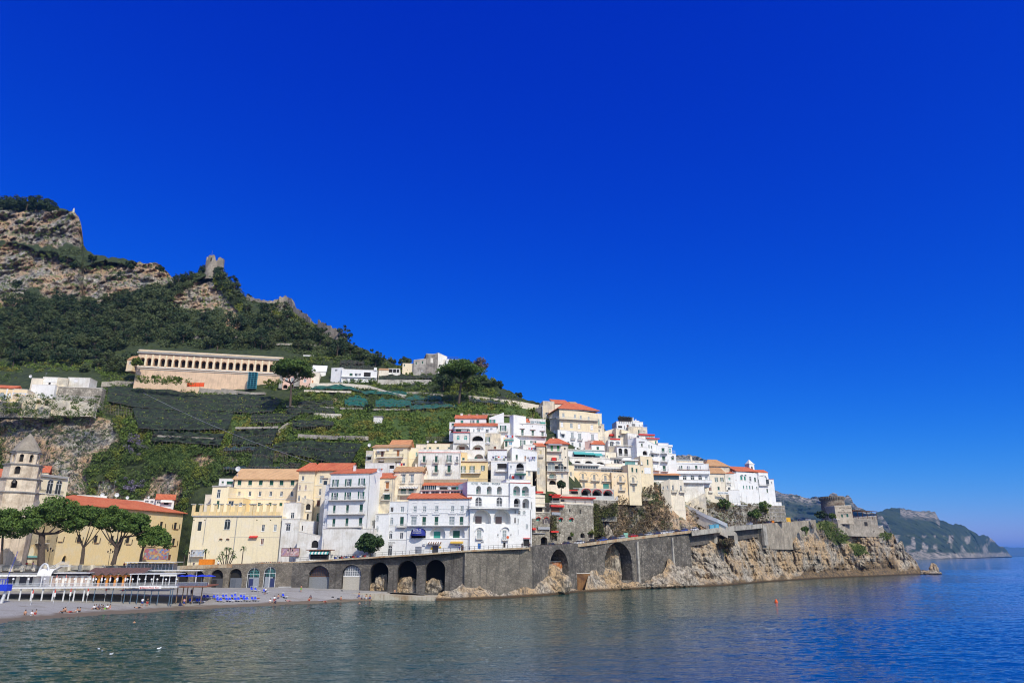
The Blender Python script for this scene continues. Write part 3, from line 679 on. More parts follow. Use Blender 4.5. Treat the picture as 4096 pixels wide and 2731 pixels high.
 def openings(s, kind, xs, y0, y1, w, mat=None, rise=None, deep=None):
  k = 1/s.Z.k
  zt = zb = None
  for i, x in enumerate(xs):
   u, za = s.q(x, y0); _, zc = s.q(x, y1)
   if zt is None: zt, zb = za, zc
   ua, _ = s.q(x-w/2, (y0+y1)/2); ub, _ = s.q(x+w/2, (y0+y1)/2)
   if i == 0 and rise: rise = rise*(ub-ua)/w
   s.one(kind, ua, ub, zb, zt, mat, rise, deep)
 def one(s, kind, ua, ub, zb, zt, mat=None, rise=None, deep=None):
  uc, hw = (ua+ub)/2, (ub-ua)/2; h = zt-zb
  if uc < -.3 or uc > s.W+.3: return
  arch = kind in 'aAUH'
  rv = deep if deep is not None else (2.2 if kind in 'A' else 1.3 if kind == 'U' else .22)
  pl = arc(ua, ub, zb, zt, rise) if arch else [(ua, zb), (ub, zb), (ub, zt), (ua, zt)]
  s.holes.append((pl, rv))
  if kind in 'gowaDsH':
   fr = MB(); t = min(.11, hw*.25); y = rv-.12
   if kind not in 'aH':
    fr.box(ua, ua+t, y, y+.1, zb, zt).box(ub-t, ub, y, y+.1, zb, zt).box(ua+t, ub-t, y, y+.1, zt-t, zt).box(ua+t, ub-t, y, y+.1, zb, zb+t)
    if kind in 'wo': fr.box(uc-.04, uc+.04, y+.004, y+.094, zb+t, zt-t)
    if h > 1.9 and kind in 'wo': fr.box(ua+t, uc-.04, y+.008, y+.09, zt-t-h*.28, zt-t-h*.28+.07).box(uc+.04, ub-t, y+.008, y+.09, zt-t-h*.28, zt-t-h*.28+.07)
   else:
    zz = zt-hw if rise is None else zt-rise
    fr.box(uc-.04, uc+.04, y, y+.08, zb, zt-.1); fr.box(ua+.01, uc-.04, y+.003, y+.083, zz-.05, zz+.04).box(uc+.04, ub-.01, y+.003, y+.083, zz-.05, zz+.04)
    for sg in (-1, 1): fr.box(uc+sg*hw*.97, uc+sg*(hw*.97-t), y, y+.08, zb, zz-.05)
    n = 8; r1, r0 = hw*.97, hw-t
    rs = (zt-zz)/hw
    for j in range(n):
     a, b = math.pi*j/n, math.pi*(j+1)/n
     fr.prism([(uc+r1*math.cos(a), zz+.04+(r1*rs-.04)*math.sin(a)), (uc+r1*math.cos(b), zz+.04+(r1*rs-.04)*math.sin(b)), (uc+r0*math.cos(b), zz+.04+(r0*rs-.04)*math.sin(b)), (uc+r0*math.cos(a), zz+.04+(r0*rs-.04)*math.sin(a))], y, y+.08)
   if kind != 'D': fr.box(ua-.12, ub+.12, -.11, .02, zb-.14, zb-.004)
   wf = s.out('door' if kind == 'D' else 'window', fr, M_WFR if kind in 'woa' else M_TRIM)
   g = MB(); yp = rv-.06
   if arch: n = len(pl); g.add([(u, yp, z) for u, z in pl], [tuple(range(n))])
   else: g.add([(ua+.02, yp, zb+.02), (ub-.02, yp, zb+.02), (ub-.02, yp, zt-.02), (ua+.02, yp, zt-.02)], [(0,1,2,3)])
   if kind in 'woaH': s.out('pane', g, mat if kind in 'wa' and mat else (M_CURT if (kind == 'o' or random.random() < .2) else M_GLASS), wf)
   elif kind == 'D': s.out('door_leaf', g, mat or M_BROWN, wf)
   if kind in 'gs':
    sm = mat or M_GREEN; sh = MB()
    for a, b in ((ua+t, uc-.015), (uc+.015, ub-t)):
     nsl = max(3, int(h/.22))
     sh.box(a, b, y+.05, y+.08, zb+t, zt-t)
     for j in range(nsl):
      z = zb+t+(h-2*t)*(j+.5)/nsl; sh.box(a+.03, b-.03, y+.01, y+.049, z-.03, z+.03)
    s.out('shutter', sh, sm, wf)
   if kind in 'oH':
    sm = mat or M_GREEN; sh = MB(); ww = hw*.82
    for a, b in ((ua-ww, ua-.02), (ub+.02, ub+ww)): sh.box(a, b, -.085, -.03, zb, zt if kind == 'o' else zt-hw)
    s.out('shutter', sh, sm, wf)
  elif kind == 'A' or kind == 'U':
   fr = MB(); zz = zt-(rise or hw); n = 10; r1 = hw+.18
   rs = (zt-zz)/hw
   for j in range(n):
    a, b = math.pi*j/n, math.pi*(j+1)/n
    fr.prism([(uc+r1*math.cos(a), zz+r1*rs*math.sin(a)), (uc+r1*math.cos(b), zz+r1*rs*math.sin(b)), (uc+(hw+.02)*math.cos(b), zz+(hw+.02)*rs*math.sin(b)), (uc+(hw+.02)*math.cos(a), zz+(hw+.02)*rs*math.sin(a))], -.05, -.003)
   wf = s.out('arch', fr, s.mat)
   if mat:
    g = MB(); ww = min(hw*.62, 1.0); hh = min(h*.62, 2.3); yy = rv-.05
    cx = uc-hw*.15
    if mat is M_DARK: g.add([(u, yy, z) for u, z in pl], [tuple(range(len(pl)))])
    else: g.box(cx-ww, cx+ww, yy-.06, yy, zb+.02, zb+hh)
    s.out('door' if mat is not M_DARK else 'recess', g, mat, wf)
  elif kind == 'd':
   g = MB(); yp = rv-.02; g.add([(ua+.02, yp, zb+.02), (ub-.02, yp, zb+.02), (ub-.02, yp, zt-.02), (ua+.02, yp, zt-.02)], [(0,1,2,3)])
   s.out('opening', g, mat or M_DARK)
 def i_bal(s, xa, xb, y, out=1.1, rh=1.0, rail='w', slab=None, br=True):
  ua, z = s.q(xa, y); ub, _ = s.q(xb, y)
  mb = MB().box(ua, ub, -out, -.004, z-.16, z)
  b = s.out('balcony', mb, slab or M_TRIM)
  rm = {'w': M_WMET, 'g': M_GREYM, 'd': M_IRON, 's': s.mat}[rail]; r = MB()
  if rail == 's':
   r.box(ua, ub, -out, -out+.12, z+.003, z+rh).box(ua, ua+.12, -out+.121, -.004, z+.003, z+rh).box(ub-.12, ub, -out+.121, -.004, z+.003, z+rh)
  else:
   st = .22 if rail == 'w' else .3
   n = max(2, int((ub-ua)/st)); yy = -out+.05
   r.box(ua+.02, ub-.02, yy-.03, yy+.03, z+rh-.05, z+rh)
   for k in range(n+1):
    u = ua+.05+(ub-ua-.1)*k/n; r.box(u-.022, u+.022, yy-.02, yy+.02, z, z+rh-.051)
   for u in (ua+.05, ub-.05):
    r.box(u-.03, u+.03, yy+.031, -.01, z+rh-.05, z+rh)
    for j in range(1, int(out/st)): r.box(u-.02, u+.02, yy+j*st-.02, yy+j*st+.02, z, z+rh-.051)
  s.out('railing', r, rm, b)
 def i_term(s, xa, xb, y, rh=1.0, rail='w', inset=.2):      # railing along the top edge of a terrace
  ua, z = s.q(xa, y); ub, _ = s.q(xb, y); r = MB(); n = max(2, int((ub-ua)/.35)); z = max(z, s.H)+.17
  r.box(ua, ub, inset-.03, inset+.03, z+rh-.06, z+rh)
  for k in range(n+1): u = ua+.03+(ub-ua-.06)*k/n; r.box(u-.025, u+.025, inset-.025, inset+.025, z, z+rh-.061)
  s.out('railing', r, {'w': M_WMET, 'g': M_GREYM, 'd': M_IRON}[rail])
 def i_cor(s, xa, xb, y, h=.3, out=.25, mat=None):
  ua, z = s.q(xa, y); ub, _ = s.q(xb, y); ua = max(ua, -out); ub = min(ub, s.W+out)
  s.out('cornice', MB().box(ua, ub, -out, -.003, z-h/2, z+h/2), mat or M_TRIM)
 def i_awn(s, xa, xb, ya, yb, out=1.6, mat=None, stripes=None):
  ua, z1 = s.q(xa, ya); ub, _ = s.q(xb, ya); drop = max(.35, (s.q(xa, yb)[1]-z1)*-1*.8); n = 12
  mb = MB().mat(mat or M_AWNW); m2 = stripes
  for k in range(n):
   if m2: mb.mat(m2 if k % 2 else (mat or M_AWNW))
   a, b = ua+(ub-ua)*k/n, ua+(ub-ua)*(k+1)/n
   mb.add([(a,-.01,z1),(b,-.01,z1),(b,-out,z1-drop),(a,-out,z1-drop),(a,-out+.02,z1-drop-.3),(b,-out+.02,z1-drop-.3)], [(0,1,2,3),(3,2,5,4)])
  s.out('awning', mb)
 def i_hood(s, xs, y, w, r=None, mat=None):     # round-headed moulding or red arched canopy
  for x in xs:
   ua, z = s.q(x-w/2, y); ub, _ = s.q(x+w/2, y); uc = (ua+ub)/2; hw = (ub-ua)/2; mb = MB(); n = 10
   for j in range(n):
    a, b = math.pi*j/n, math.pi*(j+1)/n; r0 = hw-.16
    mb.prism([(uc+hw*math.cos(a), z+hw*math.sin(a)*.8), (uc+hw*math.cos(b), z+hw*math.sin(b)*.8), (uc+r0*math.cos(b), z+r0*math.sin(b)*.8), (uc+r0*math.cos(a), z+r0*math.sin(a)*.8)], -.5 if mat else -.14, -.004)
   s.out('arched_hood', mb, mat or M_GTRIM)
 def i_chim(s, x, ya, yb, w=.8, mat=None, dy=.5):
  u, zt = s.q(x, ya); zb = min(s.H-.3, s.q(x, yb)[1]); yy = s.dep*dy; k = (s.A.y+yy)/s.A.y
  zt = (zt+s.z0-CAMZ)*k+CAMZ-s.z0
  mb = MB().box(u-w/2, u+w/2, yy, yy+w, zb, zt-.25).box(u-w/2-.1, u+w/2+.1, yy-.1, yy+w+.1, zt-.249, zt-.1)
  s.out('chimney', mb, mat or s.mat)
 def i_dish(s, x, y, r=.5, dy=.4):
  u, z = s.q(x, y); z = max(z, s.H+r+.3); mb = MB(); yy = dy
  n = 14; vs = [(u, yy-.05, z)]+[(u+r*math.cos(2*math.pi*k/n), yy-.28, z+r*math.sin(2*math.pi*k/n)) for k in range(n)]
  mb.add(vs, [(0, 1+k, 1+(k+1) % n) for k in range(n)]); mb.tube((u, yy, s.H), (u, yy-.05, z), .04)
  s.out('satellite_dish', mb, M_WMET)
 def i_mast(s, x, ytop, dy=2):
  u, z = s.q(x, ytop); mb = MB().tube((u, dy, s.H), (u, dy, z), .035)
  for j, hh in enumerate((.1, .45, .8)): mb.box(u-.5+.1*j, u+.5-.1*j, dy-.02, dy+.02, z-hh-.02, z-hh+.02)
  s.out('aerial', mb, M_GREYM)
 def i_ac(s, x, y):
  u, z = s.q(x, y); mb = MB().mat(M_WMET).box(u-.4, u+.4, -.36, -.03, z-.3, z+.3).mat(M_GREYM)
  mb.prism([(u+.22*math.cos(k*.6283), z+.22*math.sin(k*.6283)) for k in range(10)], -.375, -.361); s.out('air_conditioner', mb)
 def i_text(s, txt, x, y, h, mat=None, adv=1.0, xw=None, off=-.04):
  u, z = s.q(x, y); _, z2 = s.q(x, y+h)
  s.letters(txt, u, z2, z-z2, (s.q(xw, y)[0]-u) if xw else None, mat or M_GTRIM, off)
 def letters(s, txt, u, z, h, width, mat, off=-.04, parent=None):
  cu = bpy.data.curves.new('lettering', 'FONT'); cu.body = txt; cu.size = h/.70; cu.extrude = .03
  t = bpy.data.objects.new('lettering', cu); COL.objects.link(t); bpy.context.view_layer.update()
  me = bpy.data.meshes.new_from_object(t); bpy.data.objects.remove(t)
  xs = [v.co.x for v in me.vertices]; k = (width/(max(xs)-min(xs))) if width else 1
  for v in me.vertices:
   X, Yv, Zv = v.co; v.co = ((X-min(xs))*k, off-Zv, Yv)
  me.materials.clear(); me.materials.append(mat)
  o = bpy.data.objects.new('lettering', me); COL.objects.link(o); o.parent = parent or s.root; o.location = (u, 0, z)
 def i_box(s, xa, xb, ya, yb, out, mat=None, name='trim', d0=-.003):
  if out < 0 and d0 < 0: d0 = -out+.6
  ym = (ya+yb)/2; ua = s.q(xa, ym)[0]; ub = s.q(xb, ym)[0]; xm = (xa+xb)/2; z1 = s.q(xm, ya)[1]; z0 = s.q(xm, yb)[1]
  s.out(name, MB().box(ua, ub, -out, d0, z0, z1), mat or M_TRIM)
 def i_laundry(s, xa, xb, y, h=1.1, out=1.2):
  ua, z = s.q(xa, y); ub, _ = s.q(xb, y); mb = MB(); u = ua
  cs = [M_AWNW, plain('pale_blue_cloth', (.4, .5, .7)), M_RED, plain('dark_cloth', (.08, .06, .12)), M_AWNW, plain('lilac_cloth', (.5, .45, .62))]
  mb.mat(M_GREYM).tube((ua-.2, -out, z), (ub+.2, -out, z), .015)
  while u < ub-.3:
   ww = random.uniform(.4, .8); mb.mat(random.choice(cs)); hh = h*random.uniform(.6, 1.1)
   mb.add([(u, -out, z), (u+ww, -out, z), (u+ww*.95, -out-.05, z-hh), (u+.03, -out+.05, z-hh*.95)], [(0,1,2,3)]); u += ww+.06
  s.out('laundry', mb)
 def i_gx(s, xa, xb, ya, yb, nx, mat=None, pm=None, out=.0, ny=1):     # glazed band with mullions
  ua, z1 = s.q(xa, ya); ub, _ = s.q(xb, ya); z0 = s.q(xa, yb)[1]
  g = MB().box(ua, ub, -out-.05, -.004, z0, z1); o = s.out('glazing', g, pm or M_GLASS); fr = MB()
  for k in range(nx+1): u = ua+(ub-ua)*k/nx; fr.box(u-.045, u+.045, -out-.11, -out-.052, z0, z1)
  for j in range(ny+1): z = z0+(z1-z0)*j/ny; fr.box(ua-.045, ub+.045, -out-.13, -out-.111, z-.04, z+.04)
  s.out('glazing_bars', fr, mat or M_WFR, o)
H = House
# front row on the coast road
H('white_house','white house with four stacked balconies and green shutters, red roof sloping up',ZA,213,770,325,1300,217.5,-9,10,WHITE(1),roof='shed',ridge=262,roofmat=T_RED,over=.35,items=[
 ('w',[312],400,495,44),('w',[489],392,488,44),('w',[672],382,478,44),
 ('box',272,290,400,497,.08,M_GREEN,'shutter'),('box',338,356,400,497,.08,M_GREEN,'shutter'),('box',446,464,392,488,.08,M_GREEN,'shutter'),('box',514,532,392,488,.08,M_GREEN,'shutter'),('box',628,646,382,478,.08,M_GREEN,'shutter'),('box',698,716,382,478,.08,M_GREEN,'shutter'),
 ('w',[302],580,680,44),('w',[481],572,672,44),('w',[663],564,664,44),
 ('box',260,278,580,680,.08,M_GREEN,'shutter'),('box',328,346,580,680,.08,M_GREEN,'shutter'),('box',438,456,572,670,.08,M_GREEN,'shutter'),('box',506,524,572,670,.08,M_GREEN,'shutter'),('box',620,638,564,662,.08,M_GREEN,'shutter'),('box',688,706,564,662,.08,M_GREEN,'shutter'),
 ('g',[294],750,862,40),('g',[474],742,855,42),('g',[662],734,846,50),
 ('g',[288],930,1042,44),('g',[467],922,1036,44),('g',[653],916,1030,50),
 ('bal',226,732,508,1.1,1.0,'g'),('bal',218,728,682,1.1,1.0,'w'),('bal',208,722,872,1.1,1.0,'w'),('bal',202,690,1048,1.1,1.0,'w'),
 ('cor',213,770,330,.3,.2,M_WFR),('dish',880,285,.75,2)],sink=8)
H('white_annex','narrow white stair turret with three tiny arched windows left of the balcony house',ZA,150,212,476,1300,218.6,-18,8,WHITE(2),items=[('a',[178],580,652,24),('a',[163],965,1008,20)],sink=8)
H('white_house','weathered white lower storey with flaking render under the balcony house',ZA,128,838,1072,1440,216.0,-4,14,WOLD(3),sink=4,items=[('box',150,156,1205,1345,.1,M_GTRIM,'handrail')])
H('white_house','blank white house with two small arched windows beside the camphor tree',ZA,845,1036,868,1422,217,-3,12,WHITE(4),sink=4,items=[
 ('a',[884],890,960,34,M_CURT),('a',[882],1032,1110,36,M_CURT),('w',[880],1135,1185,34),('cor',845,1036,868,.15,.2),('bal',700,830,1068,1.2,.9,'w') ][:5])
H('white_house','white house wing with arched restaurant door and a lone balcony',ZA,1036,1290,704,1424,217,-3,12,WHITE(5),sink=4,items=[
 ('w',[1082],775,845,44,M_DARK),('w',[1224],770,845,48,M_CURT),('a',[1078],915,1008,44),('g',[1217],905,1030,56),('bal',1152,1272,1045,1.0,.9,'w'),('hood',[1069],1118,46),
 ('w',[1064],1135,1208,46),('w',[1212],1122,1208,46),('cor',1036,1290,856,.18,.12),('cor',1036,1290,1216,.16,.1),('cor',1036,1290,1036,.12,.08),
 ('a',[1056],1300,1430,62,M_GLASS),('text','RISTORANTE',1004,1246,20,M_GTRIM,1,1128),('text','EOLO',1030,1270,16,M_GTRIM,1,1092),('box',1020,1094,1292,1300,.12,M_GTRIM,'door_hood')])
sunarch=dict()
H('long_white_hotel','long white hotel with red tiled roof, balcony terrace and blue dome awning',ZA,1292,2142,660,1414,216.4,-4,13,WHITE(6),'hotel',roof='gable',ridge=592,roofmat=T_RED,over=.5,sink=4,yt1=None,items=[
 ('w',[1397,1527,1692,1908,2038],762,838,48,M_CURT),('w',[2118],762,838,40,M_CURT),
 ('box',1366,1426,708,716,.08,M_WFR,'lintel'),('box',1500,1558,708,716,.08,M_WFR,'lintel'),('box',1662,1720,708,716,.08,M_WFR,'lintel'),('box',1880,1940,706,714,.08,M_WFR,'lintel'),
 ('cor',1292,2142,856,.2,.14,M_WFR),('cor',1292,2142,802,.1,.06,M_WFR),
 ('box',1340,1440,874,884,.25,M_WFR,'lintel'),('box',1470,1572,870,880,.25,M_WFR,'lintel'),('box',1636,1738,866,876,.25,M_WFR,'lintel'),('box',1856,1958,860,870,.25,M_WFR,'lintel'),('box',1978,2080,860,870,.25,M_WFR,'lintel'),
 ('w',[1380,1898],905,1024,78,M_CURT),('g',[1520,1688,2030],905,1024,56),
 ('bal',1292,2142,1028,1.2,1.0,'w',M_WFR),
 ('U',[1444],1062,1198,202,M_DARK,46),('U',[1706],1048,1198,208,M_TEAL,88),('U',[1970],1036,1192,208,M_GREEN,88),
 ('cor',1292,2142,1206,.22,.12,M_WFR),
 ('g',[1440],1312,1412,96,M_GREYM),('d',[1672],1296,1400,84,M_GLASS),('w',[1975],1285,1310,80),('D',[2040],1290,1385,40,M_DARK),
 ('awn',1572,1760,1248,1270,1.2,M_AWNW,M_BROWN),('awn',1884,2060,1240,1262,1.2,plain('yellow_canvas',(.6,.38,.06))),
 ('ac',1522,1284),('box',1612,1636,1320,1354,.1,plain('yellow_sign',(.75,.45,.02)),'notice_board'),('box',1722,1754,1308,1332,.1,plain('yellow_sign',(.75,.45,.02)),'notice_board')])
def blue_dome():
 hs = [o for o in bpy.data.objects if o.name.startswith('long_white_hotel')][0]
 px0, py0 = ZA(1338,1150); px1, _ = ZA(1545,1150); Y = 216.2
 a, b = P(px0,py0,Y), P(px1,py0,Y); w_ = (b-a).length; c = (a+b)/2
 r = empty('dome_awning',(c.x,c.y-.1,c.z),math.radians(-4),'dark blue dome awning lettered EOLO over the arched restaurant window','awning')
 n, m_ = 14, 7; vs = []; fs = []
 top = P(*ZA(1440,1058),Y).z-a.z
 for j in range(m_+1):
  for k in range(n+1):
   t = math.pi*k/n; p_ = math.pi/2*j/m_
   vs.append((w_/2*math.cos(t), -1.9*math.sin(p_)*math.sin(t), top*math.sin(t)*math.cos(p_)))
 for j in range(m_):
  for k in range(n): fs.append((j*(n+1)+k,j*(n+1)+k+1,(j+1)*(n+1)+k+1,(j+1)*(n+1)+k))
 MB().add(vs,fs).build('canopy',M_BLUE_D,r)
 vs = [(w_/2*math.cos(math.pi*k/n), -1.9*math.sin(math.pi*k/n), z) for z in (0,-.35) for k in range(n+1)]
 MB().add(vs,[(k,k+1,n+2+k,n+1+k) for k in range(n)]).build('valance',M_BLUE_D,r)
 f = House.letters.__get__(type('T',(),{'root':r})())
 f('EOLO',-1.15,.95,.62,2.3,M_WFR,-1.72); f('RISTORANTE',-1.3,.30,.32,2.6,M_WFR,-1.98)
M_BLUE_D = plain('navy_canvas',(.008,.018,.20),.7)
blue_dome()
H('glazed_restaurant','row of dark arched restaurant windows under a thin terrace slab',ZA,1478,2145,545,640,222,-2,8,WOLD(7),sink=2,items=[
 ('gx',1500,2140,560,600,15,M_WFR,M_GLASS),('box',1470,2145,538,546,.8,M_TRIM,'terrace_slab')]+[('box',x-8,x+8,552,605,.35,M_WFR,'pillar') for x in (1485,1605,1740,1878,2015)])
H('roof_terrace_room','red roofed terrace kiosk with glass screens and a teal tank',ZA,1520,2150,478,548,227,-2,6,WOLD(8),roof='gable',ridge=450,roofmat=T_RED,over=.5,sink=3,items=[
 ('gx',1525,1690,478,540,6,M_WFR,M_GLASS),('d',[1790,1950],500,535,120,M_DARK),('ac',1860,518),('box',1960,2075,505,532,.3,M_TEAL,'water_tank')])
H('retaining_wall','brown plastered retaining wall above the terrace kiosk',ZC,1190,1950,945,1010,232,-2,3,stucco('brown_plaster',(.40,.33,.22),None,.7,5),cat='wall',sink=4)
# hotel with lettering
rv = H('white_hotel','tall white hotel lettered HOTEL MARINA RIVIERA with tiers of open arches',ZB,442,1284,790,1352,214.5,18,12,WHITE(9),'hotel',sink=4,roof='none',items=[
 ('U',[607],805,1000,244,M_GLASS,122,2.6),('U',[882],805,1005,228,M_GLASS,112,2.6),
 ('a',[1062],812,868,22,M_DARK),('a',[1112],822,874,44,M_DARK),('a',[1180],824,874,46,M_CURT),('a',[1058],914,992,32),('w',[1100],935,1000,14),
 ('a',[1218],1005,1072,36,M_CURT),('w',[568],1085,1205,66,M_CURT),('w',[912],1090,1222,58,M_CURT),('hood',[570],1100,122,None,M_WFR),('hood',[920],1092,118,None,M_WFR),
 ('bal',518,614,1206,.8,.9,'w'),('bal',876,964,1224,.8,.9,'w'),('a',[822],1135,1170,20,M_DARK),('a',[1000],1135,1168,20,M_DARK),('w',[1100],1085,1155,8,M_DARK),
 ('D',[570],1264,1348,50,plain('blue_door',(.03,.12,.35))),('D',[912],1250,1330,36,M_DARK),('d',[1212],1218,1310,84,M_DARK),('box',1168,1258,1196,1206,.5,M_RED,'lintel'),
 ('ac',614,1234),('bal',428,1120,772,1.8,1.05,'w',M_WFR),('cor',1088,1284,798,.15,.1,M_WFR)])
H('white_hotel_upper_storeys','top white storeys carrying the HOTEL MARINA RIVIERA lettering',ZB,405,990,430,790,215.2,18,12,WHITE(10),cat='hotel storeys',sink=.2,roof='flat',items=[
 ('A',[560,706,844],486,596,64,M_TEAL),('bal',528,592,597,.05,.8,'w'),('bal',674,738,597,.05,.8,'w'),('bal',812,876,597,.05,.8,'w'),
 ('text','HOTEL',458,436,32,plain('blue_grey_letter',(.10,.17,.20)),1,558),('text','MARINA',590,438,30,plain('blue_grey_letter',(.10,.17,.20)),1,700),('text','RIVIERA',742,440,30,plain('blue_grey_letter',(.10,.17,.20)),1,852),
 ('cor',405,990,606,.22,.2,M_GTRIM),('a',[560],638,762,96,M_GLASS),('a',[843],638,762,86,M_GLASS),('term',410,985,432,.9,'d')])
H('white_hotel_corner','right hand corner of the white hotel with two tiers of tall open arches',ZB,988,1270,448,800,218.6,18,10,WHITE(11),cat='hotel storeys',sink=.2,items=[
 ('A',[1080],488,614,92,M_TEAL),('A',[1198],492,620,92,M_TEAL),('A',[1085],654,775,86,M_DARK),('A',[1204],660,790,92,M_GLASS),('a',[998],488,585,18),('bal',1036,1126,614,.05,.9,'w'),('bal',1154,1244,620,.05,.9,'w'),
 ('cor',988,1270,626,.12,.1,M_WFR),('box',988,1270,440,448,.15,M_RED,'trim')])
H('white_hotel_wing','set back white wing at the right end of the white hotel',ZB,1268,1335,490,906,224,18,8,WHITE(12),cat='hotel storeys',sink=.5,items=[('a',[1278],535,640,20),('a',[1282],698,815,20)])
H('roof_parapet','white parapet terrace with chimneys on top of the hotel',ZB,940,1265,402,450,222,18,6,WHITE(13),cat='terrace',sink=.5)
# left front: yellow buildings
G1 = H('yellow_palace','long pale yellow palace with a roof pergola of stout pillars',ZG,212,1425,890,1450,228,-1,20,PALEY(1),'palace',sink=3,roof='none',items=[
 ('d',[330],958,1080,50,M_GLASS),('a',[702],925,1062,84,M_GLASS,30),('w',[1184],1000,1088,42),('w',[1346],998,1086,40),('w',[1171],1186,1268,44,M_BROWN),('cor',205,1440,884,.35,.35,M_GTRIM),
 ('box',395,402,905,1270,.1,M_GTRIM,'drainpipe'),('box',803,812,890,1440,.12,M_GTRIM,'drainpipe'),('d',[253,400,1100,1284],932,946,16,M_DARK),
 ('hood',[620,712],1200,40,None,M_BROWN),('awn',1005,1120,1150,1164,.8,M_RED),('cor',740,1410,1163,.08,.06)]
 +[('box',x-18,x+18,728,880,-.3,YELLOW(2),'pergola_pillar',.9) for x in (240,340,440,535,615,710,815,915,1018,1062,1145,1240,1330)]
 +[('box',x-26,x+26,718,730,-.1,M_GTRIM,'pillar_cap',1.1) for x in (240,340,440,535,615,710,815,915,1018,1062,1145,1240,1330)]
 +[('box',215,1410,826,880,-.5,YELLOW(2),'parapet',.7)])
H('white_block','square white block with one window at the right end of the yellow palace',ZG,1418,1655,922,1450,226.5,-1,14,WOLD(14),sink=3,items=[('w',[1520],996,1084,60,M_GLASS),('box',1488,1562,972,980,.3,M_TRIM,'lintel'),('cor',1418,1655,924,.15,.12)])
H('white_block','small white upper room with a tall window behind the white block',ZG,1455,1690,712,920,231,-1,9,WOLD(15),sink=5,items=[('w',[1578],836,918,50,M_GLASS),('laundry',1490,1680,700,.9,-.5)])
H('stair_wall','weathered white wall with rising steps and a flaking arch recess',ZG,1640,1980,1092,1440,220,-1,6,WOLD(16),cat='wall',yt1=1160,sink=3,items=[('U',[1880],1210,1310,90,M_DARK,45,.3)])
H('chapel','narrow grey brown chapel front with an arched recess and a dark doorway',ZG,1690,1842,640,955,234,10,10,GREYB(2),'chapel',yt1=672,sink=6,items=[('U',[1790],720,800,60,M_DARK,30,.3),('D',[1782],850,950,36,M_DARK),('box',1755,1838,806,830,.3,M_TRIM,'pediment')])
H('white_terrace_house','white walled landing with a tiny window below the chapel',ZG,1650,1870,958,1092,227,-1,8,WOLD(17),sink=3,items=[('d',[1712],1010,1080,16,M_DARK)])
H('cream_palace','long cream palace with tan tiled roof and a row of dark green shutters',ZG,785,1640,382,760,246,2,14,CREAM(1),'palace',roof='gable',ridge=260,roofmat=T_TAN,over=.7,sink=12,items=[
 ('g',[866,1009,1152,1297,1431,1579],400,472,56),('s',[863],552,610,38,M_GRSH),('w',[1006,1142,1286,1430,1572],550,618,38,M_GLASS),
 ('cor',785,1640,506,.2,.15),('cor',785,1640,655,.2,.15),('cor',785,1640,384,.3,.25),
 ('d',[878,992,1132,1276,1422],704,748,40,M_GREEN),('box',826,906,394,400,.2,M_BROWN,'lintel'),('dish',845,250,.9,.4)])
H('white_annex','small white rooftop annex with a green awning left of the cream palace',ZG,592,785,385,470,248,2,8,WHITE(18),sink=4,items=[('g',[640],415,446,34),('g',[735],415,462,90)])
H('yellow_tower_house','square yellow tower house with two tall windows and grey parapet',ZG,485,705,486,840,238,2,9,PALEY(3),sink=8,roof='flat',roofmat=M_GTRIM,items=[('w',[586],528,640,48),('g',[574],676,790,40),('cor',485,705,484,.5,.2,M_GTRIM)])
H('yellow_bay','yellow projecting bay with a white balustrade and barred window',ZG,690,912,640,770,238.5,2,8,YELLOW(4),sink=4,items=[('w',[752],680,745,74),('w',[880],700,750,40,M_GLASS),('term',690,915,640,1.3,'w')])
H('pale_house','low pale house peeping out left of the yellow tower house',ZG,400,486,600,760,243,2,8,BEIGE(5),sink=6,items=[('d',[462],600,650,24)])
H('stone_trimmed_palace','tall cream palace with quoins, small arched windows and a red hipped roof with skylights',ZG,1643,1858,268,900,239,0,12,CREAM(2),'palace',roof='hip',ridge=180,roofmat=T_RED,over=.9,sink=4,items=[
 ('w',[1720],345,405,34),('a',[1675,1755],466,540,28,M_BROWN),('cor',1643,1858,432,.15,.1),('cor',1643,1858,540,.12,.08),('a',[1666,1748],608,680,30,M_GLASS)])
H('stone_trimmed_palace','right part of the tall cream palace with a dark arched portal',ZG,1856,2320,268,960,240,0,13,CREAM(3),'palace',roof='gable',ridge=182,roofmat=T_RED,over=.7,sink=4,items=[
 ('w',[1972],345,440,56),('w',[1950],518,600,32,M_GLASS),('g',[1926],668,758,48,M_BROWN),('cor',1856,2060,470,.2,.15),('a',[1926],838,970,56,M_GREEN),('cor',1856,2060,632,.15,.1)])
H('beige_strip_house','thin beige stair tower with an open loggia left of the balcony house',ZG,1960,2060,380,900,229,0,7,BEIGE(6),sink=6,items=[('d',[2020],410,465,50,M_GLASS),('box',1950,2062,376,384,.3,M_BROWN,'eave')])
# second row
H('orange_shutter_house','narrow grey beige house with orange shutters under a red roof',ZC,237,662,925,1500,224,-3,8,GREYB(3),roof='shed',ridge=842,roofmat=T_RED,over=.35,sink=4,items=[
 ('s',[322],996,1110,62,M_ORW),('s',[564],990,1106,62,M_ORW),('box',284,358,976,992,.35,M_GTRIM,'lintel'),('box',528,602,966,984,.35,M_GTRIM,'lintel'),('box',275,355,1128,1138,.5,M_BROWN,'sill'),('box',520,598,1122,1132,.5,M_BROWN,'sill'),
 ('o',[308],1218,1330,44),('g',[556],1200,1300,110),('awn',500,616,1174,1194,1.0,M_AWNW,M_GREYM),('bal',460,620,1300,1.0,1.,'d')])
H('side_wall_house','grey house flank between the orange shutter house and the brown roofed one',ZC,662,742,870,1500,226,20,6,GREYB(4),sink=3,items=[('box',666,676,905,1300,.12,M_WMET,'drainpipe')])
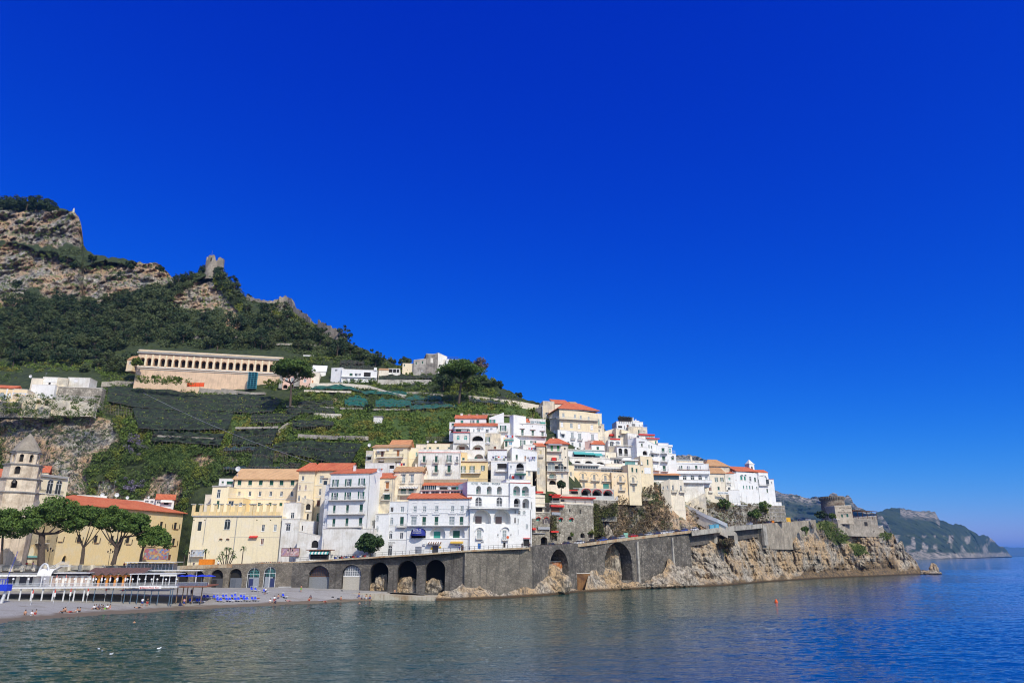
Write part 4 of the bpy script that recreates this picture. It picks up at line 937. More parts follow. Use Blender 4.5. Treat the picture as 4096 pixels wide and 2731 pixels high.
H('brown_roofed_house','beige house with brown tiles, two blue shuttered windows and striped awnings',ZC,682,1166,806,1330,229,-2,9,BEIGE(7),roof='gable',ridge=735,roofmat=T_OLD,over=.5,sink=3,items=[
 ('w',[848,994],858,1000,58,M_CURT),('box',806,890,846,858,.35,M_GTRIM,'lintel'),('box',952,1038,842,854,.35,M_GTRIM,'lintel'),('bal',800,880,1006,.5,.7,'d'),('bal',948,1030,1006,.5,.7,'d'),
 ('cor',682,1166,1018,.15,.1),('awn',780,945,1064,1098,1.4,M_AWNW,M_GREYM),('awn',945,1108,1064,1098,1.4,M_AWNW,M_GREYM),('g',[842,975],1102,1200,100),('bal',730,1135,1212,1.2,1.,'w'),
 ('d',[880],1235,1300,200,stucco('pink_shade',(.55,.40,.34)))])
H('beige_flank','narrow beige flank with green balcony shutters right of the brown roofed house',ZC,1166,1248,800,1100,232,25,6,BEIGE(8),sink=3,items=[('g',[1215],700,790,40)])
H('white_house','large pale house with green shutters and four iron balconies under a scalloped parapet',ZC,1098,1838,474,948,236,3,12,WOLD(20),sink=4,roof='flat',roofmat=M_RED,items=[
 ('g',[1204,1415],532,648,54),('o',[1640],522,640,46),('w',[1776],545,645,34),('bal',1150,1250,654,.9,.95,'d'),('bal',1360,1462,656,.9,.95,'d'),('bal',1588,1692,656,.9,.95,'d'),('bal',1748,1808,650,.7,.9,'d'),
 ('g',[1202],700,790,56),('g',[1412,1638],694,822,64),('bal',1356,1458,828,.9,.95,'d'),('bal',1586,1688,828,.9,.95,'d'),('cor',1098,1838,666,.1,.06),('cor',1098,1838,480,.2,.2),('mast',1405,960)][:-1])
H('roof_parapet','grey scalloped parapet on the pale house with green shutters',ZC,1105,1836,428,474,240,3,6,WOLD(21),cat='parapet',sink=1)
H('yellow_house','yellow house with orange roof, curved balcony and brown shutters',ZC,308,905,388,735,241,-3,10,PALEY(5),roof='gable',ridge=350,roofmat=T_OLD,over=.5,sink=4,items=[
 ('s',[475],442,550,52,M_BROWN),('s',[750],430,545,54,M_ORW),('awn',385,548,425,440,1.,M_AWNW),('box',680,845,414,424,.5,M_GTRIM,'lintel'),('ac',575,430),('ac',412,470),
 ('bal',378,845,565,1.5,1.05,'d'),('d',[455],612,650,100,M_DARK),('awn',395,520,598,612,.9,M_BROWN,M_AWNW),('d',[745],638,665,105,M_DARK),('cor',308,905,576,.12,.08,M_WFR),('laundry',530,900,672,1.1,1.6),('dish',245,378,.6,.5)])
H('orange_roofed_storey','upper yellow storey under the highest orange tiles of the yellow house',ZC,612,945,348,420,246,-3,8,PALEY(6),roof='gable',ridge=270,roofmat=tiles('orange_tiles',(.62,.24,.09),(.70,.34,.15)),over=.4,sink=4,items=[])
H('grey_annex','rounded grey annex with a green striped awning left of the yellow house',ZC,188,308,455,660,240,-6,7,GREYB(5),sink=4,items=[('d',[250],545,600,70,M_DARK),('awn',210,302,515,550,1.,M_AWNW,M_GREEN),('bal',190,306,660,.8,1.,'g')])
H('white_plaster_wall','blotchy white garden wall and laundry terrace under the yellow house',ZC,175,690,665,830,236,-3,8,WOLD(22),cat='wall',sink=5,items=[('d',[640],700,760,80),('box',605,672,760,838,.3,M_WFR,'door')])
H('yellow_house','plain yellow wing with a teal window, right of the curved balcony house',ZC,905,1100,398,735,244,12,9,PALEY(7),sink=4,items=[('w',[1072],470,540,34,M_TEAL),('d',[1065],668,725,50,M_BROWN),('d',[935],650,715,18),('w',[937],420,525,14),('cor',905,1100,578,.12,.08,M_WFR)])
H('yellow_house','low yellow house with four green shutters beneath the pergola',ZC,1255,1703,322,425,254,0,8,PALEY(8),sink=6,roof='flat',roofmat=M_BROWN,items=[('g',[1306,1441,1638],380,412,48),('dish',1268,292,.45,.4),('dish',1405,292,.45,.4)])
H('beige_house','low beige house end with washing line left of the low yellow house',ZC,1060,1256,340,430,254,0,8,BEIGE(9),sink=6,items=[('g',[1215],392,420,50)])
H('ochre_house','ochre house with three green shuttered windows and long balcony',ZD,358,785,1118,1392,242,0,9,YELLOW(6),sink=5,items=[
 ('o',[405],1188,1290,40),('o',[543],1188,1290,44),('o',[711],1182,1258,32),('bal',358,680,1302,1.2,1.,'w'),('cor',358,785,1122,.25,.25,M_BROWN),('g',[406],1055,1100,46)])
H('ochre_strip','ochre upright strip house beside the pale house with green shutters',ZD,358,460,975,1118,245,0,6,YELLOW(7),sink=2,items=[('g',[406],1052,1100,46)])
H('white_terrace_house','white terrace house with a wide shaded arch and white balustrade',ZD,384,742,942,1112,248,0,10,WOLD(23),sink=3,items=[('U',[648],1002,1095,140,M_PINKD:=plain('pink_plaster',(.50,.30,.26)),70,2.),('d',[602],1048,1100,50,M_GREEN),('box',440,780,1078,1086,.9,M_WFR,'balustrade_rail'),('box',440,780,1100,1112,.9,M_WFR,'terrace_edge')])
H('arched_house','cream house with two arched green windows over a wide pink arch',ZD,244,512,668,938,252,0,11,WOLD(24),sink=3,items=[('a',[322,440],708,780,52,M_TEAL),('U',[394],840,932,212,M_BROWN,92,2.),('box',262,500,782,834,.5,WOLD(25),'balcony_parapet'),('box',244,512,656,666,.4,M_RED,'tile_edge')])
H('arched_house','weathered cream house with a black oval loggia over a pink arch',ZD,512,748,664,940,251.4,0,11,WOLD(26),sink=3,items=[('U',[630],714,798,172,M_DARK,60,1.6),('U',[634],858,938,178,M_BROWN,80,2.)])
H('beige_house','blank beige house with one green shuttered window and two air conditioners',ZD,748,990,682,940,252,3,11,GREYB(6),sink=3,items=[('o',[788],735,812,38),('ac',768,834),('ac',808,834),('d',[900],880,935,40,M_BROWN)])
H('white_house','low white row of rooms under a long red roof',ZD,268,925,562,668,258,0,9,WHITE(27),roof='gable',ridge=526,roofmat=T_RED,over=.4,sink=3,items=[('g',[328],612,650,90),('w',[484],612,650,50),('a',[568],608,655,22,M_GLASS),('w',[645],612,660,50),('w',[778],612,668,52),('ac',712,598),('ac',850,596),('box',618,680,596,602,.3,M_BROWN,'lintel'),('bal',750,955,672,.8,.8,'w'),('awn',282,505,585,598,1.2,M_AWNW)])
H('white_house','cream top house with red roof and bright teal shutters',ZD,278,762,442,528,265,0,9,WHITE(28),roof='gable',ridge=400,roofmat=T_RED,over=.4,sink=3,items=[('s',[382],470,524,48,M_TEAL),('o',[548],468,522,34),('s',[630],464,520,46,M_TEAL),('chim',487,372,420,.9,M_PINKD,.4),('chim',612,372,420,.9,M_PINKD,.4),('chim',368,360,420,.9,None,.4)])
H('white_lean_to','small white lean-to with two openings at the left edge of the town',ZD,186,272,508,680,262,0,7,WHITE(29),sink=3,items=[('g',[243],520,555,48),('d',[232],625,668,34,M_BROWN),('box',180,272,618,624,.3,M_RED,'tile_edge')])
H('white_gabled_house','white house with teal shutters and a steep wedge shaped gable',ZD,808,1040,432,700,267,0,8,WHITE(30),sink=3,roof='none',items=[('w',[862],462,520,50),('box',816,838,460,520,.08,M_TEAL,'shutter'),('box',886,908,460,520,.08,M_TEAL,'shutter'),('cor',808,950,522,.15,.4),('term',808,940,432,.02,'w')])
def wedge():
 a = P(*ZD(812,432),268); b = P(*ZD(1040,430),268); t = P(*ZD(1040,350),268)
 r = empty('gable_wedge',(a.x,a.y,a.z),0,'white wedge shaped gable rising to a point above the teal shuttered house','gable')
 MB().prism([(0,0),(b.x-a.x,0),(b.x-a.x,t.z-a.z)],0,5).build('gable_wall',WHITE(31),r)
wedge()
H('white_house','white house with green balcony door and laundry below a tall bare flank',ZD,925,1135,520,700,262,0,9,WHITE(32),sink=6,items=[('o',[1030],555,640,54,M_GREEN),('bal',962,1112,655,1.,.95,'g'),('w',[1032],685,698,50),('laundry',1065,1190,712,1.,1.)])
H('tall_white_flank','tall blank white wall rising between two shuttered white houses',ZD,1130,1192,408,740,263,-55,6,WHITE(33),cat='wall',sink=4)
H('white_house','wide white house with a full width balcony and four green doors',ZD,1190,1702,522,900,262,12,12,WHITE(34),sink=4,roof='flat',items=[
 ('s',[1232],618,700,54),('s',[1332],612,718,44),('s',[1494],628,735,42),('s',[1648],650,752,42),('bal',1205,1702,712,1.3,1.,'w'),('o',[1338],782,872,44),('o',[1502],795,830,50),('w',[1228],780,830,22,M_DARK),
 ('box',1290,1368,602,608,.3,M_BROWN,'lintel'),('box',1448,1536,622,628,.3,M_BROWN,'lintel'),('box',1602,1690,640,646,.3,M_BROWN,'lintel'),('cor',1190,1702,516,.2,.2),('dish',1268,470,.5,.5)]+[('d',[x],y-9,y+9,9,M_DARK) for x,y in ((1220,540),(1328,548),(1488,568),(1642,582))])
H('red_terrace','red tiled roof terrace with glass screens above the four green doors',ZD,1195,1440,492,530,270,12,6,WHITE(35),cat='roof terrace',roof='gable',ridge=452,roofmat=T_RED,sink=2,over=.3)
H('grey_terrace_room','grey rooftop room with a green netting fence',ZD,1440,1695,450,540,272,12,6,WOLD(36),cat='rooftop room',sink=4,items=[('gx',1455,1620,480,530,5,M_WFR,M_CURT),('box',1615,1690,500,538,.2,M_TEAL,'net_screen')])
H('green_balcony_house','small pale house with green door, blue window and laundry on its roof',ZD,1045,1192,792,912,256,5,7,WOLD(37),sink=5,items=[('g',[1078],795,890,42,M_GREEN),('w',[1145],806,862,50,plain('blue_glass',(.08,.25,.38))),('box',1040,1195,780,792,.5,M_TEAL,'canopy'),('box',1035,1060,740,790,.3,YELLOW(8),'wall_stub')])
H('white_laundry_house','white house with towels on the line and green doors',ZD,785,1088,930,1118,246,0,9,WHITE(38),sink=3,items=[('g',[918],1024,1105,50),('g',[1045],1030,1112,38),('laundry',860,1100,1040,.7,.8),('bal',800,1160,1112,.8,.9,'w'),('cor',785,1088,934,.2,.3,M_BROWN)])
H('white_house','white house with a slanting parapet, green shutter and orange door',ZD,1165,1562,900,1128,248,8,9,WHITE(39),yt1=968,sink=3,items=[('g',[1242],1010,1100,38),('s',[1375],1030,1118,26,M_ORW),('bal',1160,1385,1112,.9,.9,'w'),('ac',1422,1050),('laundry',1440,1560,1046,1.,.7)])
H('white_house','white house with a black terrace room and white balustrade',ZD,838,1112,1120,1300,244,0,9,WHITE(40),sink=4,items=[('d',[1010],1150,1240,150,M_DARK),('bal',910,1088,1278,1.1,1.05,'w'),('g',[930],1170,1240,26),('chim',994,1215,1290,.5)][:3])
H('white_house','white house with a shaded arched loggia above a green awning',ZD,1112,1386,1120,1312,242,3,9,WHITE(41),sink=2,items=[('A',[1296],1140,1262,118,M_DARK),('w',[1150],1185,1225,30),('bal',1228,1356,1266,.7,.95,'w'),('cor',1112,1386,1130,.12,.2)])
H('white_house','low white room with green awning and red tablecloth right above the hotel roof',ZD,1150,1386,1312,1420,241,3,8,WHITE(42),sink=3,items=[('awn',1210,1384,1300,1330,1.6,M_GREEN),('g',[1304],1340,1395,38),('box',1165,1205,1345,1385,.4,M_RED,'parasol_screen')])
H('beige_house','beige house with a slim blue shuttered window',ZD,1386,1490,1128,1440,249,8,8,BEIGE(11),sink=4,items=[('w',[1438],1258,1340,40,M_CURT),('U',[1420],1175,1240,60,M_TRIM,30,.2)])
H('grey_gabled_house','small grey white house front with lean-to roof and washing lines',ZD,1342,1560,858,1000,256,14,8,WOLD(43),sink=4,items=[('w',[1450],845,870,40),('laundry',1400,1540,900,.8,.6)])
H('tall_narrow_house','tall narrow beige house with pale shutters above a dark arch',ZD,1555,1692,880,1490,256,6,9,GREYB(8),roof='shed',ridge=832,roofmat=T_RED,over=.3,sink=3,items=[('s',[1616],940,1012,44,plain('cream_shutter',(.62,.52,.28))),('bal',1585,1662,1045,.7,.9,'w'),('a',[1582],1205,1310,40,M_CURT),('U',[1556+30],1372,1480,92,M_DARK,46,2.)])
H('tall_house','tall beige house with bright green shutters and two big arched windows',ZD,1712,2055,832,1500,259,8,11,BEIGE(12),roof='hip',ridge=766,roofmat=T_RED,over=.7,sink=3,items=[
 ('s',[1792,1893],862,955,44,plain('bright_green_shutter',(.02,.30,.03))),('bal',1712,1950,962,1.1,1.,'w'),('awn',1730,1945,826,862,1.2,M_GREYM),('d',[1830],1060,1105,90,M_BROWN),('w',[1922],1010,1075,40,M_CURT),('box',1790,1850,1060,1110,1.1,M_RED,'hanging_rug'),
 ('bal',1702,1960,1112,1.0,.9,'g'),('H',[1785],1120,1262,122,M_DARK),('H',[1932],1145,1270,98,M_DARK),('d',[1998],900,935,20),('d',[2010],1040,1062,16),('bal',1715,2055,1270,1.,.8,'w'),
 ('U',[1806],1292,1378,110,M_TEAL,50,1.2),('w',[1955],1300,1372,34,M_CURT),('bal',1730,1870,1382,.9,.9,'w'),('w',[2010],1195,1245,26,plain('blue_glass',(.08,.25,.38))),('U',[1806],1408,1478,110,M_DARK,55,1.4),('U',[1940],1408,1478,100,M_DARK,50,1.4)])
# stone houses and terraces right of the hotel
H('stone_house','rubble stone house with two arched windows and a dark garage arch beside the white hotel',ZI,270,665,610,1350,240,14,9,STONE(1),'stone house',sink=3,items=[('U',[408],712,800,86,M_TEAL,43,.4),('H',[585],712,855,88,M_GLASS),('U',[538],1155,1340,140,M_DARK,50,3.),('box',280,560,1068,1078,.5,M_GREYM,'stair_edge'),('box',395,660,935,990,.6,M_GREYM,'railing'),('hood',[408,585],752,100,None,M_RED),('awn',268,348,955,990,.9,M_RED)])
H('plaster_terraces','sandy plaster terraces with brown awnings stepping up behind the white hotel',ZI,340,560,195,620,249,10,8,BEIGE(14),'terrace house',yt1=235,sink=3,items=[('box',345,600,478,488,.9,M_WFR,'canopy'),('d',[430],500,595,150,M_DARK),('box',345,520,135,180,.4,M_RED,'brick_edge'),('cor',340,560,268,.1,.3),('cor',340,560,400,.1,.2)])
H('stone_retaining_wall','high rubble retaining wall with slit windows below the railed terrace',ZI,660,1650,400,1345,247,27,9,STONE(2),'wall',yt1=455,sink=3,items=[('U',[908],728,815,80,M_TEAL,40,.5),('U',[1145],742,815,80,M_TEAL,40,.5),('d',[1115],535,600,32),('d',[1350],550,640,24),('hood',[908,1145],765,92,None,M_RED),
  ('d',[790],500,600,190,M_BROWN),('box',660,960,445,490,1.1,M_RED,'lean_to_roof'),('box',700,890,605,670,.5,M_GREYM,'balcony_front'),('U',[800],1105,1240,60,M_DARK,30,.8),('U',[1110],1140,1230,100,M_DARK,50,1.5),('U',[1400],1070,1175,96,M_DARK,48,1.5),('U',[1580],1060,1175,96,M_DARK,48,1.5),('box',655,820,1020,1060,1.4,M_RED,'awning')])
H('stone_retaining_wall','rubble stone retaining wall right of the slit windows, topped by the restaurant terrace',ZI,1650,2160,330,560,266,14,8,STONE(3),'wall',sink=4,items=[('d',[1905,1938],345,410,14)])
H('covered_terrace','covered terrace with rust red tiled roof, dark opening and long white railing',ZI,900,1640,290,400,253,25,6,BEIGE(15),'terrace house',yt1=325,sink=1,items=[('d',[955],315,365,80,M_GLASS),('box',895,1650,264,300,1.5,M_RED,'roof_edge'),('bal',985,1600,405,1.2,1.,'w'),('s',[1240,1460],330,400,40,M_BROWN)])
H('covered_terrace','small dark terrace room with red roof slab above the stone stairs',ZI,725,900,270,400,250,-4,6,GREYB(9),'terrace house',sink=1,items=[('d',[810],290,385,150,M_DARK),('box',715,905,245,280,1.2,M_RED,'roof_edge'),('bal',690,900,405,.9,.9,'w')])
H('covered_terrace','upper little terrace with a maroon slab and white rail left of the red arches',ZI,740,1150,215,270,257,16,6,GREYB(10),'terrace house',sink=1,items=[('box',640,900,205,232,1.2,M_RED,'roof_edge'),('term',885,1150,215,.9,'w'),('d',[820],232,262,120,M_DARK)])
H('restaurant','grey restaurant front with three bright red arched canopies and white railings',ZI,1335,2110,66,320,268,14,9,stucco('grey_plaster',(.42,.42,.39),None,.6,4),'restaurant',yt1=100,sink=3,items=[('U',[1480],100,230,210,M_DARK,100,3.),('U',[1725],115,235,205,M_DARK,100,3.),('U',[1965],130,245,200,M_DARK,98,3.),('hood',[1480],160,214,None,M_RED),('hood',[1725],175,208,None,M_RED),('hood',[1965],190,204,None,M_RED),('bal',1350,2150,318,2.2,1.3,'w'),('box',1520,1526,190,240,1.4,M_WFR,'sign_post')])
H('wooden_hut','small dark wooden hut under a flat maroon roof above the terraces',ZI,1070,1335,120,215,262,6,6,GREYB(11),'hut',sink=1,items=[('d',[1200],140,200,200,M_DARK),('box',1065,1280,105,125,.9,M_RED,'roof_edge'),('box',1180,1320,66,80,.8,M_GTRIM,'pergola_slab')])
# yellow hotel on the cliff
H('peach_hotel','peach hotel with blind arches over grey shuttered doors and small balconies',ZE,302,775,884,1115,286,12,12,PEACH(1),'hotel',yt1=905,sink=5,roof='flat',items=[
 ('s',[412],922,990,30,M_GRSH),('s',[555],932,1003,32,M_GRSH),('s',[694],942,1010,34,M_GRSH),('hood',[414],940,95),('hood',[556],952,95),('hood',[696],962,95),
 ('bal',372,478,998,1.,1.,'g'),('bal',515,624,1010,1.,1.,'g'),('bal',652,764,1018,1.,1.,'g'),('cor',320,775,1022,.15,.15),
 ('s',[422],1030,1098,32,M_GRSH),('s',[562],1038,1105,34,M_GRSH),('s',[704],1045,1112,78,M_TEAL),('bal',330,790,1112,.9,1.1,'g'),('term',300,775,884,1.,'g')])
H('peach_hotel','right half of the peach hotel with two blind arches, darker and more stained',ZE,775,985,908,1150,288,12,12,PEACH(2),'hotel',sink=5,items=[
 ('s',[884],952,1018,34,M_GRSH),('hood',[886],968,95),('bal',846,942,1026,1.,1.,'g'),('s',[888],1058,1130,34,M_GRSH),('bal',860,945,1132,.9,1.,'g'),('d',[808],955,968,8),('d',[812],1065,1075,8)])
H('stained_corner_house','stained cream corner house with two green shutters and a blind arch',ZE,985,1135,810,1160,289,14,11,CREAM(4),sink=5,items=[('g',[1033],842,905,26),('g',[1087],856,908,24),('s',[1043],965,1035,32,M_GRSH),('hood',[1042],975,86),('bal',1005,1095,1042,1.,1.,'g'),('s',[1050],1070,1145,34,M_GRSH)])
H('cream_house','plain cream house squeezed between the tall arched house and the peach hotel',ZE,232,306,820,1115,281,12,9,CREAM(9),sink=4,items=[('w',[262],900,950,20,M_GLASS),('w',[275],1000,1045,20,M_CURT)])
H('glazed_gallery','long gallery with dark glazing and a thin white roof slab over the peach hotel',ZE,290,962,812,884,291,12,7,WOLD(45),'gallery',yt1=842,sink=1,items=[('gx',310,600,822,868,9,M_WFR,M_GLASS),('gx',640,940,850,895,8,M_WFR,M_GLASS),('box',270,620,796,808,1.2,M_WFR,'roof_slab'),('box',300,960,868,874,1.3,M_GTRIM,'terrace_edge')])
H('arcaded_wall','stained pale wall pierced by three wide flat arches under the teal awnings',ZE,245,745,715,812,294,12,8,WOLD(46),'arcade',sink=2,items=[('U',[348],762,800,74,M_DARK,20,1.),('U',[488],762,802,96,M_DARK,26,1.),('U',[632],775,806,96,M_DARK,24,1.),('cor',245,745,716,.25,.2)])
H('white_restaurant','white restaurant terrace shaded by long teal awnings',ZE,225,690,618,715,297,8,8,WHITE(47),'restaurant',sink=2,items=[('d',[370],672,708,150,M_DARK),('d',[510],676,708,120,M_GLASS),('d',[605],678,712,90,M_DARK),('awn',290,440,645,690,2.4,M_AWNG),('awn',440,548,656,694,2.4,M_AWNG),('awn',552,642,664,708,2.4,M_AWNG),('gx',648,690,682,712,5,M_WFR,M_GLASS),('cor',225,690,622,.2,.4),('chim',350,590,620,.7),('chim',425,595,625,.7)])
H('white_house','white house with a small red roof and one tall green shutter',ZE,522,682,552,665,301,10,8,WHITE(48),roof='gable',ridge=515,roofmat=T_RED,over=.4,sink=4,items=[('g',[600],582,655,34),('bal',580,650,658,.7,.8,'w')])
H('pink_flank','pinkish blank flank of the small red roofed house',ZE,437,522,520,620,303,-30,6,PINK(2),'house flank',sink=4)
# the big palazzo
H('palazzo','big cream and ochre palazzo, white below, with an orange tiled roof against the sky',ZE,120,608,100,605,306,16,16,CREAM(5),'palazzo',yt1=170,sink=6,roof='hip',ridge=48,roofmat=T_RED,over=.7,items=[
 ('w',[168],162,212,28,M_CURT),('w',[312],178,226,24,M_CURT),('w',[385],192,236,24,M_CURT),('w',[485],208,244,22,M_CURT),
 ('bal',75,600,236,1.2,1.0,'g',M_GTRIM),('cor',118,608,112,.3,.25,M_WFR),
 ('w',[150],275,335,34,M_WFR),('w',[268],288,350,34,M_CURT),('w',[366],298,358,32,M_WFR),('w',[525],310,372,32,M_WFR),
 ('w',[162],425,472,38,M_GLASS),('awn',132,190,392,425,1.,M_AWNW),('w',[280],408,490,38,M_CURT),('w',[373],420,498,40,M_CURT),('w',[534],430,512,36,M_CURT),
 ('bal',258,314,494,.6,.8,'g'),('bal',347,405,504,.6,.8,'g'),('bal',512,562,518,.6,.8,'g'),('box',248,304,384,394,.3,M_TRIM,'lintel'),('box',340,400,394,404,.3,M_TRIM,'lintel'),('box',500,556,406,418,.3,M_TRIM,'lintel'),
 ('s',[230],518,580,26,M_CURT),('s',[282],530,590,28,M_CURT),('s',[376],535,590,26,M_CURT)])
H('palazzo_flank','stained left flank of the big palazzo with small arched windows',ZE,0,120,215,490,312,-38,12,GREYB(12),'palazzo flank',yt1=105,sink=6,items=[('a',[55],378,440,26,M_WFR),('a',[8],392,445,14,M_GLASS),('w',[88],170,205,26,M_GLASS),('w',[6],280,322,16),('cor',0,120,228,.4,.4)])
H('palazzo_white_front','white painted lower front skin of the palazzo',ZE,98,608,372,612,305.6,16,2,WHITE(49),'palazzo front',yt1=412,sink=2,items=[
 ('w',[162],425,472,38,M_GLASS),('w',[280],408,490,38,M_CURT),('w',[373],420,498,40,M_CURT),('w',[534],430,512,36,M_CURT),('bal',258,314,494,.7,.8,'g'),('bal',347,405,504,.7,.8,'g'),('bal',512,562,518,.7,.8,'g'),('awn',132,190,392,425,1.,M_AWNW),
 ('s',[230],518,580,26,M_CURT),('s',[282],530,590,28,M_CURT),('s',[376],535,590,26,M_CURT)])
H('palazzo_wing','rear right wing of the palazzo with a balcony and green framed window',ZE,600,652,168,420,318,20,10,BEIGE(16),'palazzo wing',sink=8,items=[('w',[612],240,318,22,M_TEAL),('bal',596,645,322,.9,.9,'d'),('w',[616],365,400,18)])
H('palazzo_wing','lower stub of the palazzo wing at its right edge',ZE,652,682,304,470,322,20,8,GREYB(13),'palazzo wing',sink=8,items=[])
H('attic_house','small beige attic with a red roof peeking over the palazzo',ZE,60,245,42,120,326,14,8,BEIGE(17),'attic',yt1=50,sink=8,roof='shed',ridge=0,roofmat=T_RED,over=.4)
H('attic_house','brown gabled attic at the top right of the palazzo roof',ZE,265,352,50,120,330,14,8,GREYB(14),'attic',sink=8,roof='gable',ridge=28,roofmat=T_OLD,over=.2)
H('grey_tower_house','tall bare grey concrete house block left of the palazzo',ZD,1655,1835,175,470,320,10,10,GREYB(15),'house',sink=8,items=[('w',[1720],350,385,60),('box',1645,1652,240,470,.2,M_WMET,'drainpipe')])
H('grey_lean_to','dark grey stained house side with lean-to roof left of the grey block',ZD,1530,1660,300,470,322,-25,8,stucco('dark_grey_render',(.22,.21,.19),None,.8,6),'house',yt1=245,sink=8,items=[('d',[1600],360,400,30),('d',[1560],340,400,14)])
# upper right cluster
H('rooftop_house','white stepped house at the very top with a dark roof trellis',ZE,835,1168,268,340,338,8,8,WHITE(50),sink=6,roof='flat',items=[('d',[975],308,345,26,M_BROWN),('d',[1048],298,328,44,M_DARK),('d',[880],322,348,50,M_DARK),('a',[935],318,362,14,M_GLASS),('w',[1122],305,340,14),('bal',1000,1160,330,.9,.9,'w')])
H('rooftop_house','beige block under the topmost white house with a green door',ZE,985,1220,335,440,336,10,9,GREYB(16),sink=8,items=[('g',[1114],372,424,20),('d',[1180],388,394,30),('term',1165,1220,335,.9,'d')])
H('rooftop_room','small white rooftop room carrying chimneys below the dark trellis',ZE,915,1120,255,270,340,8,6,WHITE(51),'rooftop room',sink=2,items=[('chim',1050,215,255,.9,None,.3),('chim',1085,238,258,.6,None,.2),('term',880,1040,250,1.1,'d')])
def trellis():
 a = P(*ZE(875,252),338); b = P(*ZE(1040,240),338); r = empty('roof_trellis',(a.x,a.y,a.z),math.radians(6),'dark roof trellis with drooping vine on the topmost house','trellis')
 mb = MB(); w_ = (b-a).length; h_ = P(*ZE(875,205),338).z-a.z
 for k in range(7): mb.box(w_*k/6-.06,w_*k/6+.06,0,.12,-1.5,h_*.8)
 for k in range(4): mb.box(0,w_,-.2,4,h_*.8*k/3+.01,h_*.8*k/3+.1)
 mb.build('trellis_frame',M_IRON,r); mb = MB()
 for k in range(260):
  x = random.uniform(-.3,w_*.9); z = h_*.85+random.gauss(0,.35)-.25*x/w_*h_; s_ = .25; y = random.uniform(0,3)
  mb.add([(x-s_,y,z),(x+s_,y+.1,z+random.uniform(-.2,.2)),(x+random.uniform(-.2,.2),y,z+s_*1.4)],[(0,1,2)])
 mb.build('vine',plain('dark_leaf',(.02,.04,.015),.8),r)
trellis()
H('beige_terraced_house','long blank beige house with a slanting roofline below the sky',ZJ,-10,380,185,345,322,12,9,BEIGE(18),yt1=75,sink=8,roof='flat',items=[('d',[320],255,300,60,M_TEAL),('box',215,385,218,262,1.4,M_RED,'lean_to_awning')])
H('yellow_topped_house','beige house with an ochre side wall and two round windows',ZJ,380,690,75,460,320,14,8,BEIGE(19),yt1=160,sink=8,items=[('g',[455],245,300,60,M_GREEN),('a',[605],250,338,44,M_BROWN),('box',510,680,100,178,-.02,YELLOW(9),'ochre_panel',.001)][:2])
H('ochre_wall','small ochre plastered gable wall beside the topmost houses',ZJ,505,690,100,182,319,14,2,PALEY(9),'wall',yt1=150,sink=.2)
H('arched_white_house','pale house with a row of four little arched windows',ZJ,650,860,185,320,318,16,8,WOLD(52),yt1=212,sink=6,items=[('a',[687],250,318,26,M_BROWN),('a',[732],256,320,24,M_BROWN),('a',[770],262,302,16,M_BROWN)])
H('terrace_house','grey terrace house with iron railings and two white framed arched doors',ZJ,0,205,350,660,312,10,9,GREYB(17),yt1=340,sink=6,items=[('term',0,200,335,1.,'g'),('box',112,120,270,650,.15,M_WMET,'drainpipe')])
H('white_arched_house','white house with two big arched glass doors and a brick red terrace edge',ZJ,200,495,355,500,310,12,9,WHITE(53),sink=6,items=[('H',[272],388,505,86,M_WFR),('a',[405],398,480,86,M_CURT),('hood',[272,405],420,120,None,M_WFR),('term',200,480,345,1.,'g'),('box',235,470,312,345,.3,M_RED,'brick_edge')])
H('white_loggia_house','white loggia house with green shutters under a thin flat roof slab',ZJ,400,905,490,740,306,12,9,WHITE(54),yt1=560,sink=6,items=[('U',[480],540,715,90,M_DARK,40,.5),('U',[610],550,725,90,M_DARK,40,.5),('g',[424],568,652,30),('g',[566],580,668,26),('o',[790],590,730,50),('bal',400,860,724,.4,1.,'w'),('box',375,930,478,494,.8,M_TRIM,'roof_slab')])
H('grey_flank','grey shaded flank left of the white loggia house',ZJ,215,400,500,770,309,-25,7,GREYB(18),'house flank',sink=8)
H('white_hotel_block','white hotel block with a moulded green window and a shaded arch',ZJ,862,1110,292,740,304,10,10,WHITE(55),'hotel',yt1=345,sink=6,items=[('g',[985],430,500,44),('box',915,1045,378,398,.35,M_GTRIM,'lintel'),('U',[1060],600,705,110,M_DARK,50,1.2),('cor',950,1095,515,.1,.06)])
H('white_hotel_block','blank white gable end left of the moulded green window',ZJ,660,864,340,545,308,-30,6,WHITE(56),'hotel',yt1=292,sink=5,items=[('w',[765],415,450,60,M_WFR)])
H('balcony_hotel','white hotel front receding to the right with three rows of scalloped balconies',ZJ,1110,1370,355,1110,308,38,10,WHITE(57),'hotel',yt1=480,sink=8,items=[('g',[1154],462,535,26),('g',[1213],485,548,24),('g',[1175],670,720,24),('g',[1235],685,745,60),('g',[1240],910,965,24),
 ('bal',1180,1360,650,1.3,1.,'s'),('bal',1200,1360,840,1.3,1.,'s'),('bal',1240,1370,1060,1.3,1.,'s')])
H('beige_overhang_house','pale roof pavilion with maroon edge above the scalloped balconies',ZJ,1090,1360,325,480,322,14,8,BEIGE(20),'pavilion',sink=5,items=[('g',[1310],368,445,40,M_TEAL),('box',1080,1385,305,325,.8,M_RED,'roof_edge')])
H('glass_pavilion','glazed rooftop pavilion with a terracotta edge',ZJ,920,1280,240,325,326,14,7,WOLD(58),'pavilion',sink=6,items=[('gx',1060,1260,245,300,5,M_WFR,M_CURT),('box',900,1280,212,240,.6,M_RED,'roof_edge')])
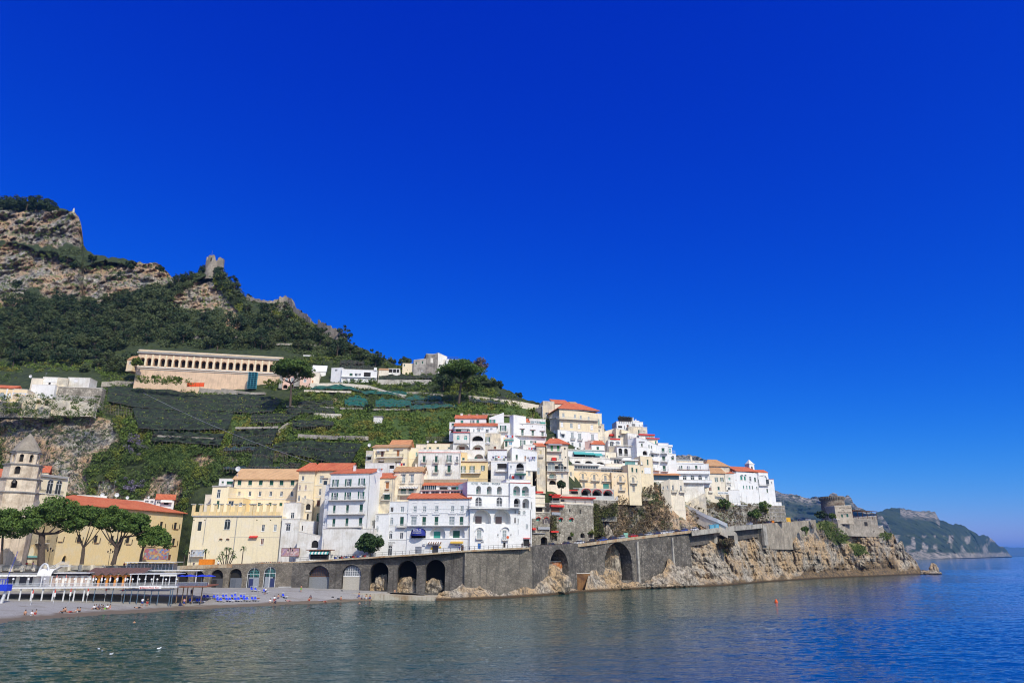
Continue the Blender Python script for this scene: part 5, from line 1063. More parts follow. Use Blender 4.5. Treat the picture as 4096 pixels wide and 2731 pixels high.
H('balcony_hotel','tall white hotel tower with three round balconies stacked on green shutters',ZJ,1345,1612,478,1110,312,10,12,WHITE(59),'hotel',sink=8,items=[('g',[1484],535,655,74),('g',[1498],722,850,74),('g',[1512],948,1085,76),('bal',1425,1570,664,1.5,1.,'w',M_WFR),('bal',1430,1590,862,1.5,1.,'w',M_WFR),('bal',1440,1600,1086,1.5,1.,'w',M_WFR),('hood',[1500],700,150,None,M_WFR),('hood',[1512],905,150,None,M_WFR)])
H('roof_parapet','solid white parapet terrace crowning the hotel tower',ZJ,1365,1608,425,480,315,10,8,WHITE(60),'parapet',sink=1)
H('white_corner_house','white corner house with one green window and a little glass balcony room',ZJ,1608,1800,675,1100,314,12,10,WHITE(61),sink=6,items=[('g',[1708],750,812,64),('hood',[1706],742,70,None,M_WFR),('term',1615,1775,660,1.2,'w')])
H('balcony_room','small white balcony room with a green pane on the corner house',ZJ,1610,1694,512,662,316,12,6,WHITE(62),'balcony room',sink=1,items=[('w',[1648],550,655,50,M_TEAL),('box',1600,1700,465,512,.4,M_WFR,'parapet')])
H('grey_cream_house','tall grey cream house with a long green shutter and a white framed window',ZJ,960,1245,728,1330,300,12,10,CREAM(6),yt1=745,sink=8,items=[('g',[1122],805,935,40),('w',[1132],1040,1115,64,M_CURT),('box',1042,1194,1000,1140,.06,M_WFR,'white_panel'),('g',[994],1060,1112,28),('w',[980],850,920,28,M_WFR),('box',955,1010,928,936,.3,M_GTRIM,'sill')])
H('cream_house','cream house with two green shutters below a glazed veranda',ZJ,640,960,960,1200,297,12,10,BEIGE(21),sink=8,items=[('g',[762],990,1105,46),('g',[866],1025,1115,44)])
H('veranda','green framed glazed veranda with a thin white roof',ZJ,520,885,830,960,299,12,6,WOLD(63),'veranda',sink=1,items=[('gx',590,820,850,945,4,M_TEAL,plain('green_glass',(.12,.26,.24),.2)),('d',[560],850,890,60),('box',510,890,805,832,.7,M_WFR,'roof_slab')])
H('veranda','wide dark window bay under a white slab beside the green veranda',ZJ,215,530,790,905,302,12,6,WOLD(64),'veranda',sink=1,items=[('gx',320,500,798,895,3,M_WFR,M_GLASS),('d',[270],868,892,14),('box',240,530,762,784,.9,M_GTRIM,'roof_slab')])
H('beige_link_house','beige block with two tiny windows behind the veranda bay',ZJ,130,380,640,800,305,12,8,BEIGE(22),sink=6,items=[('w',[170],710,780,32,M_GLASS),('d',[168],866,905,16)])
H('stucco_terrace_wall','pale terrace wall with slits under the dark window bay',ZJ,130,530,905,1010,296.5,12,5,BEIGE(23),'terrace wall',sink=3,items=[('d',[280,400],985,1005,60,M_DARK)])
# restaurant pavilion and the long white hotel
H('pavilion_restaurant','glazed restaurant pavilion with a long orange tiled roof on the cliff edge',ZJ,1255,1850,1165,1290,309,9,9,M_TEAL if False else WOLD(65),'restaurant',yt1=1195,roof='shed',ridge=1098,roofmat=tiles('orange_tiles',(.62,.24,.09),(.70,.34,.15)),over=.9,sink=4,items=[('gx',1262,1845,1150,1285,11,M_IRON,plain('blue_glass_wall',(.01,.05,.09),.12))])
H('long_white_hotel','long white hotel wing with green shutters above arched windows and a deep terrace parapet',ZF,150,735,408,665,322,8,11,WHITE(66),'hotel',yt1=412,sink=3,items=[
 ('g',[170],440,505,44),('g',[293],436,502,42),('g',[530],434,500,40),('a',[412],442,500,42,M_CURT),('w',[593],445,495,14,M_GLASS),
 ('box',268,276,436,505,1.2,M_WFR,'divider'),('box',395,402,436,505,1.,M_WFR,'divider'),('box',146,728,508,518,1.3,M_BROWN,'terrace_edge'),('box',146,728,520,568,1.25,M_WFR,'terrace_parapet'),
 ('a',[347],585,658,62,M_GLASS),('a',[469],585,658,62,M_GLASS),('a',[590],585,658,62,M_GLASS),('a',[244],590,655,34,M_GLASS),('w',[686],604,656,42,M_CURT),('bal',150,725,506,1.25,.9,'w'),('cor',100,640,392,.5,.2,M_WFR)])
H('white_terrace_slab','broad white terrace slab over a row of little blind arches',ZF,325,775,662,706,320.6,6,6,WHITE(67),'terrace',sink=0)
H('white_buttress_wall','high white flaking wall with a scalloped shadowy top under the terrace slab',ZF,330,662,706,1030,322,4,5,WOLD(68),'wall',sink=4,items=[('U',[365+k*48],722,765,44,None,20,.25) for k in range(6)])
H('roof_terrace','rooftop terrace with grey screens and a chimney above the long white hotel',ZF,222,640,360,390,330,8,6,GREYB(19),'roof terrace',sink=3,items=[('gx',230,440,338,362,6,M_GREYM,M_CURT),('chim',455,285,365,1.,None,.1)])
H('cliff_house','tall plain cream house standing on the bare cliff with two balcony doors',ZF,125,345,660,1130,309,6,9,BEIGE(24),sink=6,items=[('w',[163],742,828,32,M_GLASS),('w',[288],748,835,30,M_GLASS),('bal',135,230,850,.9,.9,'d'),('bal',262,352,858,.9,.9,'d'),('U',[180],865,915,60,None,28,.3),('U',[305],878,925,60,None,28,.3),('cor',130,350,1130,.1,.05)])
H('cliff_house_wing','lower cream wing with slanting top left of the tall cliff house',ZF,-20,122,705,950,308,-20,7,BEIGE(25),sink=8,yt1=650,items=[('w',[10],760,808,24,M_CURT),('w',[78],755,810,26,M_CURT)])
H('stepped_wall','rising stone ramp wall between the cliff house and the beige house',ZF,365,690,1030,1130,318,6,4,GREYB(20),'wall',yt1=870,sink=5)
# beige house with brown roofs, then the convent hotel
H('beige_house','beige house with four green windows, an arched window and old brown tiles',ZF,665,1000,552,1010,338,10,11,BEIGE(26),sink=6,roof='gable',ridge=475,roofmat=T_OLD,over=.5,items=[('o',[842],620,688,24),('o',[932],622,686,26),('s',[880],765,822,36),('a',[748],748,832,44,M_BROWN),('box',722,784,842,865,.7,M_TRIM,'sill_box')])
H('brown_roofed_house','upper brown roofed house with two small shutters behind the beige house',ZF,690,1040,435,560,346,12,10,GREYB(21),sink=6,roof='hip',ridge=350,roofmat=T_OLD,over=.6,items=[('g',[765],462,488,24),('g',[872],466,490,22),('d',[812],434,448,22)])
H('stone_gable','grey stone gable rising behind the brown roofs',ZF,935,1060,440,560,350,12,8,STONE(5),'house',sink=6)
LUNA = H('convent_hotel','big white convent hotel with sloping foot, orange roof and irregular windows',ZF,1180,1512,520,1060,354,20,15,WHITE(69),'hotel',yt1=560,roof='gable',ridge=462,roofmat=T_RED,over=.5,sink=5,items=[
 ('s',[1237],598,665,34,M_TEAL),('s',[1292],603,668,30,M_TEAL),('hood',[1237,1292],595,42,None,M_WFR),('w',[1378],610,685,30,M_GLASS),('s',[1452],622,690,28),('box',1362,1394,688,700,.3,M_WFR,'sill'),
 ('s',[1270],748,798,16,M_TEAL),('s',[1322],748,798,14,M_TEAL),('s',[1368],752,802,18,M_TEAL),('s',[1410],754,806,16),('s',[1481],766,812,16)])
H('convent_hotel','left shaded wall of the convent hotel with one green window',ZF,1108,1180,522,830,356,-40,6,WHITE(70),'hotel',sink=5,items=[])
H('convent_hotel','narrow white front with one green window, left of the convent',ZF,1128,1180,560,1050,352,6,6,WHITE(71),'hotel',sink=5,items=[('s',[1153],608,662,26)])
H('white_link_building','white link building with a little dome hood between the beige house and the convent',ZF,992,1128,558,830,347,6,8,WOLD(72),'house',roof='shed',ridge=515,roofmat=T_RED,over=.3,sink=3,items=[('w',[1050],620,668,34,M_TEAL),('w',[1045],775,825,44,M_GLASS),('hood',[1042],755,76,None,M_WFR),('bal',1010,1075,705,.7,.6,'w')])
H('white_lower_wall','plain white lower wall with the hotel name board at its left',ZF,1042,1215,820,1060,343,4,7,WHITE(73),'wall',sink=5,items=[])
H('convent_hotel_end','white end pavilion with a big fan shaped window',ZF,1500,1668,600,1060,360,12,14,WHITE(74),'hotel',sink=6,roof='none',items=[('H',[1565],590,745,110,M_GLASS),('s',[1643],798,860,24),('bal',1515,1655,750,.9,.9,'w'),('hood',[1565],640,142,None,M_WFR)])
H('convent_hotel_end','tall white tower end of the convent hotel with a slim red eave',ZF,1655,1765,655,1060,363,14,10,WHITE(75),'hotel',yt1=655,sink=6,roof='flat',roofmat=T_RED,items=[('w',[1710],685,722,16,M_GLASS)])
H('convent_gable','white gabled attic with a red roof edge behind the fan window',ZF,1505,1655,545,620,370,12,8,WHITE(76),'attic',roof='gable',ridge=510,roofmat=T_RED,over=.2,sink=6)
H('white_step_wall','low white wall stub at the right foot of the convent hotel',ZF,1765,1868,1012,1075,364,10,6,WHITE(77),'wall',sink=6)
H('stone_foundation','rough stone foundation wall under the convent hotel behind scaffolding',ZF,1060,1930,1062,1290,349,14,8,STONE(6),'wall',sink=.5,yt1=1068)
def belfry():
 Y = 366; a = P(*ZF(1322,500),Y); b = P(*ZF(1480,500),Y); w_ = (b.x-a.x)*.62; zb = P(*ZF(1400,545),Y).z; zt = P(*ZF(1400,412),Y).z; za = P(*ZF(1385,330),Y).z
 r = empty('bell_tower',((a.x+b.x)/2,Y+3,zb),math.radians(24),'small white bell tower with a pale pyramid spire above the convent roof','bell tower'); h = w_/2; H_ = zt-zb
 mb = MB().mat(WHITE(78)).box(-h,h,-h,h,-5,H_); mb.build('tower_body',WHITE(78),r)
 MB().box(-h-.25,h+.25,-h-.25,h+.25,H_+.01,H_+.35).build('cornice',M_TRIM,r)
 MB().add([(-h,-h,H_+.36),(h,-h,H_+.36),(h,h,H_+.36),(-h,h,H_+.36),(0,0,za-zb)],[(0,1,4),(1,2,4),(2,3,4),(3,0,4),(0,3,2,1)]).build('spire',WOLD(79),r)
 for s_ in (0,1):
  g = arc(-.5,.5,H_*.3,H_*.78); mb = MB(); mb.prism(g,-h-.02,-h+.1) if s_ == 0 else mb.add([(-h-.02,u,z) for u,z in g],[tuple(range(len(g)))])
  mb.build('belfry_opening',M_DARK,r)
belfry()
def name_board():
 a = P(*ZF(865,845),337); b = P(*ZF(1035,838),337); z0 = P(*ZF(865,885),337).z; w_ = b.x-a.x; h_ = a.z-z0
 r = empty('hotel_sign',(a.x,a.y,z0),math.radians(3),'white HOTEL LUNA board on struts by the convent hotel','sign')
 MB().box(0,w_,0,.15,0,h_).build('sign_board',M_WFR,r); f = House.letters.__get__(type('T',(),{'root':r})())
 f('HOTEL LUNA',.3,h_*.22,h_*.55,w_-.6,plain('blue_grey_letter',(.10,.17,.20)),-.05)
 MB().tube((w_*.2,.1,0),(w_*.7,2.2,-h_*2.6),.12).tube((w_*.8,.1,0),(w_*.85,2.2,-h_*2.),.12).build('strut',M_IRON,r)
name_board()
# left: long yellow building with the red roof, church and bell tower
FA, FB = P(0,2120,190), P(745,2130,257)
def FY(px, py=2120):
 a, _ = ray(px, py); d = (FB-FA); t = (FA.x-a*FA.y)/(a*d.y-d.x); return FA.y+t*d.y
def fac(name, label, x0, x1, yt, yb, mat, dep, **k):
 return H(name, label, Z1, x0, x1, yt, yb, FY(x0,(yt+yb)/2), 0, dep, mat, Y1=FY(x1,(yt+yb)/2), **k)
zh = lambda x, y: ZH(x, y)
def zi(kind, xs, y0, y1, w, *r): return (kind, [x/3.136 for x in xs], 1750+y0/3.136, 1750+y1/3.136, w/3.136)+r
fac('long_yellow_building','long ochre yellow building with a bright red tiled roof receding behind the pines',250,722,2014,2262,YELLOW(10),20,cat='building',sink=3,roof='hip',ridge=2002,roofmat=T_RED,over=1.,items=[
 zi('d',[1848,2026,2203],1042,1135,36),zi('d',[752,992,1206,1408,1608],1208,1305,44),zi('d',[2178],1262,1350,36),
 zi('U',[806],1478,1560,64,M_DARK,30,.6),zi('D',[2118],1465,1540,60,M_BROWN)]+[('box',(x-30)/3.136,(x+30)/3.136,1750+y/3.136,1750+(y+5)/3.136,.3,M_BROWN,'sill') for x,y in ((752,1300),(992,1305),(1206,1318),(1408,1326),(1608,1334),(2026,1135),(2203,1143),(2178,1352))]
 +[('box',(x+dx-1.5)/3.136,(x+dx+1.5)/3.136,1750+(y-60)/3.136,1750+y/3.136,.25,M_IRON,'iron_bracket') for x,y in ((752,1300),(992,1305),(1206,1318),(1408,1326),(1608,1334),(2026,1135),(2203,1143),(2178,1352)) for dx in (-42,46)])
fac('long_yellow_building','left end of the ochre building with faded fresco patch and arched black openings',-330,250,2014,2265,YELLOW(10),20,cat='building',sink=3,items=[
 zi('U',[395],1365,1480,66,M_DARK,30,.6),zi('U',[138],1515,1570,74,M_DARK,34,.6),zi('d',[372],1508,1570,60,M_DARK),zi('w',[500],1215,1310,52,M_GLASS),('bal',436/3.136,584/3.136,1750+1320/3.136,1.2,1.,'d'),
 ('box',84,176,1750+1480/3.136,1750+1500/3.136,.5,plain('teal_sign',(.2,.45,.4)),'shop_sign')])
fac('church','yellow church front with three tall arched windows beside the bell tower',150,268,1896,2016,PALEY(10),14,cat='church',sink=20,items=[
 zi('a',[518,632,742],508,690,80,M_GLASS),('cor',148,270,1898,.6,.6,M_GTRIM)]+[('bal',(x-48)/3.136,(x+48)/3.136,1750+y/3.136,.25,1.,'d') for x,y in ((515,688),(628,698),(738,708))])
def campanile():
 Y = 191; px = 84; c = P(px,1916,Y); r = empty('church_bell_tower',(c.x,c.y,8),math.radians(18),'weathered octagonal church bell tower with grey cone roof and a hanging bell','bell tower')
 zz = lambda y, x: P(ZH(x,y)[0],ZH(x,y)[1],Y).z-8
 zs = [0, zz(690,225), zz(520,262), zz(345,300), zz(190,325)]; top = P(119,1734,Y).z-8
 rad = [5.0,4.8,4.5,3.35]; m = stucco('belfry_render',(.74,.62,.46),(.40,.31,.21),.9,8)
 for i in range(4):
  n = 8; mb = MB(); R_ = rad[i]
  for k in range(n):
   a0, a1 = 2*math.pi*(k-.5)/n, 2*math.pi*(k+.5)/n; p0 = Vector((R_*math.cos(a0),R_*math.sin(a0),0)); p1 = Vector((R_*math.cos(a1),R_*math.sin(a1),0)); d = (p1-p0); w_ = d.length; d.normalize(); nn = Vector((d.y,-d.x,0))
   h_ = zs[i+1]-zs[i]; lo = []
   hole = None
   if i > 0 and k % 2 == (0 if i != 3 else 0) or i == 3: hole = arc(w_*.3,w_*.7,h_*.25,h_*.82) if i < 3 else arc(w_*.3,w_*.7,h_*.18,h_*.8)
   loops = [[Vector((0,0,0)),Vector((w_,0,0)),Vector((w_,h_,0)),Vector((0,h_,0))]]+([[Vector((u,z,0)) for u,z in hole]] if hole else [])
   flat = [q for l in loops for q in l]; f = lambda q, dep=0: p0+d*q.x-nn*dep+Vector((0,0,zs[i]+q.y))
   mb.add([f(q) for q in flat], tessellate_polygon(loops))
   if hole:
    nq = len(hole); mb.add([f(q) for q in loops[1]]+[f(q,.7) for q in loops[1]], [(j,(j+1)%nq,nq+(j+1)%nq,nq+j) for j in range(nq)])
    MB().add([f(q,.72) for q in loops[1]],[tuple(range(nq))]).build('belfry_opening',M_DARK,r)
  mb.build('tower_storey',m,r)
  MB().lathe([(R_+.35,zs[i+1]-.25),(R_+.45,zs[i+1]),(rad[min(i+1,3)] if i < 3 else .2,zs[i+1]+.12)],8).build('cornice',M_GTRIM,r).rotation_euler = (0,0,math.pi/8)
 MB().lathe([(3.6,zs[4]+.13),(2.8,zs[4]+(top-zs[4])*.3),(1.6,zs[4]+(top-zs[4])*.66),(.12,top)],16).build('cone_roof',stucco('grey_cone',(.30,.26,.20),(.18,.15,.11),.7,2),r)
 b = MB().lathe([(.55,0),(.42,.3),(.35,.8),(.1,1.)],12).build('bell',M_IRON,r); b.location = (0,-4.6,zs[1]+2.2)
campanile()
H('church_nave','gabled yellow church nave end behind the bell tower',ZH,470,610,430,470,236,30,10,PALEY(11),'church nave',sink=10,roof='gable',ridge=365,roofmat=T_RED,over=.3)
H('red_roofed_church_wing','left church wing with red roof strip at the frame edge',ZH,-300,75,480,700,228,20,12,PALEY(12),'church wing',sink=12,roof='gable',ridge=400,roofmat=T_RED,over=.5)
H('flat_roofed_house','white flat roofed house with satellite dishes behind the long red roof',ZH,1180,1800,770,870,262,30,10,WHITE(80),sink=4,items=[('dish',1285,715,.7),('dish',1466,716,.8),('dish',1598,750,.6),('mast',1250,580),('mast',1300,540),('mast',1450,530),('mast',1365,600),('mast',1415,640)])
H('flat_roofed_house','grey walled terrace house left of the satellite dishes',ZH,960,1340,720,790,266,30,10,WOLD(81),sink=4,items=[('d',[1110],725,760,60)])
H('white_house','white cubic house with glazed doors left of the small red roof',ZH,1798,1950,768,900,262,20,8,WHITE(82),sink=4,items=[('w',[1842],785,812,52,M_GLASS),('w',[1905],790,816,44,M_GLASS),('dish',1865,745,.4)])
H('small_red_roofed_house','small white house with bright red roof and pale striped awning',ZH,1952,2180,770,900,258,25,8,WHITE(83),sink=4,roof='gable',ridge=718,roofmat=T_RED,over=.4,items=[('w',[1992],792,828,60,M_GLASS),('awn',2020,2165,775,810,1.4,M_AWNW),('d',[2085],812,838,60,M_DARK)])
# upper hillside buildings
H('monastery','long cream monastery loggia with a row of tall dark arches',ZM,-151,1511,1190,1568,318,0,12,stucco('monastery_cream',(.70,.50,.33),(.44,.32,.22),.55,9),'monastery',Y1=332,sink=5,roof='flat',roofmat=M_GTRIM,items=[
 ('A',[-90+78.2*k for k in range(20)],1282,1372,52,M_DARK),('cor',-160,1520,1222,.6,.7,M_GTRIM),('cor',-155,1515,1200,.5,.3,CREAM(60)),('cor',-151,1511,1385,.5,.35,M_TRIM),('cor',-151,1511,1408,.3,.2,M_GTRIM)]
 +[('box',-51+78.2*k-9,-51+78.2*k+9,1246+k*4.1,1378+k*4.1,.18,CREAM(60),'pilaster') for k in range(20)])
def scaffold():
 a = P(*ZM(1145,1460),326); b = P(*ZM(1240,1460),326); z0 = P(*ZM(1190,1640),326).z; w_ = b.x-a.x; h_ = a.z-z0
 r = empty('scaffolding',(a.x,a.y-2.2,z0),math.radians(12),'blue green scaffolding tower against the monastery base','scaffolding'); mb = MB(); m2 = MB()
 for i in range(4):
  for y in (0,1.6): mb.tube((w_*i/3,y,0),(w_*i/3,y,h_),.09)
 for j in range(9):
  for y in (0,1.6): mb.box(0,w_,y-.06,y+.06,h_*j/8-.06,h_*j/8+.06)
  m2.box(0,w_,.06,1.5,h_*j/8-.03,h_*j/8+.03)
 mb.build('scaffold_tubes',plain('teal_steel',(.06,.26,.32),.6),r); m2.build('scaffold_deck',plain('teal_board',(.10,.32,.38),.7),r)
 MB().box(0,w_,1.7,1.75,0,h_).build('debris_net',plain('blue_net',(.07,.24,.32),.8),r)
scaffold()
H('chapel','tiny peach chapel with a cross left of the monastery arches',ZO,1448,1520,540,600,322,-10,6,PEACH(6),'chapel',sink=3,roof='gable',ridge=502,roofmat=T_OLD,over=.2,items=[('w',[1482],558,590,20,M_GLASS)])
H('buttress_house','pink house with twin arches between two big buttresses at the monastery corner',ZT,870,1350,-50,225,327,8,10,PINK(3),sink=4,items=[('U',[945],150,212,70,M_DARK,34,1.2),('U',[1052],140,200,40,M_DARK,20,1.2),('w',[965,1050],38,100,40,M_CURT),('w',[1255],62,112,44,M_CURT),('box',860,910,-40,215,1.4,M_CONC,'buttress'),('box',1095,1180,-60,190,1.6,M_CONC,'buttress')])
H('peach_house','small beige house with orange door behind the umbrella pine',ZT,1350,1480,-40,120,330,10,8,BEIGE(30),sink=4,items=[('d',[1375],80,122,20,M_ORW),('w',[1395],-10,20,36,M_BROWN)])
H('white_villa','long low white villa with terrace doors and a shaded pergola',ZN,488,905,812,950,332,8,9,WHITE(84),'villa',sink=4,items=[('g',[505],852,900,36),('g',[600],860,892,40),('w',[660],860,895,36),('d',[790],850,920,80,M_DARK),('w',[700],862,892,30),('box',485,905,902,912,.6,M_WFR,'ledge'),('U',[528],915,948,70,M_TRIM,30,.3),('d',[608],925,948,40,M_GLASS),('box',870,905,796,830,.4,WHITE(85),'chimney_block')])
H('white_villa','white gabled wing and blank flank at the left of the low villa',ZN,365,488,800,950,334,-10,8,WHITE(86),'villa',sink=4,items=[('w',[425],815,835,30)])
H('white_gabled_house','white gabled house with stained front left of the villa',ZN,135,300,835,960,338,10,8,WOLD(87),sink=4,roof='gable',ridge=776,roofmat=M_WFR,over=.2,items=[('s',[158],868,900,28,M_ORW),('d',[148],945,975,20,M_ORW)])
H('white_cottage','tiny white cottage half hidden among the olive trees',ZN,36,158,648,710,352,5,6,WHITE(88),'cottage',sink=4,items=[('w',[75],668,695,30,M_GLASS)])
H('brick_topped_shed','stone shed with a low orange roof beside a vine pergola',ZN,925,1040,822,870,336,6,6,BEIGE(31),'shed',sink=3,roof='shed',ridge=808,roofmat=T_OLD,over=.2)
H('pergola_house','dark open pergola room with white posts beside the stone shed',ZN,1040,1175,805,862,338,6,6,WOLD(89),'pergola',sink=1,items=[('d',[1105],812,852,120,M_DARK),('box',1088,1094,805,862,.3,M_WFR,'post'),('box',1130,1136,805,862,.3,M_WFR,'post')])
H('ruined_house','dark weathered ruined house with green shuttered windows on the crest',ZN,1480,1620,632,870,345,14,10,stucco('black_stained',(.30,.27,.23),(.12,.11,.10),.95,10),'ruined house',sink=3,items=[('g',[1550],688,735,22),('box',1535,1565,682,740,.1,M_TRIM,'window_surround')])
H('ruined_house','lower grey wing of the crest house with two green shutters and a slit',ZN,1335,1480,706,868,344,10,9,stucco('grey_stained',(.42,.39,.34),(.20,.18,.16),.9,11),'ruined house',sink=3,yt1=690,items=[('g',[1366],725,758,22),('g',[1440],716,752,22),('w',[1434],812,832,12,M_DARK)])
H('cream_wing','plain cream wing at the left end of the crest house',ZN,1205,1335,745,850,345,5,8,CREAM(8),sink=3,items=[('g',[1227],752,778,20)])
H('white_flank','white gabled right flank of the crest house',ZN,1620,1730,620,760,349,40,8,WOLD(90),sink=6,yt1=668,items=[('a',[1652],755,790,50,M_DARK)])
H('white_terrace','white roof terrace with dark railing at the right end of the crest house',ZN,1720,1865,695,740,350,10,8,WHITE(91),'terrace',sink=6,items=[('term',1725,1860,690,1.2,'d')])
H('white_house','cream and white stepped house with aerials among the trees',ZO,480,650,735,860,302,10,9,WOLD(92),sink=4,items=[('d',[565],795,820,26),('box',480,650,780,790,.1,M_WFR,'band'),('mast',507,670)])
H('white_house','beige roofed end of the stepped white house',ZO,352,480,750,850,301,5,8,BEIGE(32),sink=4,items=[('w',[385],818,832,30,M_BROWN),('dish',330,800,.7)])
H('white_house','white front room with sloping roof under the stepped house',ZO,360,630,818,870,297,8,6,WHITE(93),sink=4)
H('white_house','pair of pale flat roofed sheds right of the stepped house',ZO,775,1025,740,805,306,6,7,WOLD(94),sink=4,items=[('w',[865],760,790,40,M_WFR)])
H('grey_shed','grey slanting shed flank between the white houses',ZO,650,780,740,830,300,30,6,GREYB(22),'shed',sink=4)
H('orange_house','orange house with white pilasters, arched windows and a red roof edge',ZO,-60,150,855,985,288,12,8,PEACH(8),sink=4,roof='gable',ridge=838,roofmat=T_RED,over=.4,items=[('H',[20],908,972,56,M_GLASS),('a',[108],915,965,34,M_WFR),('box',68,84,865,985,.2,M_WFR,'pilaster'),('box',140,156,875,985,.2,M_WFR,'pilaster')])
H('orange_house','peach side wing of the orange house hung with washing',ZO,150,310,872,950,289,12,7,PEACH(9),sink=4,items=[('laundry',160,330,918,.8,.8)])
H('arcaded_wall','stone terrace arcade with three dark arches and white lattice fence above',ZO,200,590,960,1110,284,10,5,GREYB(34),'arcade',sink=3,yt1=990,items=[('U',[360],970,1040,48,M_DARK,24,1.),('U',[440],995,1042,40,M_BROWN,20,.6),('U',[528],995,1060,50,M_DARK,25,1.),('term',200,590,960,1.6,'w'),('box',385,420,930,1110,.6,BEIGE(34),'pillar'),('box',484,505,980,1080,.5,BEIGE(34),'pillar')])
H('stone_terrace_wall','sandy stone terrace wall with a white lattice balustrade',ZO,590,1080,985,1090,287,12,4,GREYB(35),'wall',yt1=1040,sink=3,items=[('term',590,1080,985,1.5,'w')])
H('stone_terrace_wall','tall sandy plaster garden wall with bougainvillea hanging from it',ZO,650,1160,845,1000,293,10,4,STONE(23),'wall',sink=3)
H('stone_terrace_wall','weathered white wall at the left frame edge below the orange house',ZO,-60,240,1015,1110,282,10,4,STONE(24),'wall',sink=3)
# ruins on the ridge
def ruin_tower():
 Y = 446; c = P(*ZM(738,230),Y); a = P(*ZM(642,230),Y); R_ = c.x-a.x; z0 = P(*ZM(738,330),Y).z-6; zt = P(*ZM(738,155),Y).z
 r = empty('ruined_tower',(c.x,c.y,z0),0,'ruined round watchtower with a broken crown on the rocky spur','ruined tower'); n = 40; vs = []; fs = []; H_ = zt-z0; rows = 12
 top = [];
 for k in range(n):
  t = 2*math.pi*k/n; x = math.cos(t); gap = 1.
  for (c0,w_) in ((-.62,.10),(.48,.12)):
   if abs(x-c0) < w_: gap = .80
  top.append(H_*gap*(1-.04*(x > .5))+.35*math.sin(k*2.3))
 for j in range(rows+1):
  for k in range(n):
   t = 2*math.pi*k/n; q = 1.06-.06*j/rows; vs.append((R_*q*math.cos(t)+.12*random.random(),R_*q*math.sin(t),top[k]*j/rows))
 for k in range(n):
  t = 2*math.pi*k/n; vs.append((R_*.82*math.cos(t),R_*.82*math.sin(t),top[k]))
 for k in range(n):
  t = 2*math.pi*k/n; vs.append((R_*.82*math.cos(t),R_*.82*math.sin(t),H_*.5))
 for j in range(rows+2):
  for k in range(n): fs.append((j*n+k,j*n+(k+1)%n,(j+1)*n+(k+1)%n,(j+1)*n+k))
 MB().add(vs,fs).build('tower_wall',RUIN(1),r)
 MB().box(-R_*.10,R_*.04,-R_*1.03,-R_*.8,H_*.72,H_*.88).build('slit_window',M_DARK,r)
 MB().tube((-R_*.5,0,H_*.5),(-R_*.5,0,H_*1.35),.05).tube((-R_*.62,0,H_*.5),(-R_*.62,0,H_*1.25),.04).build('aerial',M_GREYM,r)
ruin_tower()
def ruin_wall(label, pts, h, Yoff=0, th=2.5, mat=None, jag=.9):
 """a ruined wall that follows the ground between pixel points"""
 r0 = P(pts[0][0],pts[0][1],float(TY(*pts[0]))+Yoff); r = empty('ruined_wall',r0,0,label,'ruined wall'); mb = MB(); prev = None; k = 0
 for (x0,y0),(x1,y1) in zip(pts,pts[1:]):
  n = max(2,int(abs(x1-x0)/5))
  for i in range(n+1):
   f = i/n; x, y = x0+(x1-x0)*f, y0+(y1-y0)*f; p = P(x,y,float(TY(x,y))+Yoff)-r0; hh = h*(1+jag*.35*math.sin(k*1.9)*math.sin(k*.7)); k += 1
   cur = (p.x,p.y,p.z-3,p.z+hh)
   if prev:
    a, b = prev, cur
    mb.add([(a[0],a[1],a[2]),(b[0],b[1],b[2]),(b[0],b[1],b[3]),(a[0],a[1],a[3]),(a[0],a[1]+th,a[2]),(b[0],b[1]+th,b[2]),(b[0],b[1]+th,b[3]),(a[0],a[1]+th,a[3])],[(0,1,2,3),(4,7,6,5),(3,2,6,7),(0,3,7,4),(1,5,6,2)])
   prev = cur
 mb.build('wall_masonry',mat or RUIN(2),r)
ruin_wall('crenellated ruined rampart along the ridge right of the watchtower',[(985,1192),(1010,1203),(1045,1212),(1080,1216),(1110,1209)],2.2)
ruin_wall('broken ruin tower block on the ridge end with a jagged top',[(1114,1209),(1135,1205),(1150,1208),(1168,1224)],3.6,0,6)
ruin_wall('ruined rampart running down the skyline below the ridge ruins',[(1172,1240),(1202,1262),(1240,1288)],3.,-4)
ruin_wall('long ruined wall stepping down the skyline above the olive grove',[(1270,1300),(1300,1318),(1330,1333),(1352,1345),(1376,1368)],3.4,-5)
def pinnacle(px, py, h, Y):
 c = P(px,py,Y); o = MB().lathe([(.8,-2),(.7,h*.5),(.3,h*.9),(.05,h)],7).build('rock_pinnacle',GREYB(97),None,c); tag(o,'thin white stone marker on the brink of the high cliff','stone marker')
pinnacle(293,850,4.,488)
# sea walls, road edge, castle
def seawall(label, x0, x1, yt, yt1, yb, Y0, Y1, mat, dep=3, items=(), **k):
 return H('sea_wall', label, Z1, x0, x1, yt, yb, Y0, 0, dep, mat, cat='sea wall', yt1=yt1, Y1=Y1, sink=4, items=items, roof='none', **k)
def cv(Z, it):   # item given in a zoom's pixels -> full pixels
 k, xs, y0, y1, w = it[:5]; return (k, [Z(x,0)[0] for x in xs], Z(0,y0)[1], Z(0,y1)[1], w/Z.k)+tuple(it[5:])
def Wy(px): return interp(px, WALLY)
seawall('long concrete retaining wall behind the beach restaurant, below the pines',-330,250,2262,2258,2372,Wy(-330),Wy(250),M_CONC)
seawall('retaining wall of patchy concrete and stone left of the small beach arches',250,700,2260,2262,2372,Wy(250),Wy(700),masonry('patchy_wall',(.33,.29,.22),(.46,.41,.33),(.26,.23,.18),.9,4))
ARS = [(390,228,402,115),(565,220,402,120),(735,208,402,118),(888,200,400,115),(1043,195,388,112)]
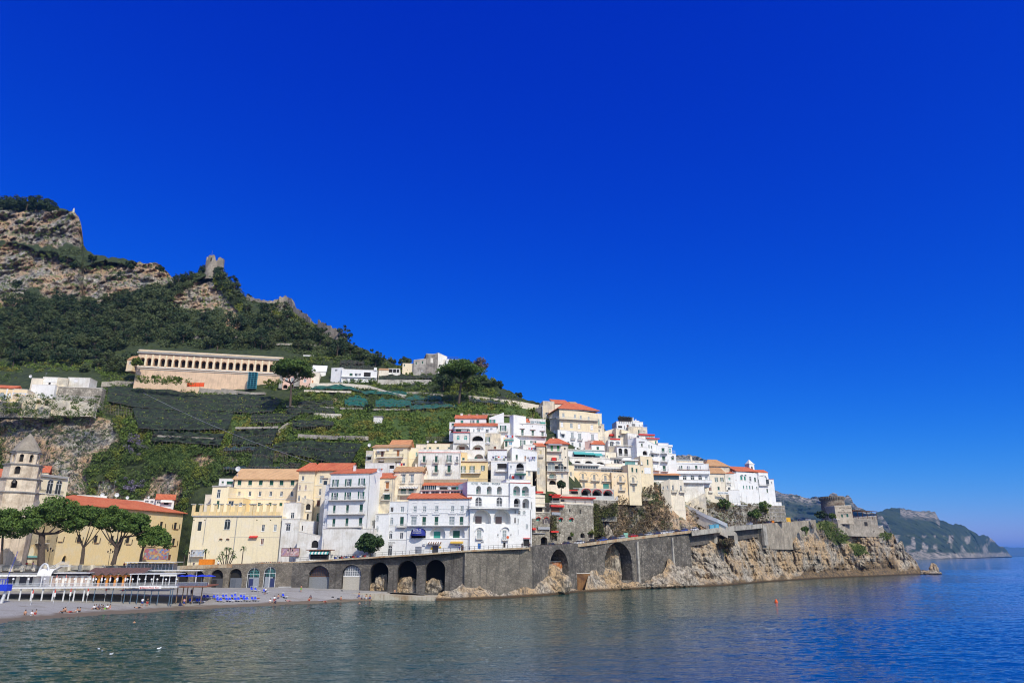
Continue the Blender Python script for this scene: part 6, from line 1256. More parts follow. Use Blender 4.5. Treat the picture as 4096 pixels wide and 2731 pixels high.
S1 = seawall('brown rubble wall with five small arched beach stores under the road',700,1165,2262,2250,2362,205,204,masonry('brown_rubble',(.20,.17,.13),(.30,.26,.20),(.15,.13,.10),.6,8),items=[cv(ZR,('a' if i in (2,3,4) else 'U',[x],t,b,w)+((M_GLASS,) if i in (2,3,4) else (M_DARK,int(w/2/2.352),1.0))) for i,(x,t,b,w) in enumerate(ARS)]+[cv(ZR,('U',[218],240,400,100,M_DARK,20,1.)),cv(ZR,('U',[70],245,400,100,M_DARK,20,1.))])
def store_front(i, x, t, b, w):
 Z = ZR; px0, _ = Z(x-w/2+6,0); px1, _ = Z(x+w/2-6,0); Y = 204.2; z0 = P(px0,Z(0,b)[1],Y).z; zt = P(px0,Z(0,b-(b-t)*.52)[1],Y).z; a = P(px0,2350,Y); c = P(px1,2350,Y); w_ = c.x-a.x
 r = empty('store_front',(a.x,Y-.1+.22,z0),0,['black shuttered store front with plants in the first beach arch','grey double boat doors under a small blue light in the second beach arch','grey store front with dark blue door and green glass fanlight','grey store front with navy door and blue green fanlight','grey panel with a narrow door and fish sign in the last small arch'][i],'store front')
 mb = MB().box(0,w_,0,.1,0,zt-z0); mb.build('panel',[plain('charcoal_panel',(.06,.06,.065)),plain('slate_panel',(.12,.13,.15)),plain('grey_panel',(.25,.27,.30)),plain('grey_panel',(.25,.27,.30)),plain('pale_panel',(.36,.37,.38))][i],r)
 d0 = [.05,.1,.05,.5,.15][i]*w_; MB().box(d0,d0+w_*.38,-.06,-.004,.02,(zt-z0)*.86).build('door',[M_DARK,plain('slate_door',(.09,.10,.12)),plain('navy_door',(.02,.03,.10)),plain('navy_door',(.02,.03,.10)),plain('grey_door',(.16,.17,.19))][i],r)
 if i >= 2:
  mb = MB(); hh = P(px0,Z(0,t)[1],Y).z-zt
  for k in range(1,8): mb.box(w_*k/8-.03,w_*k/8+.03,-.02,.03,zt-z0,zt-z0+hh*(math.sin(math.acos(min(1,abs(k/4-1))))*.8))
  for k in range(1,4): mb.box(w_*.08,w_*.92,-.03,.02,zt-z0+hh*k/5.-.03,zt-z0+hh*k/5.+.03)
  mb.build('fanlight_bars',plain('teal_bars',(.06,.28,.26)),r)
for i,(x,t,b,w_) in enumerate(ARS): store_front(i,x,t,b,w_)
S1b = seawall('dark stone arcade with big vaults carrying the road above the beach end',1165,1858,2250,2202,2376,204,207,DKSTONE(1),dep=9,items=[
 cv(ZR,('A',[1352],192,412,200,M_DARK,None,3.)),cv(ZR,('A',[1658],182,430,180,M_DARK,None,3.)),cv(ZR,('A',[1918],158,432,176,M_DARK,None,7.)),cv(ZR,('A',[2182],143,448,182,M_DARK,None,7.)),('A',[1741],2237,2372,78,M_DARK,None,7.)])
def infill(label, x0, x1, yt, ym, yb, Y, top, low, bars):
 a = P(x0,yb,Y); b = P(x1,yb,Y); zt = P(x0,yt,Y).z-a.z; zm = P(x0,ym,Y).z-a.z; w_ = b.x-a.x
 r = empty('boarded_shop',(a.x,Y,a.z-1),0,label,'shop front'); MB().box(0,w_,0,.12,0,zm+1).build('lower_panels',low,r); g = arc(0,w_,zm+1.003,zt+1,min(w_/2,zt-zm)*.9)
 MB().prism(g,.02,.08).build('glass',top,r); mb = MB()
 for k in range(1,bars):
  u = w_*k/bars; hh = math.sqrt(max(.05,1-(2*k/bars-1)**2)); mb.box(u-.05,u+.05,-.04,.015,zm+1,zm+1+(zt-zm)*hh*.88)
 for k in range(1,4): mb.box(w_*.06,w_*.94,-.05,.01,zm+1+(zt-zm)*k/4.4-.04,zm+1+(zt-zm)*k/4.4+.04)
 mb.box(0,w_,-.07,.0,zm+.9,zm+1.15); mb.build('window_bars',M_RUST if bars > 9 else M_WFR,r)
infill('rusty barred fanlight over grey metal shutters in the widest beach vault',*[ZR(1256,0)[0],ZR(1448,0)[0],ZR(0,196)[1],ZR(0,290)[1],ZR(0,395)[1],206],M_GLASS,plain('zinc_sheet',(.19,.20,.21)),12)
infill('whitewashed shop front with white framed glass in the second beach vault',*[ZR(1574,0)[0],ZR(1744,0)[0],ZR(0,186)[1],ZR(0,290)[1],ZR(0,432)[1],206],plain('grey_glass',(.14,.15,.16),.3),plain('dirty_white',(.40,.37,.31)),8)
for (x,t,b,w_) in ((1352,192,412,200),(1658,182,430,180),(1918,158,432,176),(2182,143,448,182)): pass
seawall('plain streaked concrete sea wall below the white hotel',1858,2128,2202,2186,2396,206,219,masonry('streaked_wall',(.17,.15,.12),(.25,.22,.175),(.13,.115,.09),1.1,12,(.05,.045,.04)))
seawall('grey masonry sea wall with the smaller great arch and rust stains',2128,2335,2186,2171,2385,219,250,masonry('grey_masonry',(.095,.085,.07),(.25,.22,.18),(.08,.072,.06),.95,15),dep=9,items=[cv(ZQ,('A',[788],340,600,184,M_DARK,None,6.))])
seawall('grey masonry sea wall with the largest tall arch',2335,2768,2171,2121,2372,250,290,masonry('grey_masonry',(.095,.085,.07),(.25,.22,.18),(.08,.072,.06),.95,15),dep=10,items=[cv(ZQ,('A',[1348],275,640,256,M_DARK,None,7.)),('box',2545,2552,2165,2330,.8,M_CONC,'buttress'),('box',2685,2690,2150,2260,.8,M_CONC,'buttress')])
seawall('pale concrete road wall hung with plants at the start of the headland',3046,3268,2094,2079,2160,341,396,masonry('headland_wall',(.34,.29,.22),(.44,.38,.29),(.28,.24,.18),1.2,17),items=[('box',3046,3060,2100,2180,1.2,M_CONC,'buttress')])
def slab():
 pts = [(2766,2122),(2850,2112),(2930,2104),(3048,2094)]; r0 = P(2766,2122,290); r = empty('road_bridge',r0,0,'dark concrete road deck bridging the cliff between the two sea walls','road bridge'); mb = MB(); up = MB()
 for (x0,y0),(x1,y1) in zip(pts,pts[1:]):
  a, b = P(x0,y0,Wy(x0)-1.5)-r0, P(x1,y1,Wy(x1)-1.5)-r0
  mb.add([(a.x,a.y,a.z-2.0),(b.x,b.y,b.z-2.0),(b.x,b.y,b.z),(a.x,a.y,a.z),(a.x+4,a.y+14,a.z-2.0),(b.x+4,b.y+14,b.z-2.0),(b.x+4,b.y+14,b.z),(a.x+4,a.y+14,a.z)],[(0,1,2,3),(0,4,5,1),(3,2,6,7),(4,7,6,5),(0,3,7,4),(1,5,6,2)])
  a2, b2 = a+Vector((0,4,0)), b+Vector((0,4,0)); up.add([(a2.x,a2.y,a2.z-6),(b2.x,b2.y,b2.z-6),(b2.x,b2.y,b2.z-2.0),(a2.x,a2.y,a2.z-2.0)],[(0,1,2,3)])
 mb.build('deck',M_CONC,r); up.build('abutment',DKSTONE(3),r)
slab()
def coping():
 r0 = wall_pt(700); r = empty('road_kerb_wall',r0,0,'low rust streaked parapet band along the seaward edge of the road','parapet'); mb = MB(); px = list(range(700,2768,24))+[2767]
 for a_, b_ in zip(px,px[1:]):
  a, b = wall_pt(a_)-r0, wall_pt(b_)-r0; o = .45 if a_ > 1160 else .25; h_ = 1.0 if a_ > 2110 or a_ < 1160 else .45
  mb.add([(a.x,a.y-o,a.z-h_),(b.x,b.y-o,b.z-h_),(b.x,b.y-o,b.z),(a.x,a.y-o,a.z),(a.x,a.y+.3,a.z-h_),(b.x,b.y+.3,b.z-h_),(b.x,b.y+.3,b.z),(a.x,a.y+.3,a.z)],[(0,1,2,3),(3,2,6,7),(0,4,5,1),(4,7,6,5)])
 mb.build('parapet_band',stucco('rusty_band',(.46,.38,.26),(.28,.14,.05),.9,2),r)
coping()
def railing(label, x0, x1, step=1.9, h=1.05, mat=None, dy=0.):
 r0 = wall_pt(x0); r = empty('road_railing',r0,0,label,'railing'); mb = MB(); m2 = MB(); prev = None; n = int((wall_pt(x1)-r0).length/step)
 for i in range(n+1):
  px = x0+(x1-x0)*i/n; p = wall_pt(px)-r0+Vector((0,.15,dy)); mb.tube(p,p+Vector((0,0,h)),.05,n=4)
  if prev is not None:
   for k in (.45,.97): m2.tube(prev+Vector((0,0,h*k)),p+Vector((0,0,h*k)),.032,n=4)
  prev = p
 mb.build('post',mat or M_IRON,r); m2.build('rail',mat or M_IRON,r)
railing('thin iron railing above the beach arcade, from the kiosk to the white hotel',1172,1856)
railing('iron railing in front of the white hotel and the stone house',1860,2200)
railing('rusty iron railing beside the parked cars above the great arches',2204,2764,mat=M_RUST)
railing('iron railing on the road deck over the cliff',2770,3046,mat=M_RUST)
railing('iron railing at the parked cars before the round tower',3050,3262,mat=M_IRON)
def parapet_left():
 r0 = wall_pt(-320); r = empty('promenade_parapet',r0,0,'concrete promenade parapet with square piers under the pines','parapet'); mb = MB(); m2 = MB(); xs = list(range(-320,780,46))
 for a_, b_ in zip(xs,xs[1:]):
  a, b = wall_pt(a_)-r0, wall_pt(b_)-r0; a.z -= .02; b.z -= .02
  mb.add([(a.x,a.y-.1,a.z-1.1),(b.x,b.y-.1,b.z-1.1),(b.x,b.y-.1,b.z),(a.x,a.y-.1,a.z),(a.x,a.y+.3,a.z-1.1),(b.x,b.y+.3,b.z-1.1),(b.x,b.y+.3,b.z),(a.x,a.y+.3,a.z)],[(0,1,2,3),(3,2,6,7),(4,7,6,5)])
  m2.box(a.x-.4,a.x+.4,a.y-.25,a.y+.45,a.z-1.4,a.z+.18)
 mb.build('panel',M_CONC,r); m2.build('pier',BEIGE(41),r)
parapet_left()
# concrete beach step and jetty end
r_ = empty('concrete_ledge',P(1250,2362,203),0,'low concrete ledge running along the foot of the arcade to the sea','ledge'); mb = MB(); o_ = P(1250,2362,203)
L_ = [(1250,2366,199.5),(1400,2370,199),(1555,2377,198),(1660,2384,197.5),(1745,2386,197)]
for (x0,y0,Y0),(x1,y1,Y1) in zip(L_,L_[1:]):
 a, b = P(x0,y0,Y0)-o_, P(x1,y1,Y1)-o_; mb.add([(a.x,a.y,a.z-3.5),(b.x,b.y,b.z-3.5),b,a,(a.x,a.y+8,a.z-3.5),(b.x,b.y+8,b.z-3.5),(b.x,b.y+8,b.z),(a.x,a.y+8,a.z)],[(0,1,2,3),(3,2,6,7),(1,5,6,2),(0,3,7,4)])
mb.build('ledge_slab',stucco('ledge_concrete',(.48,.43,.33),(.26,.16,.07),.8,6),r_)
# boulders
def boulder(label, px, py, Y, s, group=None, seed=0, name='boulder', mat=None):
 bm = bmesh.new(); bmesh.ops.create_icosphere(bm, subdivisions=4, radius=1)
 co = np.array([v.co[:] for v in bm.verts]); sx, sy, sz = s
 d = 1+.30*fbm(co[:,0]*1.1+seed,co[:,1]*1.1,co[:,2]*1.1,3,seed)+.22*ridged(co[:,0]*2+seed,co[:,1]*2,co[:,2]*1.4,3,seed+3)
 e1,e2,ev = cells(co[:,0]*1.6+seed,co[:,1]*1.6,co[:,2]*1.3,seed); d = d-.18*(ev-.5)
 for v, k, c in zip(bm.verts, d, co): v.co = (c[0]*k*sx, c[1]*k*sy, c[2]*k*sz)
 me = bpy.data.meshes.new(name); bm.to_mesh(me); bm.free(); me.materials.append(mat or M_SEAROCK)
 a = me.color_attributes.new('mask','FLOAT_COLOR','POINT'); a.data.foreach_set('color',np.tile([1,0,0,1],len(me.vertices)).astype(np.float32))
 o = bpy.data.objects.new(name, me); COL.objects.link(o); o.location = P(px,py,Y); tag(o,label,'rock',group); return o
boulder('pale boulder standing inside the third beach vault',*ZR(1948,385),209.5,(1.9,1.6,2.7),seed=1)
boulder('broad cream boulder heap inside the fourth beach vault',*ZR(2185,405),210,(3.,1.8,2.3),seed=2)
boulder('cream rock foot low in the third vault, left of the tall boulder',*ZR(1885,410),209,(1.6,1.4,1.3),seed=3)
boulder('cream rock heap inside the fifth vault near the sea',1738,2350,210,(2.4,1.8,1.9),seed=4)
boulder('tall pale crag filling the left side of the largest arch',*ZQ(1268,500),270,(3.2,3.,12.),seed=5)
boulder('cream crag at the right foot inside the largest arch',*ZQ(1420,600),274,(3.,3.,4.),seed=6)
boulder('pale rounded rock sloping down from the largest arch to the sea',*ZQ(1215,665),258,(6.,3.,4.),seed=7)
boulder('cream crag mound at the foot of the smaller great arch',*ZQ(690,670),229,(5.5,3.,4.),seed=8)
H('rusty_concrete_patch','rust striped concrete patch filling the smaller great arch',ZQ,702,820,460,600,239,25,1,stucco('rust_striped',(.50,.46,.38),(.40,.12,.02),1.,3),'wall patch',sink=2)
H('rusty_concrete_patch','brown rust stained concrete skirt between the arches at the waterline',ZQ,805,1085,575,690,242,30,2,stucco('rust_skirt',(.22,.11,.04),(.09,.04,.015),1.,7),'wall patch',sink=3)
random.seed(3)
for k in range(26):
 px = 2440+k*13+random.uniform(-6,6); s_ = random.uniform(.7,2.);
 boulder('tumbled cream boulder in the heap at the sea wall foot',px,interp(px,WL)-random.uniform(4,16),wl_Y(px)+random.uniform(1,4),(s_*1.3,s_,s_*.8),'boulders heaped along the foot of the sea wall',seed=20+k)
def tunnel():
 a = P(*ZU(372,640),wl_Y(2900)+15); b = P(*ZU(520,640),wl_Y(2900)+16); r = empty('concrete_portal',a,math.radians(10),'square concrete portal with a dark opening and bushes under the road deck','portal'); w_ = b.x-a.x; h_ = P(*ZU(372,515),a.y).z-a.z
 MB().prism(arc(-1.6,w_+1.6,h_*.45,h_+2.6,2.2),0,2.5).build('portal_frame',M_CONC,r); MB().box(0,w_,-.05,-.004,h_*.3,h_).build('portal_opening',M_DARK,r)
tunnel()
# round tower and its restaurant
def castle():
 Y = 418; a0 = P(*ZP(400,330),Y); b0 = P(*ZP(778,330),Y); c = (a0+b0)/2; R_ = (b0.x-a0.x)/2; zb = P(*ZP(590,520),Y).z-3; zt = P(*ZP(575,150),Y).z
 r = empty('round_tower',(c.x,c.y+R_*.3,zb),0,'broad round stone tower with a corbelled crown on the headland','round tower'); Hh = zt-zb
 MB().lathe([(R_*1.10,0),(R_*1.02,Hh*.45),(R_*.98,Hh*.9),(R_*1.02,Hh*.9),(R_*1.04,Hh),(R_*.85,Hh),(R_*.84,Hh-1)],48).build('tower_wall',masonry('tower_stone',(.22,.17,.115),(.42,.35,.26),(.17,.14,.10),.7,30,(.10,.08,.06)),r)
 mb = MB()
 for k in range(44):
  t = 2*math.pi*k/44; x, y = (R_*1.04)*math.cos(t), (R_*1.04)*math.sin(t); mb.tube((x,y,Hh*.88),(x*1.03,y*1.03,Hh*.97),.25,.5,5)
 mb.build('corbels',RUIN(5),r); mb = MB().box(-R_*.8,R_*.5,-R_*1.25,-R_*.95,Hh*.33,Hh*.36); mb.build('ledge',M_CONC,r)
 MB().tube((-R_*.2,-R_*1.05,Hh*.72),(R_*.6,-R_*1.1,Hh*.72),.12).tube((R_*.4,-R_*1.1,Hh*.72),(R_*.55,-R_*1.0,Hh*.6),.1).build('awning_bracket',M_RUST,r)
castle()
dk = plain('faded_letter',(.10,.08,.06),.9)
H('tower_restaurant','square plastered restaurant block with faded lettering and two dark green windows',ZP,598,885,312,520,410,18,8,stucco('castle_plaster',(.50,.43,.33),(.30,.24,.17),.8,12),'restaurant',yt1=296,sink=3,items=[('g',[715],445,505,36),('g',[805],438,502,40),('text','HOTEL LUNA',662,326,26,dk,1,860),('text','BAR',706,372,20,dk,1,748),('text','RISTORANTE',640,402,24,dk,1,862)])
H('castle_bastion','rough stone bastion below the tower restaurant with a dark square window',ZP,640,1320,540,690,409,0,12,masonry('bastion_stone',(.34,.29,.22),(.50,.44,.35),(.28,.24,.19),.9,33),'bastion',yt1=478,sink=4,Y1=437,items=[('d',[1118],580,648,56),('d',[740],618,652,44)])
H('castle_bastion','triangular stone buttress at the sea end of the bastion',ZP,1320,1420,690,760,438,20,8,masonry('bastion_stone',(.34,.29,.22),(.50,.44,.35),(.28,.24,.19),.9,33),'bastion',yt1=640,sink=6)
def castle_pergola():
 Y = 417; a = P(*ZP(905,500),Y); b = P(*ZP(1300,480),Y+16); r = empty('terrace_pergola',a,math.atan2(16,b.x-a.x),'brown timber pergola roof on thin posts over the castle terrace','pergola'); w_ = (b-a).length; h_ = 4.2; mb = MB()
 for k in range(6):
  for y in (0,6): mb.tube((w_*k/5,y,-.5),(w_*k/5,y,h_),.12)
 mb.build('post',M_RUST,r); mb = MB()
 for k in range(24): mb.box(w_*k/23-.1,w_*k/23+.1,-.8,7,h_,h_+.18)
 mb.box(-.5,w_+.5,-.6,-.4,h_-.25,h_-.02).box(-.5,w_+.5,3,7.2,h_+.19,h_+.3); mb.build('roof_slats',plain('brown_slats',(.20,.12,.07)),r)
 m = MB(); n = 40
 for k in range(n+1): m.box(w_*k/n-.03,w_*k/n+.03,-.2,-.14,-.5,.6)
 m.box(0,w_,-.22,-.12,.6,.68); m.build('railing',M_RUST,r)
 MB().add([(-1,0,3.5),(-1,5,6.2),(2.,5,6.2),(2.8,0,3.2)],[(0,1,2,3)]).build('lean_to_roof',M_BROWN,r)
castle_pergola()
for k,(x,y,Yk,s) in enumerate(((3738,2277,474,(2.2,2.,2.6)),(3715,2291,472,(5.,3.,1.2)),(3752,2291,473,(1.6,1.4,1.))))  :
 boulder(['pointed pale rock standing off the tip of the headland','flat dark reef rock joining the headland tip','small last rock at the very end of the reef'][k],x,y,Yk,s,seed=60+k)
def scaff2():
 for lab,(x0,x1,yt,yb),Y in (('grey scaffolding with netting around the foot of the convent',(1700,1930,1068,1290),350),('light scaffold platform above the cliff left of the convent foot',(1100,1330,975,1070),342)):
  a = P(*ZF(x0,yb),Y); b = P(*ZF(x1,yb),Y); zt = P(*ZF(x0,yt),Y).z-a.z; w_ = b.x-a.x; r = empty('scaffolding',a,0,lab,'scaffolding'); mb = MB(); n = max(3,int(w_/2))
  for k in range(n+1): mb.tube((w_*k/n,0,0),(w_*k/n,0,zt+random.uniform(0,4)),.05,n=4)
  for j in range(int(zt/1.9)+1): mb.box(0,w_,-.04,.04,j*1.9,j*1.9+.1)
  mb.build('scaffold_tubes',M_GREYM,r)
  if x0 != 1700: MB().box(0,w_,0,1.2,.3,.5).build('scaffold_deck',M_WMET,r)
scaff2()
def stair_ramp():
 pts = [(355,1040,316),(520,1120,312),(700,1210,308),(860,1270,305),(1010,1345,303)]; r0 = P(*ZF(355,1040),316); r = empty('stair_ramp',r0,0,'long white walled stair ramp slanting down the cliff to the road','stairs'); mb = MB(); m2 = MB()
 for (x0,y0,Y0),(x1,y1,Y1) in zip(pts,pts[1:]):
  a, b = P(*ZF(x0,y0),Y0)-r0, P(*ZF(x1,y1),Y1)-r0
  mb.add([(a.x,a.y,a.z-1.6),(b.x,b.y,b.z-1.6),b,a,(a.x,a.y+.4,a.z-1.6),(b.x,b.y+.4,b.z-1.6),(b.x,b.y+.4,b.z),(a.x,a.y+.4,a.z)],[(0,1,2,3),(3,2,6,7),(4,7,6,5)])
  a3, b3 = a-Vector((0,-.45,1.)), b-Vector((0,-.45,1.)); m2.add([(a3.x,a3.y,a3.z-5),(b3.x,b3.y,b3.z-5),b3,a3,(a3.x,a3.y+3,a3.z-5),(b3.x,b3.y+3,b3.z-5),(b3.x,b3.y+3,b3.z),(a3.x,a3.y+3,a3.z)],[(0,1,2,3),(3,2,6,7),(0,4,5,1)])
 mb.build('parapet',WHITE(98),r); m2.build('stair_mass',BEIGE(42),r)
stair_ramp()
# vegetation, terraces, nets
def leafmat(name, a, b, c=None):
 m, nt, bs = newmat(name); bs.inputs['Roughness'].default_value = .8
 p = pos(nt); col = mixc(nt, ramp(nt, noise(nt, p, .55, 3, .7), [(.35, 0.), (.65, 1.)]), a, b)
 if c: col = mixc(nt, ramp(nt, noise(nt, p, .13, 3, .6), [(.52, 0.), (.62, .9)]), col, c)
 L(nt, col, bs.inputs['Base Color']); return m
L_PINE = leafmat('pine_needles', (.045,.095,.012), (.105,.165,.022))
L_DARK = leafmat('dark_evergreen', (.014,.034,.010), (.035,.062,.016))
L_OLIVE = leafmat('olive_leaves', (.040,.060,.016), (.10,.125,.038), (.03,.06,.014))
L_SCRUB = leafmat('scrub_leaves', (.040,.078,.014), (.11,.16,.026), (.18,.21,.025))
L_LEMON = leafmat('lemon_grove_leaves', (.055,.105,.014), (.15,.21,.024), (.20,.18,.025))
L_DRY = leafmat('dry_creeper', (.10,.07,.038), (.17,.125,.06), (.05,.085,.016))
L_PURP = leafmat('purple_blossom', (.12,.10,.16), (.20,.17,.24))
L_MAG = leafmat('magenta_blossom', (.35,.01,.14), (.45,.03,.2))
BARK = plain('tree_bark', (.085,.062,.046), .95, 0, .3, 3)
def leaves(name, C, S, mat, parent=None, flat=.0, seed=1):
 """C (n,3) centres, S (n,) sizes -> one mesh of small leaf-tuft quads"""
 rng = np.random.default_rng(seed); n = len(C); a = rng.normal(size=(n,3)); a /= np.linalg.norm(a,axis=1)[:,None]
 b = rng.normal(size=(n,3)); b -= (a*b).sum(1)[:,None]*a; b /= np.linalg.norm(b,axis=1)[:,None]
 if flat: a[:,2] *= (1-flat); b[:,2] *= (1-flat)
 S = S[:,None]; r = rng.uniform(.6,1.3,(n,4,1))
 V = np.stack([C-a*S*r[:,0], C+b*S*r[:,1]*.8, C+a*S*r[:,2], C-b*S*r[:,3]*.8],1).reshape(-1,3)
 me = bpy.data.meshes.new(name); me.vertices.add(4*n); me.vertices.foreach_set('co',V.astype(np.float32).ravel())
 me.loops.add(4*n); me.loops.foreach_set('vertex_index',np.arange(4*n,dtype=np.int32)); me.polygons.add(n)
 me.polygons.foreach_set('loop_start',np.arange(0,4*n,4,dtype=np.int32)); me.polygons.foreach_set('loop_total',np.full(n,4,np.int32)); me.update(calc_edges=True)
 me.materials.append(mat); o = bpy.data.objects.new(name,me); COL.objects.link(o)
 if parent: o.parent = parent
 return o
def clumps(cs, rs, per, rng, sq=.75):
 """leaf centres in shells round clump centres"""
 C = [];
 for c, r in zip(cs, rs):
  d = rng.normal(size=(per,3)); d /= np.linalg.norm(d,axis=1)[:,None]; q = r*rng.uniform(.55,1.0,(per,1)); d[:,2] *= sq
  C.append(np.array(c)+d*q)
 return np.concatenate(C)
def crown_clumps(W, Hh, n, rng, dome=True):
 cs = []
 while len(cs) < n:
  x, y, z = rng.uniform(-1,1,3)
  if dome:
   z = (z+1)/2; r2 = x*x+y*y
   if r2 > 1 or z > math.sqrt(max(0,1-r2)) or z < .1*r2: continue
   if z < math.sqrt(max(0,1-r2))*.35 and rng.random() < .75: continue
  else:
   if x*x+y*y+z*z > 1 or (x*x+y*y+z*z < .3): continue
  cs.append((x*W/2,y*W/2,z*Hh))
 return cs
def slope_tree(v, w, h, mat, lab):
 rng = np.random.default_rng(100+v); r = empty('olive_tree' if v < 3 else 'evergreen_oak',(0,0,-50),0,lab,'tree'); r['group'] = 'olive and oak trees covering the slope'
 mb = MB().tube((0,0,-1.5),(.2,.1,h*.45),.28,.18)
 for k in range(4): t = k*1.6+v; mb.tube((.2,.1,h*.4),(w*.28*math.cos(t),w*.28*math.sin(t),h*.75),.15,.06,5)
 mb.build('trunk',BARK,r)
 cs = crown_clumps(w,h*.36,20,rng,False); cs = [(x,y,z+h*.62) for x,y,z in cs]
 leaves('crown',clumps(cs,rng.uniform(.7,1.3,20)*w*.17,34,rng),rng.uniform(.26,.46,680),mat,r,seed=v); return r
LAB_T = 'dark rounded tree in the dense grove covering the slope below the cliffs'
protos = [slope_tree(0,6.5,6,L_OLIVE,LAB_T),slope_tree(1,7.5,6.5,L_OLIVE,LAB_T),slope_tree(2,5.5,5,L_OLIVE,LAB_T),slope_tree(3,6.5,8.5,L_DARK,LAB_T),slope_tree(4,8.,7.5,L_DARK,LAB_T)]
def surf(px, py, up=0.):
 p = P(px,py,float(TY(px,py))); p.z += up; return p
TREEPOLY = [[(-200,1205),(330,1215),(640,1180),(700,1120),(800,1115),(650,1250),(880,1280),(1000,1340),(1050,1250),(1300,1340),(1500,1430),(1700,1490),(1540,1480),(1250,1425),(1120,1410),(1120,1410),(520,1375),(430,1450),(-200,1400)],[(-200,1400),(430,1450),(540,1480),(1140,1500),(1100,1560),(760,1530),(440,1510),(340,1500),(100,1480),(-200,1500)],[(820,1100),(880,1100),(980,1200),(1030,1280),(960,1250),(900,1170)]]
NOGO = [[(530,1385),(1150,1425),(1150,1560),(700,1540),(540,1490)],[(1240,1455),(1520,1455),(1640,1500),(1240,1540)],[(-50,1485),(400,1485),(430,1660),(-50,1700)]]
rngT = random.Random(5); placed = []; tries = 0
while len(placed) < 290 and tries < 20000:
 tries += 1; x = rngT.uniform(-200,1650); y = rngT.uniform(1105,1540)
 if not any(bool(inpoly(x,y,p_)) for p_ in TREEPOLY): continue
 if any(bool(inpoly(x,y-14,p_)) for p_ in NOGO): continue
 if y > 1400 and rngT.random() < .5: continue
 if y < interp(x,RIDGE)+14: continue
 if any(abs(x-a)+1.4*abs(y-b) < 25 for a,b in placed): continue
 placed.append((x,y))
for i,(x,y) in enumerate(placed):
 k = rngT.choice([0,1,2,0,1,3,4]); s_ = rngT.uniform(.8,1.35); p = surf(x,y,-.3)
 lab = ('dark evergreen oak','grey green olive tree')[(i if i < 5 else k) < 3]+' in the grove '+('at the foot of the high cliff' if y < 1260 and x < 620 else 'below the watchtower spur' if y < 1330 and x < 1000 else 'under the skyline ramparts' if x > 1000 and y < 1420 else 'among the gardens beside the monastery' if y > 1400 else 'right above the monastery roof' if x > 520 else 'on the left middle slope')
 if i < 5: k = i; o = protos[i]; o.location = p; o.rotation_euler = (0,0,rngT.uniform(0,6)); o.scale = (s_,)*3; o['label'] = lab
 else: copy_tree(protos[k],p,rngT.uniform(0,6),lab,None,s_)
def umbrella_pine(label, Y, base, fork, cc, cw, ch, n=60, sq=.7, lean=None, mat=None, cat='pine tree', name='umbrella_pine', leaf=.3, per=150, seed=0, trunk_r=.55, arms=7):
 """base, fork, crown centre (bottom middle) in photo pixels; cw, ch crown size in pixels"""
 b = P(*base,Y); f = P(*fork,Y)-b; c = P(*cc,Y)-b; k = mpp(cc[0],cc[1],Y)*1.03; W, Hh = cw*k, ch*k; rng = np.random.default_rng(seed+50)
 r = empty(name,b,0,label,cat); mb = MB(); m0 = Vector((f.x*.5,rng.uniform(-.3,.3),f.z*.5))
 mb.tube((0,0,-.6),m0,trunk_r,trunk_r*.85,8).tube(m0,f,trunk_r*.85,trunk_r*.75,8)
 for j in range(arms):
  t = 2*math.pi*(j+.3)/arms; e = c+Vector((W*.36*math.cos(t),W*.36*math.sin(t),Hh*.18)); m1 = f.lerp(e,.5)+Vector((0,0,-.06*W)); mb.tube(f,m1,trunk_r*.42,trunk_r*.26,6).tube(m1,e,trunk_r*.26,.06,6)
 mb.build('trunk',BARK,r)
 cs = [(c.x+x,c.y+y,c.z+z) for x,y,z in crown_clumps(W*.9,Hh*.88,n,rng)]
 leaves('crown',clumps(cs,rng.uniform(.8,1.25,n)*W*.125,per,rng,sq),rng.uniform(.7,1.3,n*per)*leaf,mat or L_PINE,r,seed=seed)
umbrella_pine('tall umbrella pine in front of the monastery corner above the dark nets',297,ZT(1022,478),ZT(1035,130),ZM(1610,1470),168,60,80,.42,leaf=.34,per=170,seed=1)
umbrella_pine('broad umbrella pine before the crest house, its forked trunk bare',301,ZN(1868,1200),ZN(1893,985),ZN(1895,870),186,52,80,.42,leaf=.34,per=170,seed=2)
for i,(lab,Y,b,f,c,w_,h_,tr) in enumerate([
 ('slim leaning umbrella pine cut by the left edge of the frame',176,(8,2244),(12,2130),(20,2140),190,100,.3),
 ('biggest umbrella pine with a thick dark trunk before the yellow building',180,(166,2250),(168,2135),(200,2128),220,130,.95),
 ('umbrella pine with a pale Y shaped trunk right of the thick trunked one',184,(328,2246),(334,2190),(352,2105),150,75,.5),
 ('umbrella pine beside the palm trunk',186,(455,2246),(468,2190),(452,2120),145,85,.6),
 ('umbrella pine with a leaning trunk near the building end',189,(450,2248),(490,2150),(535,2135),128,82,.5),
 ('smallest umbrella pine, curving right above the tiled mural',192,(562,2244),(575,2185),(606,2190),138,80,.38)]):
 umbrella_pine(lab,Y,b,f,c,w_*1.0,h_*1.15,66,trunk_r=tr,leaf=.24,per=190,seed=10+i,arms=6 if i != 2 else 5)
